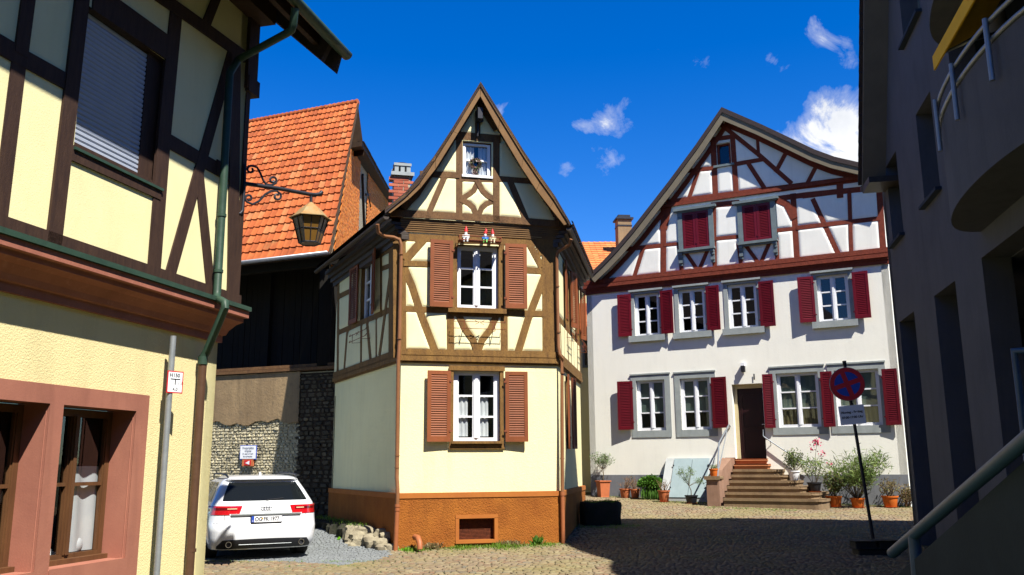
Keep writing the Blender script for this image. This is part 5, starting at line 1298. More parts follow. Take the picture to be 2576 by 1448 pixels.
zb2 = GW.off(.4).z('R', 440, 245)[1]; balcony(zb2, zb2+1.6, 'balcony')
# awning
awf = GW.off(.8); aw0 = awf.z('R', 455, 300); ua = aw0[0]; print('aw', ua, aw0[1], u0b)
mb = MB(); mb.prism([GW.P(ua, aw0[1]+.3, .2), GW.P(ua, aw0[1], .8), GW.P(u1b-.1, aw0[1], .8), GW.P(u1b-.1, aw0[1]+.35, .2)], (0, 0, .02)); mb.fbox(GW, ua, u1b-.1, aw0[1]-.17, aw0[1]+.02, .79, .81)
awn = mb.build('awning', MATS['awning'], GB)
mb = MB(); mb.tube([GW.P(ua+.15, aw0[1]+.2, .05), GW.P(ua+.5, aw0[1]-.05, .5), GW.P(ua+.15, aw0[1]-.02, .75)], .02, 6); mb.build('awning_arm', MATS['rail_metal'], awn)
# roof
def roofprof(sg):
    if sg: return (uE, hE), (uAp, hAp)
mb = MB(); th = .16; DB = -9
for (a, b_) in (((uE, hE), (uAp, hAp)), ((uAp, hAp), (2*uAp-uE, hE))):
    mb.prism([GW.P(a[0], a[1]-th, .45), GW.P(b_[0], b_[1]-th, .45), GW.P(b_[0], b_[1], .45), GW.P(a[0], a[1], .45)], GW.n*(DB-.45))
mb.build('roof', MATS['grey_soffit'], GB)
mb = MB(); nT = 34
for i in range(nT):
    t0, t1 = i/nT, (i+1.15)/nT; a = (uE+(uAp-uE)*t0, hE+(hAp-hE)*t0); b_ = (uE+(uAp-uE)*t1, hE+(hAp-hE)*t1)
    mb.prism([GW.P(a[0]-.02, a[1]+.02, -1), GW.P(a[0]-.02, a[1]+.09, -1), GW.P(b_[0], b_[1]+.05, -1), GW.P(b_[0], b_[1]+.01, -1)], GW.n*1.52)
mb.build('verge_tiles', MATS['roof_dark'], GB)
mb = MB(); mb.prism([GW.P(uE, hE-.17, .44), GW.P(uE+.75, hE-.17, .44), GW.P(uE+.75, hE-.05, .44), GW.P(uE, hE-.02, .44)], GW.n*-.9); mb.tube([GW.P(uE-.06, hE-.05, .46), GW.P(uE-.06, hE-.05, DB)], .07, 10); mb.build('eave_board', MATS['gutter_dark'], GB)
# end wall far side
mb = MB(); mb.prism([GW.P(0, -.2, 0), GW.P(0, hE, 0), GW.P(0, hE, -9), GW.P(0, -.2, -9)], GW.u*.25); mb.prism([GW.P(UM, -.2, 0), GW.P(UM, hE, 0), GW.P(UM, hE, -9), GW.P(UM, -.2, -9)], GW.u*-.25); mb.prism([GW.P(0, -.2, -9), GW.P(UM, -.2, -9), GW.P(UM, hE, -9), GW.P(uAp, hAp, -9), GW.P(0, hE, -9)], GW.n*.2)
mb.build('end_wall', MATS['grey_render'], GB)
# ramp with handrail near the camera
ra0 = at_y(2245, 1392, 7.4); ra1 = at_y(2600, 1090, 4.6)
RP = thing('entrance_ramp', 'dark concrete ramp wall with a thick round steel handrail at the lower right', 'ramp', (ra0.x, ra0.y, 0))
mb = MB(); dv = (ra1-ra0); mb.tube([ra0, ra0+dv*1.3], .043, 20); mb.build('handrail', MATS['rail_blue'], RP, smooth=50)
mb = MB(); pp_ = ra0+dv*.22; mb.tube([Vector((pp_.x, pp_.y, -.02)), pp_], .045, 14); mb.build('post', MATS['rail_blue'], RP, smooth=50); mb = MB(); pq = ra0+dv*1.15; mb.tube([Vector((pq.x, pq.y, -.02)), pq], .045, 14); mb.build('post', MATS['rail_blue'], RP, smooth=50)
w0 = at_y(2235, 1470, 7.4); w1_ = at_y(2640, 1110, 4.6); wv = w1_-w0; off_ = Vector((.18, 0, 0))
mb = MB(); mb.prism([Vector((w0.x, w0.y, -.1)), Vector((w1_.x, w1_.y, -.1))+wv*.6*Vector((1, 1, 0)).normalized().length*0, w1_, w0], (.45, .15, 0)); mb.build('ramp_wall', MATS['concrete_dark'], RP, bevel=.01)
fr0 = at_y(2552, 884, 6.0); fr1 = at_y(2600, 884, 5.6); mb = MB(); mb.tube([Vector((fr0.x, fr0.y, 0)), fr0, fr1+Vector((.5, -.3, .0))], .03, 10); mb.tube([fr0-Vector((0, 0, 1.0)), fr1+Vector((.5, -.3, -1.0))], .02, 10); 
RG = thing('side_railing', 'thin grey steel railing at the right edge above the ramp', 'railing', (fr0.x, fr0.y, 0)); mb.build('rail', MATS['rail_blue'], RG, smooth=50)
# ================================================================== houses beyond the gap
def far_house(label, Y, x0, x1, zt, ridge_dy, ridge_dz, rmat, wallm, cat='house'):
    h = thing('background_house', label, cat, (x0, Y, 0)); mb = MB(); mb.prism([Vector((x0, Y, -1)), Vector((x1, Y, -1)), Vector((x1, Y, zt)), Vector((x0, Y, zt))], (0, ridge_dy*2, 0)); mb.build('wall', MATS[wallm], h)
    A, B = Vector((x0-.3, Y-.4, zt-.1)), Vector((x1+.3, Y-.4, zt-.1)); C, D = Vector((x1+.3, Y+ridge_dy, zt+ridge_dz)), Vector((x0-.3, Y+ridge_dy, zt+ridge_dz))
    mb = MB(); mb.prism([A, B, C, D], (0, 0, -.12)); mb.prism([D, C, C+Vector((0, ridge_dy, -ridge_dz)), D+Vector((0, ridge_dy, -ridge_dz))], (0, 0, -.12)); r = mb.build('roof', MATS['roof_wood'], h); tile_roof('roof_tiles', rmat, r, A, B, C, D, int((x1-x0)/.24), max(5, int(math.hypot(ridge_dy, ridge_dz)/.33)))
    return h
e_ = at_y(1470, 700, 36); r_h = at_y(1510, 612, 40)
H1 = far_house('far house with a bright orange tiled roof and a tan chimney behind the white gable', 36, e_.x-1.5, e_.x+9, e_.z+.35, 4, r_h.z-e_.z-.3, 'tile_orange2', 'panel_cream')
c = at_y(1569, 600, 38); mb = MB(); tp = at_y(1569, 556, 38).z; mb.box((c.x, c.y, tp-1.6), .62, .6, 3.2, .1); mb.build('chimney', MATS['plaster_brown'], H1); mb = MB(); mb.box((c.x, c.y, tp+.03), .78, .76, .08, .1); mb.box((c.x, c.y, tp-.3), .66, .64, .06, .1); mb.box((c.x, c.y, tp+.14), .55, .5, .14, .1); mb.build('chimney_cap', MATS['iron_dark'], H1)
e_ = at_y(1475, 832, 30.5); r_h = at_y(1475, 768, 32.5)
H2 = far_house('cream plastered house with a brown tiled roof seen through the narrow gap', 30.5, e_.x-3.0, e_.x+.38, e_.z+.05, 2, r_h.z-e_.z, 'tile_orange', 'panel_cream')
wq0, wq1 = at_y(1474, 925, 30.4), at_y(1483, 835, 30.4); mb = MB(); mb.box(((wq0.x+wq1.x)/2, 30.47, (wq0.z+wq1.z)/2), wq1.x-wq0.x+.2, .1, wq1.z-wq0.z); o = mb.build('window', MATS['grey_wood'], H2); mb = MB(); mb.box(((wq0.x+wq1.x)/2, 30.41, (wq0.z+wq1.z)/2), wq1.x-wq0.x+.06, .02, wq1.z-wq0.z-.15); mb.build('pane', MATS['car_glass'], o)
gq = at_y(1470, 1065, 32.5); mb = MB(); mb.box((gq.x, 32.6, gq.z/2), 2.2, .15, gq.z); GT = mb.build('garden_gate', MATS['black_boards']); tag(GT, 'tall dark boarded gate closing the gap beside the white house', 'gate')

# unseen houses added to block low sky light and shade the ramp rail
def unseen_house(label, x0, x1, y, ze, zr, wm):
    h = thing('unseen_house', label, 'house', (x0, y, 0)); mb = MB(); mb.prism([Vector((x0, y-8, -.1)), Vector((x1, y-8, -.1)), Vector((x1, y, -.1)), Vector((x0, y, -.1))], (0, 0, ze+.1)); mb.build('wall', MATS[wm], h)
    mb = MB(); mb.prism([Vector((x0-.3, y+.5, ze-.1)), Vector((x0-.3, y-4, zr)), Vector((x0-.3, y-8.5, ze-.1))], (x1-x0+.6, 0, 0)); mb.build('roof', MATS['tile_dark'], h)
    F = Fr((x1, y, 0), (-1, 0))
    for hh in (1.0, 4.0):
        for k in range(int((x1-x0)/2.4)):
            u = .8+2.4*k; mb = MB(); mb.fbox(F, u, u+1.0, hh, hh+1.5, -.05, .03); w = mb.build('window', MATS['white_paint'], h); mb = MB(); mb.fbox(F, u+.08, u+.92, hh+.08, hh+1.42, .03, .035); mb.build('pane', MATS['car_glass'], w)
def unseen_side_house(label, x0, x1, y0, y1, ze, zr, wm):  # unseen house added to keep the sun off the ramp handrail
    h = thing('unseen_house', label, 'house', (x0, y0, 0)); mb = MB(); mb.prism([Vector((x0, y0, -.1)), Vector((x1, y0, -.1)), Vector((x1, y1, -.1)), Vector((x0, y1, -.1))], (0, 0, ze+.1)); mb.build('wall', MATS[wm], h)
    mb = MB(); mb.prism([Vector((x0-.4, y0-.2, ze-.1)), Vector(((x0+x1)/2, y0-.2, zr)), Vector((x1+.4, y0-.2, ze-.1))], (0, y1-y0+.4, 0)); mb.build('roof', MATS['tile_dark'], h)
    F = Fr((x0, y1, 0), (0, -1))
    for hh in (1.0, 4.2):
        for k in range(int((y1-y0)/2.4)):
            u = .8+2.4*k; mb = MB(); mb.fbox(F, u, u+1.0, hh, hh+1.5, -.05, .03); w = mb.build('window', MATS['white_paint'], h); mb = MB(); mb.fbox(F, u+.08, u+.92, hh+.08, hh+1.42, .03, .035); mb.build('pane', MATS['car_glass'], w)
unseen_side_house('unseen cream house added right of the view to shade the ramp handrail', 6.0, 13, -5.5, 5.8, 9.0, 13, 'panel_cream')
unseen_house('unseen beige row house added behind the camera to block sky light, left half', -13, -1.0, -6.0, 6.2, 10.0, 'panel_cream')
unseen_house('unseen grey row house added behind the camera to block sky light, right half', -.7, 12, -6.5, 6.8, 10.5, 'grey_render')
# ================================================================== GROUND
def gmesh(xs, ys, dz=0.0, name='ground', mat='joint_soil', test=None, kind='structure'):
    mb = MB(); idx = {}
    for i in range(len(xs)-1):
        for j in range(len(ys)-1):
            if test and not test((xs[i]+xs[i+1])/2, (ys[j]+ys[j+1])/2): continue
            q = []
            for a, b_ in ((i, j), (i+1, j), (i+1, j+1), (i, j+1)):
                if (a, b_) not in idx: idx[(a, b_)] = len(mb.v); mb.v.append((xs[a], ys[b_], gz(xs[a], ys[b_])+dz))
                q.append(idx[(a, b_)])
            mb.f.append(tuple(q))
    return tag(mb.build(name, MATS[mat], smooth='all'), kind=kind)
xs = sorted(set([-300, -120, -60, -30]+list(np.arange(-14, 16, .5))+[30, 60, 120, 300])); ys = sorted(set([-200, -60, -20, -8]+list(np.arange(0, 40, .5))+[60, 120, 300, 600]))
tag(gmesh(xs, ys), kind='structure')
# paved parking patch outline (in plan)
pk = [ground_pt(*p) for p in ((500, 1412), (Z('D', 250, 1375)), (Z('D', 560, 1378)), (Z('D', 880, 1400)), (Z('D', 1050, 1375)), (Z('D', 1150, 1340)))]
pk2 = [(p.x, p.y) for p in pk] + [(CF0.P(-.1, 0, 0).x, CF0.P(-.1, 0).y), (CL.P(-LL, 0).x, CL.P(-LL, 0).y), (BF.P(bR+.4, 0).x, BF.P(bR+.4, 0).y), (BF.P(-3, 0).x, BF.P(-3, 0).y), (pk[0].x-1.5, pk[0].y+2)]
def in_park(x, y): return bool(pip(pk2, np.array([x]), np.array([y]))[0])
houseCH = [(p.x, p.y) for p in (CF.P(0, 0), CF.P(W, 0), CR.P(LR, 0), CL.P(-LL, 0))]
def in_house(x, y):
    if bool(pip(houseCH, np.array([x]), np.array([y]))[0]): return True
    p = Vector((x, y, 0)); 
    if (p-WF.O).dot(WF.n) < -.05: return True
    if (p-LW.O).dot(LW.n) < -.05 and (p-LW.O).dot(LW.u) < .1: return True
    if (p-BF.O).dot(BF.n) < -.05 and x < 0: return True
    return False
def setts(name, mat, wmean, dmean, test, x0, x1, y0, y1, F, gap=.016, dome=.010):
    mb = MB(); v = y0; r = 0; ux, uy = F.u.x, F.u.y; vx, vy = -F.n.x, -F.n.y
    V = []; Fc = []
    while v < y1:
        dd = dmean*random.uniform(.85, 1.15); u = x0+random.uniform(0, wmean)
        while u < x1:
            w = wmean*random.uniform(.65, 1.35); cu, cv = u+w/2, v+dd/2+.03*math.sin(u*1.3)
            x, y = ux*cu+vx*cv, uy*cu+vy*cv
            if y > 11 and test(x, y):
                z = gz(x, y)+random.uniform(-.004, .004); tl_ = random.uniform(-.02, .02); b = len(V); hw, hd = (w-gap)/2, (dd-gap)/2
                for k, (s, zz) in enumerate(((1.0, -.01), (.97, .010), (.72, .010+dome))):
                    for sx, sy in ((-1, -1), (1, -1), (1, 1), (-1, 1)):
                        a, c = cu+sx*hw*s*random.uniform(.93, 1.0), cv+sy*hd*s*random.uniform(.93, 1.0)
                        V.append((ux*a+vx*c, uy*a+vy*c, z+zz+tl_*sx*hw*(k > 0)))
                for k in range(2):
                    for i in range(4): j = (i+1) % 4; Fc.append((b+k*4+i, b+k*4+j, b+k*4+4+j, b+k*4+4+i))
                Fc.append((b+8, b+9, b+10, b+11))
            u += w
        v += dd; r += 1
    mb.v = V; mb.f = Fc; o = mb.build(name, MATS[mat], smooth=50); return tag(o, kind='structure')
setts('cobbled_pavement', 'setts', .13, .095, lambda x, y: not in_park(x, y) and not in_house(x, y) and x/y < .62 and x/y > -.45, -9, 22, 9, 34, Fr((0, 0, 0), (CF.u.x, CF.u.y)))
setts('parking_pavement', 'setts_grey', .085, .075, lambda x, y: in_park(x, y), -16, 9, 5, 27, Fr((0, 0, 0), (.93, .36)), gap=.008, dome=.004)
# ================================================================== GRASS (stuff)
mb = MB()
def blade(x, y, h, lean=.5, w=.006):
    z = gz(x, y)-.01; a = random.uniform(0, 6.283); d = Vector((math.cos(a), math.sin(a), 0)); s = Vector((-d.y, d.x, 0))*w; p = Vector((x, y, z))
    m = p+d*h*lean*.35+Vector((0, 0, h*.6)); t = p+d*h*lean+Vector((0, 0, h)); mb.poly([p-s, p+s, m+s*.7, m-s*.7]); mb.poly([m-s*.7, m+s*.7, t])
for i in range(5200):   # along the plinth of the middle house
    u = random.uniform(.05, W+.1) ; cl = .5+.5*math.sin(u*5+1)*math.sin(u*2.3); dd = .09+abs(random.gauss(0, .16+.12*cl)); p = CF.P(u, 0, dd)
    if random.random() < .25+.75*cl: blade(p.x, p.y, random.uniform(.03, .05+.09*cl))
for i in range(2600):
    u = random.uniform(uWL+.2, uWR); p = WF.P(u, 0, abs(random.gauss(.1, .25))+(2.2 if dA-.2 < u < dB+1.2 else (1.0 if hA0 < u < hA1 else 0))); blade(p.x, p.y, random.uniform(.02, .08))
for i in range(9000):
    y = random.uniform(12, 24); x = random.uniform(-.3, .5)*y
    if in_house(x, y) or in_park(x, y): continue
    if math.sin(x*2.1+1)*math.sin(y*1.7+x)+random.uniform(-.4, .4) > .2: blade(x, y, random.uniform(.01, .035), w=.005)
for i in range(900): c = pk2[random.choice((1, 2, 3, 4))]; x = c[0]+random.uniform(-.9, .4); y = c[1]+random.gauss(-.08, .08); blade(x, y, random.uniform(.02, .05))
tr = ground_pt(1518, 1325)
for i in range(1200): a = random.uniform(0, 6.28); x, y = tr.x+math.cos(a)*random.uniform(.2, .9), tr.y-.1+math.sin(a)*random.uniform(.1, .5); blade(x, y, random.uniform(.02, .07))
o = mb.build('grass', MATS['grass_blade']); tag(o, 'short grass and weeds growing in the joints and along the walls', 'grass', kind='stuff')
def tuft(name, label, x, y, r, n, hgt, mat, cat='weed', L=.09, Wd=.035, group=None):
    t = thing(name, label, cat, (x, y, gz(x, y)), group); mb = MB()
    for i in range(n):
        a = random.uniform(0, 6.283); el = random.uniform(.5, 1.45); d = Vector((math.cos(a)*math.cos(el), math.sin(a)*math.cos(el), math.sin(el))); base = Vector((x+random.gauss(0, r*.35), y+random.gauss(0, r*.25), gz(x, y)+random.uniform(0, hgt*.6)))
        leaf(mb, base, d, L*random.uniform(.6, 1.3), Wd)
    mb.build('leaves', MATS[mat], t); mb = MB()
    for i in range(max(4, n//20)): a = random.uniform(0, 6.283); mb.tube([Vector((x+random.gauss(0, r*.3), y+random.gauss(0, r*.2), gz(x, y)-.01)), Vector((x+random.gauss(0, r*.6), y, gz(x, y)+hgt*random.uniform(.5, 1)))], .004, 4)
    mb.build('stem', MATS['dry_twig'], t); return t
def cfp(px, d=.2): u = CF.pix(px, 1375)[0]; p = CF.P(u, 0, d); return p.x, p.y
tuft('weed_clump', 'reddish dry weed clump beside the clay drain spout', *cfp(1085), .30, 190, .16, 'leaf_dry', L=.06)
tuft('weed_clump', 'small dry weed clump left of the clay drain spout', *cfp(1032), .14, 70, .12, 'leaf_dry', L=.05)
tuft('weed_clump', 'dark brown weeds right of the cellar window', *cfp(1278), .30, 190, .14, 'leaf_dry', L=.06)
tuft('weed_clump', 'broad leaved green weed at the foot of the orange plinth on its right', *cfp(1345, .22), .14, 60, .14, 'leaf_green', L=.15, Wd=.05)
tuft('weed_clump', 'bright green low weed at the foot of the left downpipe', *cfp(1018, .28), .16, 160, .05, 'leaf_bright', L=.05, Wd=.02)
gp_ = ground_pt(*Z('D', 860, 1262)); tuft('weed_clump', 'tiny green weed between the grey paving and the rubble ledge', gp_.x, gp_.y, .07, 30, .05, 'leaf_bright', L=.05)
# ================================================================== rubble ledge at the corner of the middle house
RL = thing('rubble_ledge', 'broken stone ledge with moss on top at the foot of the shaded orange plinth', 'ledge', tuple(CL.P(-1.2, 0, .3)))
def rock(c, rx, ry, rz, mat, parent, name='stone', n=14, m=8):
    mb = MB(); ph = [random.uniform(0, 6) for _ in range(6)]; rows = []
    for i in range(m+1):
        a = -math.pi/2+math.pi*i/m; row = []
        for k in range(n):
            b_ = 2*math.pi*k/n; ca = max(.03, math.cos(a)); j = 1+.13*math.sin(2*b_+ph[0]+3*a)+.09*math.sin(3*b_+ph[1]-2*a)+.07*math.sin(5*b_+ph[2]+a*4)+random.uniform(-.09, .09)
            f = lambda t: math.copysign(abs(t)**.5, t)
            row.append(Vector(c)+Vector((rx*f(ca*math.cos(b_))*j, ry*f(ca*math.sin(b_))*j, rz*f(math.sin(a))*(1+random.uniform(-.05, .05)))))
        rows.append(row)
    mb.grid(rows, True); mb.poly(rows[0][::-1]); mb.poly(rows[-1]); return mb.build(name, MATS[mat], parent, smooth=35)
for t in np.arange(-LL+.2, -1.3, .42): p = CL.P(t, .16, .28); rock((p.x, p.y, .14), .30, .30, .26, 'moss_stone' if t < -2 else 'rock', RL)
for k, (t, d, z, r) in enumerate(((-1.35, .30, .12, .24), (-1.0, .36, .08, .20), (-.75, .25, .14, .17), (-.5, .28, .07, .16), (-.28, .22, .12, .13), (-.12, .26, .03, .12), (-.95, .52, .02, .13), (-1.3, .55, .0, .12), (-.62, .14, .3, .10), (-.35, .12, .26, .09), (-.05, .12, .02, .14))): p = CL.P(t, 0, d); rock((p.x, p.y, z), r*1.15, r, r*.85, 'rock', RL)
# cream patches where the plaster has broken away
mb = MB()
for i in range(500):
    t = random.uniform(-LL, -1.2); p = CL.P(t, .38+random.uniform(-.03, .04), .28+random.gauss(0, .12)); leaf(mb, p, Vector((random.uniform(-1, 1), random.uniform(-1, 1), 1.5)), .06, .012)
mb.build('moss', MATS['grass_blade'], RL)['kind'] = 'stuff'
# ================================================================== stone trough
TR = thing('stone_trough', 'mossy dark stone trough standing in the shade at the corner of the house', 'trough', (tr.x, tr.y, gz(tr.x, tr.y)))
TFr = Fr(tr, (.985, .17)); ta, tb = TFr.pix(1471, 1300)[0], TFr.pix(1567, 1300)[0]; th_ = TFr.pix(1520, 1264)[1]; tz0 = gz(tr.x, tr.y)
mb = MB(); nx, dep = 22, .55; wd = tb-ta
def trp(s, t, z): # s,t in -1..1
    f = 1-.05*abs(s)**6; jx = .02*math.sin(9*t+5*z+3*s); jz = .018*math.sin(7*s+5*t)
    return TFr.P((ta+tb)/2+s*wd/2*(.94+.06*z/.6)+jx, z+jz, -dep/2-t*dep/2*f+.02*math.sin(6*s+9*z))
S_ = [(math.cos(a), math.sin(a)) for a in np.linspace(0, 2*math.pi, 44, endpoint=False)]
sq = lambda c, s, p=.28: (math.copysign(abs(c)**p, c), math.copysign(abs(s)**p, s))
H_ = th_-tz0; rows_ = []
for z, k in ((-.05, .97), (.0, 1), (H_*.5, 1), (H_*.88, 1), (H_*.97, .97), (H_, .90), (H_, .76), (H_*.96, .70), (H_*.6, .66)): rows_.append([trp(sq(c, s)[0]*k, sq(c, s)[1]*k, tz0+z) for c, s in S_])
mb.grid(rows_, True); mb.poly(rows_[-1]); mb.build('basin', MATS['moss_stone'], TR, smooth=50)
mb = MB()
for i in range(700): s, t = random.uniform(-1, 1), random.choice((-1, 1))*random.uniform(.75, .95); p = trp(s*.95, t, tz0+H_); leaf(mb, p, Vector((random.uniform(-1, 1), random.uniform(-1, 1), 1)), .03, .012)
mb.build('moss', MATS['grass_blade'], TR)['kind'] = 'stuff'
# ================================================================== NO STOPPING SIGN
bp = ground_pt(2198, 1392); 
NS = thing('no_stopping_sign', 'tilted round red and blue no stopping sign on a pole in a black rubber foot', 'traffic sign', (bp.x, bp.y, bp.z))
NF = Fr(bp, vp(-5200, -1)); b1 = NF.pix(2198, 1362); t1 = NF.pix(2125, 918); P0, P1 = NF.P(*b1), NF.P(*t1)
mb = MB(); mb.tube([P0-Vector((0, 0, .05)), P1], .030, 14); mb.build('pole', MATS['iron_dark'], NS, smooth=50)
mb = MB(); mb.tube([P1-Vector((0, 0, .0)), P1+Vector((-.005, 0, .07))], .036, 12); mb.build('pole_cap', MATS['black_paint'], NS, smooth=50)
dc = NF.pix(2131, 967, .05); ax = (P1-P0).normalized(); Cc = NF.P(dc[0], dc[1], .05); ux_ = (NF.u-ax*NF.u.dot(ax)).normalized()
R0 = (NF.pix(2175, 967, .05)[0]-NF.pix(2087, 967, .05)[0])/2
def disc(r, d, n=48): return [Cc+ux_*(r*math.cos(2*math.pi*k/n))+ax*(r*math.sin(2*math.pi*k/n))+NF.n*d for k in range(n)]
mb = MB(); mb.grid([disc(R0, 0), disc(R0, .02)], True); mb.poly(disc(R0, 0)); mb.poly(disc(R0, .02)); dsc = mb.build('sign_disc', MATS['red_paint'], NS, smooth=40)
mb = MB(); mb.grid([disc(R0+.008, -.002), disc(R0+.008, .018), disc(R0, .024)], True); mb.build('rim', MATS['steel'], dsc)
mb = MB()
bw = .085*R0/.3
for q in range(4):     # four blue fields between the arms of the cross
    aq = math.radians(22+90*q+(-8)); pts = []
    r1_ = R0*.74; hw = bw*.5
    a_lo, a_hi = aq-math.pi/4+math.pi/2*.0, aq+math.pi/4
    al = aq; off2 = math.asin(hw/r1_)
    n = 12; s0, s1_ = al+off2, al+math.pi/2-off2
    for k in range(n+1): a = s0+(s1_-s0)*k/n; pts.append((r1_*math.cos(a), r1_*math.sin(a)))
    mid = al+math.pi/4; rr_ = hw*math.sqrt(2); pts.append((rr_*math.cos(mid), rr_*math.sin(mid)))
    mb.prism([Cc+ux_*x+ax*y+NF.n*.0215 for x, y in pts], NF.n*.003)
mb.build('blue_field', MATS['blue_paint'], dsc)
pq = [NF.pix(*p, .05) for p in ((2107, 1024), (2171, 1019), (2181, 1063), (2117, 1071))]
cP = Vector((sum(p[0] for p in pq)/4, sum(p[1] for p in pq)/4)); wP = math.hypot(pq[1][0]-pq[0][0], pq[1][1]-pq[0][1]); hP_ = math.hypot(pq[3][0]-pq[0][0], pq[3][1]-pq[0][1])
Pc = NF.P(cP.x, cP.y, .05)
mb = MB(); mb.prism([Pc+ux_*(sx*wP/2)+ax*(sy*hP_/2) for sx, sy in ((-1, -1), (1, -1), (1, 1), (-1, 1))], NF.n*.012); tp_ = mb.build('text_plate', MATS['white_paint'], NS)
def textax(s, up, size, parent):
    q = text(s, NF, 0, 0, 0, size, 'black_paint', parent, bold=.002); me = q.data; off = OFFS[q.name]
    base = NF.P(0, 0, 0)-off
    for v in me.vertices:
        w = v.co-base; x, y, z = w.dot(NF.u), w.z, w.dot(NF.n); v.co = (Pc-off)+ux_*x+ax*(y+up)+NF.n*(z+.014)
textax('Montag - Freitag', .05, .056, tp_); textax('07:00-17:00 Uhr', -.045, .056, tp_)
mb = MB(); fb = ground_pt(2197, 1397); 
mb.prism([Vector((fb.x+sx, fb.y+sy, gz(fb.x, fb.y)-.01)) for sx, sy in ((-.33, -.2), (.30, -.2), (.33, .2), (-.30, .2))], (0, 0, .13)); mb.prism([Vector((fb.x+sx, fb.y+sy, gz(fb.x, fb.y)+.12)) for sx, sy in ((-.35, -.16), (.02, -.16), (.02, .16), (-.35, .16))], (0, 0, .13)); mb.prism([Vector((fb.x+sx, fb.y+sy, gz(fb.x, fb.y)+.12)) for sx, sy in ((.06, -.17), (.38, -.12), (.36, .16), (.06, .16))], (0, 0, .14))
mb.build('rubber_foot', MATS['rubber'], NS, bevel=.03)
# ================================================================== CAR
th_c = math.radians(26); cr_ = Vector((math.cos(th_c), math.sin(th_c), 0)); cf_ = Vector((-math.sin(th_c), math.cos(th_c), 0))
cp = at_y(668, 1385, 15.75); CO = Vector((cp.x, cp.y, 0))
CA = thing('parked_car', 'white estate car parked with its rear to the street, plate OG FK 1977', 'car', tuple(CO))
def K(x, y, z): return CO+cr_*x+cf_*y+Vector((0, 0, z))
ZS = [.20, .27, .34, .40, .50, .58, .63, .70, .80, .90, .97, 1.01, 1.10, 1.20, 1.29, 1.345, 1.38, 1.41, 1.435, 1.452]
def itp(z, t): 
    for (a, b_), (c, d) in zip(t[:-1], t[1:]):
        if z <= c: return b_+(d-b_)*(z-a)/(c-a)
    return t[-1][1]
HWd = [(.2, .86), (.3, .905), (.45, .925), (.62, .935), (.8, .93), (.93, .905), (1.0, .865), (1.2, .765), (1.34, .69), (1.4, .63), (1.435, .55), (1.455, .42)]
YR = [(.2, .10), (.27, .05), (.34, .015), (.45, .0), (.58, .0), (.62, .035), (.66, .055), (.80, .075), (.90, .085), (.97, .10), (1.01, .13), (1.34, .52), (1.36, .50), (1.385, .42), (1.40, .44), (1.43, .62), (1.455, 1.0)]
YF = [(.2, 4.75), (.4, 4.92), (.6, 4.90), (.75, 4.75), (.88, 4.1), (.97, 3.65), (1.2, 3.05), (1.34, 2.65), (1.43, 2.2), (1.455, 1.9)]
RC = [(.2, .30), (.45, .34), (.8, .36), (1.0, .30), (1.2, .24), (1.455, .22)]
def rear_y(x, z, o=0.0):
    w, y0, r = itp(z, HWd)+o, itp(z, YR)-o, itp(z, RC); bow = .05*(x/w)**2; ax_ = abs(x); 
    if ax_ <= w-r: return y0+bow
    t = min(1, (ax_-(w-r))/r); return y0+bow+r*(1-math.sqrt(max(0, 1-t*t)))
def ring(z, o=0.0):
    w, y0, y1, r = itp(z, HWd)+o, itp(z, YR)-o, itp(z, YF)+o, itp(z, RC); pts = []
    for a in np.linspace(-1, 1, 13): x = a*(w-r); pts.append((x, y0+.05*(x/w)**2))
    for a in np.linspace(0, math.pi/2, 9)[1:]: x = w-r+r*math.sin(a); pts.append((x, y0+.05*(min(x, w)/w)**2+r*(1-math.cos(a))))
    for t in np.linspace(0, 1, 12)[1:]: pts.append((w-.0*t, y0+.05+r+(y1-y0-.1-r-.5)*t))
    for a in np.linspace(0, math.pi/2, 8)[1:]: pts.append((w-.5+.5*math.cos(a), y1-.05-.5+.5*math.sin(a)))
    R = pts[13:]; L = [(-x, y) for x, y in R[::-1]]
    return pts[:13]+R+L
mb = MB(); rows_ = [[K(x, y, z) for x, y in ring(z)] for z in ZS]; mb.grid(rows_, True); mb.poly(rows_[-1]); mb.poly(rows_[0][::-1])
mb.build('body', MATS['car_paint'], CA, smooth=50)
def patch(name, mat, X0, X1, z0, z1, parent=CA, o=.006, nx=24, nz=8, smooth='all', thick=None):
    mb = MB(); rows = []
    for j in range(nz+1):
        z = z0+(z1-z0)*j/nz; a = X0(j/nz); b_ = X1(j/nz); rows.append([K(a+(b_-a)*i/nx, rear_y(a+(b_-a)*i/nx, z)-o, z) for i in range(nx+1)])
    mb.grid(rows); 
    if thick: pass
    return mb.build(name, MATS[mat], parent, smooth=smooth)
patch('rear_window', 'car_glass', lambda t: -.735+.15*t**1.1, lambda t: .735-.15*t**1.1, 1.015, 1.335, nx=40)
for s in (-1, 1):
    f0 = (lambda t: -.925+.0*t) if s < 0 else (lambda t: .46-.05*(t)); f1 = (lambda t: -.46+.05*t) if s < 0 else (lambda t: .925)
    tlp = patch('tail_light', 'tail_red', f0, f1, .785, .935, o=.010)
    g0_ = (lambda t: -.86) if s < 0 else (lambda t: .50); g1_ = (lambda t: -.50) if s < 0 else (lambda t: .86)
    patch('reflector', 'tail_dark', g0_, g1_, .865, .905, tlp, o=.014, nz=2)
    patch('lamp', 'lamp_clear', (lambda t: -.66) if s < 0 else (lambda t: .52), (lambda t: -.50) if s < 0 else (lambda t: .66), .878, .894, tlp, o=.017, nz=1, nx=6)
patch('tailgate_recess', 'car_paint', lambda t: -.62, lambda t: .62, .775, .80, o=.012, nz=1)
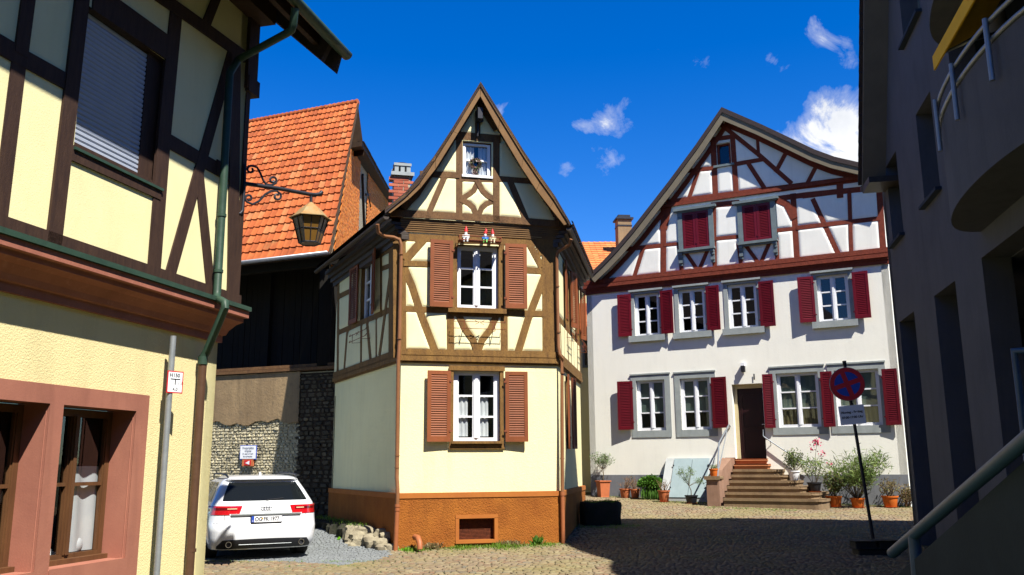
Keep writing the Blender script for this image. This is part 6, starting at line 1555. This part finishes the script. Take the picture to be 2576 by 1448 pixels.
mb = MB(); rows_ = [[K(x, rear_y(x, z)-o, z) for x in np.linspace(-.60, .60, 30)] for z, o in ((.775, .0), (.772, .03), (.79, .035), (.80, .012))]; mb.grid(rows_); mb.build('grip_strip', MATS['steel'], CA, smooth=30)
# plate
PFx = Fr(K(0, -.0, 0), (cr_.x, cr_.y)); yp = .02
pf_ = Fr(K(0, .036, 0), (cr_.x, cr_.y)); mb = MB(); mb.fbox(pf_, -.268, .268, .605+.04, .725+.04, -.02, .022); plt = mb.build('plate_holder', MATS['car_black'], CA)
mb = MB(); mb.fbox(pf_, -.215, .260, .655, .757, .0225, .025); mb.build('number_plate', MATS['white_paint'], plt)
mb = MB(); mb.fbox(pf_, -.260, -.217, .655, .757, .0225, .0252); mb.build('plate_band', MATS['blue_paint'], plt)
text('OG', pf_, -.205, .703, .0262, .098, 'black_paint', plt, align='LEFT', sx=.85, bold=.002); text('FK 1977', pf_, -.055, .703, .0262, .098, 'black_paint', plt, align='LEFT', sx=.80, bold=.002); text('D', pf_, -.238, .675, .0262, .03, 'white_paint', plt)
mb = MB(); mb.lathe((0, 0, 0), [(.001, 0), (.016, 0), (.016, .002)], 14); 
mb.v = [tuple(pf_.P(-.077+v[0], .715+v[1], .0255+v[2])) for v in mb.v]; mb.build('plate_seal', MATS['gold'], plt)
mb = MB()
for k in range(4):
    c_ = -.0645+.043*k; mb.tube([K(c_+.031*math.cos(a), rear_y(c_, .885)-.010, .885+.031*math.sin(a)) for a in np.linspace(0, 6.283, 25)], .0042, 6, cap=False)
mb.build('ring_badge', MATS['chrome'], CA, smooth='all')
# lower diffuser, exhausts
def dz0(t): return 0
mb = MB(); rows_ = []
for x in np.linspace(-.80, .80, 40): top = .36+.02*math.cos(x*1.8)-(.0 if abs(x) < .72 else (abs(x)-.72)*1.2); rows_.append([K(x, rear_y(x, zz)-.008, zz) for zz in np.linspace(.215, top, 5)])
mb.grid(rows_); mb.build('diffuser', MATS['car_black'], CA, smooth='all')
mb = MB()
for k in range(1): z = .285+.035*k; mb.tube([K(x, rear_y(x, z)-.012, z) for x in np.linspace(-.45, .45, 12)], .005, 5)
mb.build('diffuser_fin', MATS['steel'], CA)
for s in (-1, 1):
    c = K(.62*s, rear_y(.62*s, .29)-.02, .295); mb = MB(); rows_ = []
    for rr_, yy in ((.05, .03), (.05, -.02), (.043, -.02), (.040, .05)): rows_.append([c+cr_*(rr_*math.cos(a))+Vector((0, 0, rr_*math.sin(a)))+cf_*yy for a in np.linspace(0, 2*math.pi, 20, endpoint=False)])
    mb.grid(rows_, True); mb.build('exhaust_tip', MATS['chrome'], CA, smooth=40)
    mb = MB(); mb.poly([c+cr_*(.042*math.cos(a))+Vector((0, 0, .042*math.sin(a)))+cf_*.01 for a in np.linspace(0, 2*math.pi, 20, endpoint=False)]); mb.build('exhaust_bore', MATS['car_black'], CA)
# side glass, seams, wheels, rails, mirrors
def side(s, y, z, o=.006): 
    w, y0, r = itp(z, HWd), itp(z, YR), itp(z, RC); yy = y-(y0+.05); x = w if yy >= r else w-r+math.sqrt(max(0, r*r-(r-yy)**2)); return K(s*(x+o), y, z)
for s in (-1, 1):
    for (ya, yb_, yt0, yt1) in ((.66, 1.28, .98, 1.30), (1.36, 2.10, 1.38, 2.05), (2.18, 3.15, 2.13, 2.62)):
        mb = MB(); mb.grid([[side(s, (ya+(yb_-ya)*i/8)*(1-t)+(yt0+(yt1-yt0)*i/8)*t, 1.0+.33*t) for i in range(9)] for t in np.linspace(0, 1, 7)]); mb.build('side_window', MATS['car_glass'], CA, smooth='all')
    for wy in (1.08, 3.98):
        c = K(s*.80, wy, .33); W_ = MB(); prof = [(.0, .125), (.23, .125), (.245, .135), (.31, .13), (.335, .10), (.335, -.10), (.30, -.12)]
        rows_ = [[c+cf_*(r*math.cos(a))+Vector((0, 0, r*math.sin(a)))+cr_*(s*x) for a in np.linspace(0, 2*math.pi, 32, endpoint=False)] for r, x in prof[2:]]; W_.grid(rows_, True); W_.poly(rows_[-1]); tyre = W_.build('wheel', MATS['rubber'], CA, smooth=40)
        W_ = MB(); W_.poly([c+cf_*(.245*math.cos(a))+Vector((0, 0, .245*math.sin(a)))+cr_*(s*.10) for a in np.linspace(0, 2*math.pi, 32, endpoint=False)])
        for k in range(5): a = k*2*math.pi/5; W_.tube([c+cr_*(s*.125), c+cf_*(.235*math.cos(a))+Vector((0, 0, .235*math.sin(a)))+cr_*(s*.13)], [.04, .022], 8)
        W_.build('rim', MATS['steel'], tyre, smooth=40)
        W_ = MB(); W_.grid([[side(s, wy+r*math.cos(a), max(.21, .33+r*math.sin(a)), .004) for a in np.linspace(-.25, math.pi+.25, 28)] for r in (.20, .37)]); W_.build('wheel_arch', MATS['car_black'], CA, smooth='all')
    mb = MB(); mb.tube([K(s*.60, .62, 1.415), K(s*.625, .68, 1.455), K(s*.63, 1.2, 1.475), K(s*.62, 2.2, 1.475), K(s*.60, 2.5, 1.43)], .017, 8); mb.build('roof_rail', MATS['car_black'], CA, smooth='all')
    mb = MB(); c = K(s*1.02, 2.95, 1.02); 
    mb.ball(c, .10, .07, .075, 14, 10); mm = mb.build('wing_mirror', MATS['chrome'], CA, smooth='all'); mb = MB(); mb.tube([K(s*.86, 2.98, .97), c], .025, 8); mb.build('mirror_arm', MATS['car_black'], mm)
    mb = MB(); 
    for yh in (1.55, 2.45): mb.tube([side(s, yh, .86, .02), side(s, yh+.2, .865, .02)], .014, 8)
    mb.build('door_handle', MATS['chrome'], CA, smooth='all')
    mb = MB()
    for yy in (1.33, 2.14): mb.grid([[side(s, yy, z, .002), side(s, yy+.008, z, .002)] for z in np.linspace(.35, .97, 10)])
    mb.build('door_seam', MATS['car_black'], CA)
mb = MB(); mb.grid([[K(x, rear_y(x, .645)-.002, .645+dz_) for x in np.linspace(-.86, .86, 40)] for dz_ in (0, .007)]); mb.build('bumper_seam', MATS['car_black'], CA)
mb = MB()
for sx in (-.70, .70): mb.grid([[K(sx+dx, rear_y(sx, z)-.0025, z) for dx in (0, .007)] for z in np.linspace(.65, .79, 5)])
mb.build('tailgate_seam', MATS['car_black'], CA)
mb = MB(); mb.tube([K(.0, rear_y(0, 1.02)-.02, 1.025), K(.30, rear_y(.3, 1.05)-.02, 1.05)], .008, 6); mb.build('rear_wiper', MATS['car_black'], CA)
mb = MB(); mb.ball(K(0, .85, 1.465), .02, .05, .04, 10, 8); mb.build('aerial_fin', MATS['car_paint'], CA, smooth='all')
# ================================================================== PLANTS
def pot(t, c, r, h, mat='terracotta', square=False, saucer=False, rimh=.04):
    mb = MB()
    if square:
        k = 4; rows = []
        for rr_, z in ((r*.72, 0), (r*.78, .03), (r*.74, .035), (r*.92, h-rimh), (r*1.06, h-rimh), (r*1.08, h), (r*.95, h), (r*.9, h-.05)):
            rows.append([Vector(c)+Vector((rr_*1.25*math.cos(math.pi/4+i*math.pi/2+.3), rr_*1.25*math.sin(math.pi/4+i*math.pi/2+.3), z)) for i in range(4)])
        mb.grid(rows, True); mb.poly(rows[0][::-1]); o = mb.build('pot', MATS[mat], t, bevel=.006)
    else:
        mb.lathe(c, [(r*.68, 0), (r*.72, .01), (r*.93, h-rimh), (r*1.04, h-rimh+.004), (r*1.06, h), (r*.94, h), (r*.9, h-.06)], 28, cap=False); o = mb.build('pot', MATS[mat], t, smooth=40)
    mb = MB(); mb.lathe(Vector(c)+Vector((0, 0, h-.04)), [(r*.93, 0), (.01, .012)], 20, cap=False); mb.build('soil', MATS['soil'], t)
    if saucer: mb = MB(); mb.lathe(Vector(c)-Vector((0, 0, .0)), [(r*.8, 0), (r*.95, .035), (r*.9, .035), (r*.7, .01)], 28, cap=False); mb.build('saucer', MATS['terracotta'], t, smooth=40)
    return o
def plant_at(label, px, py, cat='potted plant', group='potted plants along the white wall'):
    p = ground_pt(px, py)
    if (p-WF.O).dot(WF.n) < .34: u = WF.pix(px, py, .34)[0]; p = WF.P(u, 0, .34); p.z = gz(p.x, p.y)
    return p, thing('potted_plant', label, cat, (p.x, p.y, p.z), group)
def twigs(t, c, n, H, sp, mat='dry_twig', r=.009, kinks=3, name='stem'):
    mb = MB(); tips = []
    for i in range(n):
        a = random.uniform(0, 6.283); p = Vector(c)+Vector((math.cos(a), math.sin(a), 0))*.04; path = [p.copy()]; d = Vector((math.cos(a)*sp*.6, math.sin(a)*sp*.6, 1)).normalized()
        hh = H*random.uniform(.6, 1.0)
        for k in range(kinks): d = (d+Vector((random.uniform(-.45, .45)*sp, random.uniform(-.45, .45)*sp, .15))).normalized(); p = p+d*hh/kinks; path.append(p.copy())
        mb.tube(path, [r*(1-.6*k/kinks) for k in range(kinks+1)], 6); tips.append(path)
        for j in range(2):
            b_ = path[random.randint(1, kinks-1)] if kinks > 1 else path[0]; d2 = Vector((random.uniform(-1, 1), random.uniform(-1, 1), random.uniform(.4, 1))).normalized(); e = b_+d2*H*.28; mb.tube([b_, e], [r*.6, r*.3], 5); tips.append([b_, e])
    mb.build(name, MATS[mat], t); return tips
def foliage(t, tips, n, L, Wd, mat, spread=.05, up=.3, name='foliage', along=(.35, 1.0)):
    mb = MB()
    for i in range(n):
        path = random.choice(tips); k = random.uniform(*along)*(len(path)-1); j = min(int(k), len(path)-2); p = path[j].lerp(path[j+1], k-j)
        p = p+Vector((random.gauss(0, spread), random.gauss(0, spread), random.gauss(0, spread))); leaf(mb, p, Vector((random.uniform(-1, 1), random.uniform(-1, 1), random.uniform(-.6, 1)+up)), L*random.uniform(.6, 1.25), Wd)
    mb.build(name, MATS[mat], t)
def sz(px_w, p): return px_w*(p-CAM).dot(FW)/FPX
# 1 oleander standard in square pot
p, t = plant_at('small round tree with thin trunk in a square terracotta pot, leftmost against the white wall', 1518, 1249); r = sz(17, p); h = sz(44, p); pot(t, p, r/1.0, h*.95, square=True)
c = p+Vector((0, 0, h*.9)); mb = MB(); mb.tube([c, c+Vector((.02, 0, .25)), c+Vector((0, 0, .42))], [.016, .014, .012], 8); mb.build('trunk', MATS['bark'], t)
tips = twigs(t, c+Vector((0, 0, .38)), 16, sz(52, p), 1.0, 'bark', .006, name='branch'); foliage(t, tips, 650, .075, .020, 'leaf_olive', .04)
p, t = plant_at('bare twiggy plant in a round terracotta pot with green base tray', 1573, 1252); r = sz(14, p); h = sz(24, p); pot(t, p, r, h); twigs(t, p+Vector((0, 0, h*.9)), 16, sz(38, p), 1.3)
p, t = plant_at('bare branching plant in a red pot half hidden by the leafy clump', 1598, 1247); r = sz(12, p); h = sz(24, p); pot(t, p, r, h); tp2 = twigs(t, p+Vector((0, 0, h*.9)), 14, sz(46, p), 1.1); foliage(t, tp2, 60, .05, .02, 'leaf_dry')
# leafy clump
p = WF.P(WF.pix(1637, 1250, .45)[0], 0, .45); p.z = gz(p.x, p.y); t = thing('leafy_bush', 'dense bright green leafy clump with hanging leaves beside the cellar hatch', 'bush', tuple(p)); mb = MB(); st = MB()
R_ = sz(30, p); H_ = sz(62, p)
for i in range(1500):
    a = random.uniform(0, 6.283); rr_ = R_*math.sqrt(random.random()); x = rr_*math.cos(a); y = rr_*math.sin(a)*.6-.1; z = H_*(.55+.42*math.sqrt(max(0, 1-(rr_/R_)**2))*random.uniform(.3, 1)); 
    leaf(mb, p+Vector((x, y, z)), Vector((x*2+random.uniform(-.5, .5), y*2-random.uniform(0, .8), random.uniform(-1.2, .4))), .13, .055)
for i in range(420):
    a = random.uniform(0, 6.283); x = R_*.85*random.uniform(-1, 1); y = -.15+random.uniform(-.15, .1); leaf(mb, p+Vector((x, y, H_*random.uniform(.3, .6))), Vector((random.uniform(-.2, .2), -.2, -1)), .26, .018)
for i in range(90): x = R_*random.uniform(-.8, .8); y = random.uniform(-.2, .1); st.tube([p+Vector((x*.7, y, -.02)), p+Vector((x, y, H_*.7))], .006, 4)
mb.build('leaves', MATS['leaf_green'], t); st.build('stem', MATS['dry_twig'], t)
p, t = plant_at('small plant in a pale blue pot behind the leafy clump', 1672, 1246); pot(t, p, sz(9, p), sz(22, p), 'grey_wood'); tips = twigs(t, p+Vector((0, 0, .2)), 8, .35, .8, 'bark', .005); foliage(t, tips, 260, .09, .04, 'leaf_green')
p, t = plant_at('bare woody plant in a large terracotta pot in front of the hatch', 1671, 1265); r = sz(15, p); h = sz(30, p); pot(t, p, r, h, saucer=True); tp2 = twigs(t, p+Vector((0, 0, h*.9)), 12, sz(34, p), 1.0); foliage(t, tp2, 40, .04, .02, 'leaf_dry')
p, t = plant_at('young olive tree in a round black pot in front of the hatch', 1740, 1269); r = sz(16, p); h = sz(22, p); pot(t, p, r, h, 'car_black', saucer=True)
c = p+Vector((0, 0, h*.9)); H_ = sz(70, p); mb = MB(); k1 = c+Vector((-.05, 0, H_*.35)); mb.tube([c, c+Vector((.0, 0, H_*.2)), k1], [.014, .012, .010], 8)
tips = []
for dx, dz_ in ((-.42, .85), (-.30, .95), (-.15, .8), (.02, 1.0), (.10, .85), (.32, .55), (.42, .50), (-.22, .6)):
    e = c+Vector((dx*sz(75, p)*.95, random.uniform(-.1, .1), dz_*H_)); m = (k1+e)/2+Vector((random.uniform(-.04, .04), 0, .03)); mb.tube([k1, m, e], [.008, .006, .004], 6); tips.append([k1, m, e])
mb.build('trunk', MATS['bark'], t); foliage(t, tips, 700, .055, .016, 'leaf_olive', .045, along=(.7, 2.0/2))
p, t = plant_at('dark green plant between the hatch and the steps', 1787, 1262); pot(t, p, .14, .22, 'black_paint'); tips = twigs(t, p+Vector((0, 0, .2)), 12, sz(48, p), .9, 'bark', .006); foliage(t, tips, 420, .10, .035, 'leaf_dark', .05)
# orange pot on the capstone
pc = WF.P(um-.05, ptop+.07, 1.92); t = thing('potted_plant', 'small bright orange flowerpot on the sandstone capstone of the steps', 'potted plant', tuple(pc)); pot(t, pc, .12, .22, 'terra_orange'); tips = twigs(t, pc+Vector((0, 0, .18)), 10, .14, 1.2, 'bark', .003); foliage(t, tips, 120, .05, .02, 'leaf_olive', .03)
# on the steps
i_ = 3; q = WF.off(.78).z('Q', 845, 570); pc = WF.P(q[0], zst[3]+.002, .60); pc.z = zst[4]+.0; 
t = thing('potted_plant', 'bushy plant in a white pot on the steps under the rail', 'potted plant', tuple(pc)); pot(t, pc, .17, .27, 'white_paint'); tips = twigs(t, pc+Vector((0, 0, .24)), 16, .70, .8, 'bark', .006); foliage(t, tips, 480, .08, .03, 'leaf_dark', .06); foliage(t, tips, 160, .08, .03, 'leaf_oleander', .06, name='pale_leaves')
q = WF.off(1.5).z('Q', 1030, 690); pc = WF.P(q[0], 0, 1.15); pc.z = zst[6]
t = thing('potted_plant', 'oleander with pink flowers in a black pot on the lower steps', 'potted plant', tuple(pc)); pot(t, pc, .19, .27, 'black_paint', saucer=True); tips = twigs(t, pc+Vector((0, 0, .24)), 12, .85, .8, 'bark', .006); foliage(t, tips, 420, .10, .025, 'leaf_oleander', .05)
mb = MB(); tpz = pc+Vector((.05, 0, .25)); mb.tube([tpz, tpz+Vector((.03, 0, .7)), tpz+Vector((.10, 0, 1.05))], [.008, .006, .004], 6); mb.build('flower_stem', MATS['bark'], t)
for c_, n in ((tpz+Vector((.10, 0, 1.08)), 60), (tpz+Vector((.22, 0, .78)), 26), (tpz+Vector((-.05, 0, .95)), 16), (tpz+Vector((.45, .05, .50)), 10)):
    mb = MB()
    for i in range(n): leaf(mb, c_+Vector((random.gauss(0, .05), random.gauss(0, .03), random.gauss(0, .05))), Vector((random.uniform(-1, 1), random.uniform(-1, 1), random.uniform(-.5, 1))), .06, .05)
    mb.build('flower', MATS['pink'], t)
def big(label, px, py, rpx, hpx, Hpx, n, mats, nt=22, sp=.8, L=.16, Wd=.022, mat='terra_orange'):
    p, t = plant_at(label, px, py); r = sz(rpx, p); h = sz(hpx, p); pot(t, p, r, h, mat, saucer=True); tips = twigs(t, p+Vector((0, 0, h*.9)), nt, sz(Hpx, p), sp, 'bark', .008)
    for i, (m_, f_) in enumerate(mats): foliage(t, tips, int(n*f_), L, Wd, m_, .06, name='foliage' if i == 0 else 'dry_foliage')
    return p, t
big('dark leafy shrub in a wide orange pot right of the steps', 2100, 1278, 20, 29, 66, 700, (('leaf_dark', .8), ('leaf_dry', .3)), 18, .7, .10, .035)
big('tall oleander with long narrow leaves in an orange pot behind the sign pole', 2159, 1280, 18, 26, 138, 1700, (('leaf_oleander', 1), ('leaf_dark', .25)), 34, 1.0, .20, .022)
big('sparse dried plant in an orange pot near the grey building', 2241, 1279, 20, 30, 52, 260, (('leaf_dry', 1),), 16, .7, .09, .03)
p = WF.P(WF.pix(2281, 1250, .3)[0], 0, .3); p.z = gz(p.x, p.y); t = thing('dry_shrub', 'dry brown shrub at the far right end of the white wall', 'bush', tuple(p)); tips = twigs(t, p, 20, sz(62, p), .6); foliage(t, tips, 400, .10, .035, 'leaf_dry', .05)
# banana-like leaves in the gap
p = at_y(1471, 1180, 31.0); p.z = gz(p.x, p.y); t = thing('large_leaf_plant', 'plant with big bright green leaves in the narrow gap between the houses', 'plant', tuple(p)); mb = MB()
for i in range(26):
    q = at_y(1466+random.uniform(-3, 14), random.uniform(1080, 1140), 31.0+random.uniform(-.2, .3)); leaf(mb, q, Vector((random.uniform(-.8, .8), -.3, random.uniform(-.6, .9))), .42, .20)
mb.build('leaves', MATS['leaf_bright'], t); mb = MB()
for i in range(5): q = at_y(1466+i*3, 1120, 31.0); mb.tube([Vector((p.x+i*.05-.1, p.y, p.z)), q], .025, 8)
mb.build('stem', MATS['bark'], t)
# shrub seen behind the arcade
# ================================================================== SKY, SUN
EL, AZR = math.radians(54), math.radians(34)    # azimuth: behind the camera, turned to the right
sd = Vector((math.sin(AZR)*math.cos(EL), -math.cos(AZR)*math.cos(EL), math.sin(EL)))
L = bpy.data.lights.new('sun', 'SUN'); L.energy = 5.0; L.angle = math.radians(.53); L.color = (1.0, .955, .86)
so = bpy.data.objects.new('sun', L); COL.objects.link(so); so.rotation_euler = (-sd).to_track_quat('-Z', 'Y').to_euler()
w = bpy.data.worlds.new('World'); SC.world = w; w.use_nodes = True; nt = w.node_tree; bg = nt.nodes['Background']
sky = nt.nodes.new('ShaderNodeTexSky'); sky.sky_type = 'NISHITA'; sky.sun_disc = False; sky.sun_elevation = EL; sky.sun_rotation = math.atan2(sd.x, sd.y)
sky.altitude = 300; sky.air_density = 1.0; sky.dust_density = .0; sky.ozone_density = 3.0
hs_ = nt.nodes.new('ShaderNodeHueSaturation'); hs_.inputs['Saturation'].default_value = 1.45; hs_.inputs['Value'].default_value = 1.0; hs_.inputs['Hue'].default_value = .515; nt.links.new(sky.outputs[0], hs_.inputs['Color'])
tc = nt.nodes.new('ShaderNodeTexCoord'); G_ = tc.outputs['Generated']
n1 = noise(nt, G_, 14.0, 10, .68, .8)
nw = nt.nodes.new('ShaderNodeTexNoise'); nw.inputs['Scale'].default_value = 11; nw.inputs['Detail'].default_value = 6; nt.links.new(G_, nw.inputs['Vector'])
wv1 = nt.nodes.new('ShaderNodeVectorMath'); wv1.operation = 'MULTIPLY_ADD'; nt.links.new(nw.outputs['Color'], wv1.inputs[0]); wv1.inputs[1].default_value = (.10, .10, .10); wv1.inputs[2].default_value = (-.05, -.05, -.05)
wv2 = nt.nodes.new('ShaderNodeVectorMath'); wv2.operation = 'ADD'; nt.links.new(wv1.outputs[0], wv2.inputs[0]); nt.links.new(G_, wv2.inputs[1]); GW_ = wv2.outputs[0]
def vdir(px, py): return ray(px, py).normalized()
masks = None
for px, py, rx, st_ in ((2150, 400, .070, 1.5), (2060, 350, .050, 1.35), (2120, 330, .055, 1.4), (1510, 288, .032, .80), (1490, 265, .016, .7), (1545, 320, .020, .66), (2075, 95, .036, .66), (1960, 135, .03, .50), (2110, 130, .026, .52), (1420, 388, .024, .50), (1510, 412, .024, .46), (1260, 278, .018, .52), (1640, 125, .022, .28), (1745, 118, .028, .28), (2300, 430, .12, 1.5), (2090, 55, .02, .5)):
    dv = vdir(px, py); s1_ = nt.nodes.new('ShaderNodeVectorMath'); s1_.operation = 'SUBTRACT'; nt.links.new(GW_, s1_.inputs[0]); s1_.inputs[1].default_value = dv
    s2_ = nt.nodes.new('ShaderNodeVectorMath'); s2_.operation = 'LENGTH'; nt.links.new(s1_.outputs[0], s2_.inputs[0])
    k = math_(nt, 'SUBTRACT', 1.0, math_(nt, 'DIVIDE', s2_.outputs['Value'], rx), True); k = math_(nt, 'MULTIPLY', math_(nt, 'POWER', k, .9), math_(nt, 'MULTIPLY', st_, 1.12))
    masks = k if masks is None else math_(nt, 'MAXIMUM', masks, k)
dens = math_(nt, 'ADD', masks, math_(nt, 'MULTIPLY', math_(nt, 'SUBTRACT', n1, .52), 2.6))
dens = math_(nt, 'MULTIPLY', dens, math_(nt, 'MULTIPLY', masks, 4, True))
cl = ramp(nt, dens, [(.25, (0, 0, 0)), (.7, (.30, .30, .30)), (1.0, (.95, .95, .95))])
n2 = ramp(nt, noise(nt, G_, 16, 6), [(.3, (6.4, 6.6, 6.9)), (.7, (8.6, 8.6, 8.6))])
sx_ = nt.nodes.new('ShaderNodeSeparateXYZ'); nt.links.new(G_, sx_.inputs[0])
gz_ = ramp(nt, sx_.outputs['Z'], [(0.0, (1.30, 1.34, 1.42)), (.55, (1.30, 1.34, 1.42)), (.85, (.32, .32, .32))])
skyc = mix(nt, 1.0, hs_.outputs[0], gz_, 'MULTIPLY')
cc = mix(nt, cl, skyc, n2)
nt.links.new(cc, bg.inputs['Color']); bg.inputs['Strength'].default_value = .07
vs = SC.view_settings; vs.view_transform = 'Standard'; vs.look = 'None'; vs.gamma = 1; vs.exposure = 0.95; vs.use_curve_mapping = False
SC.render.film_transparent = False
SC.cycles.max_bounces = 6; SC.cycles.diffuse_bounces = 2; SC.cycles.glossy_bounces = 3; SC.cycles.transparent_max_bounces = 8; SC.cycles.caustics_reflective = False; SC.cycles.caustics_refractive = False
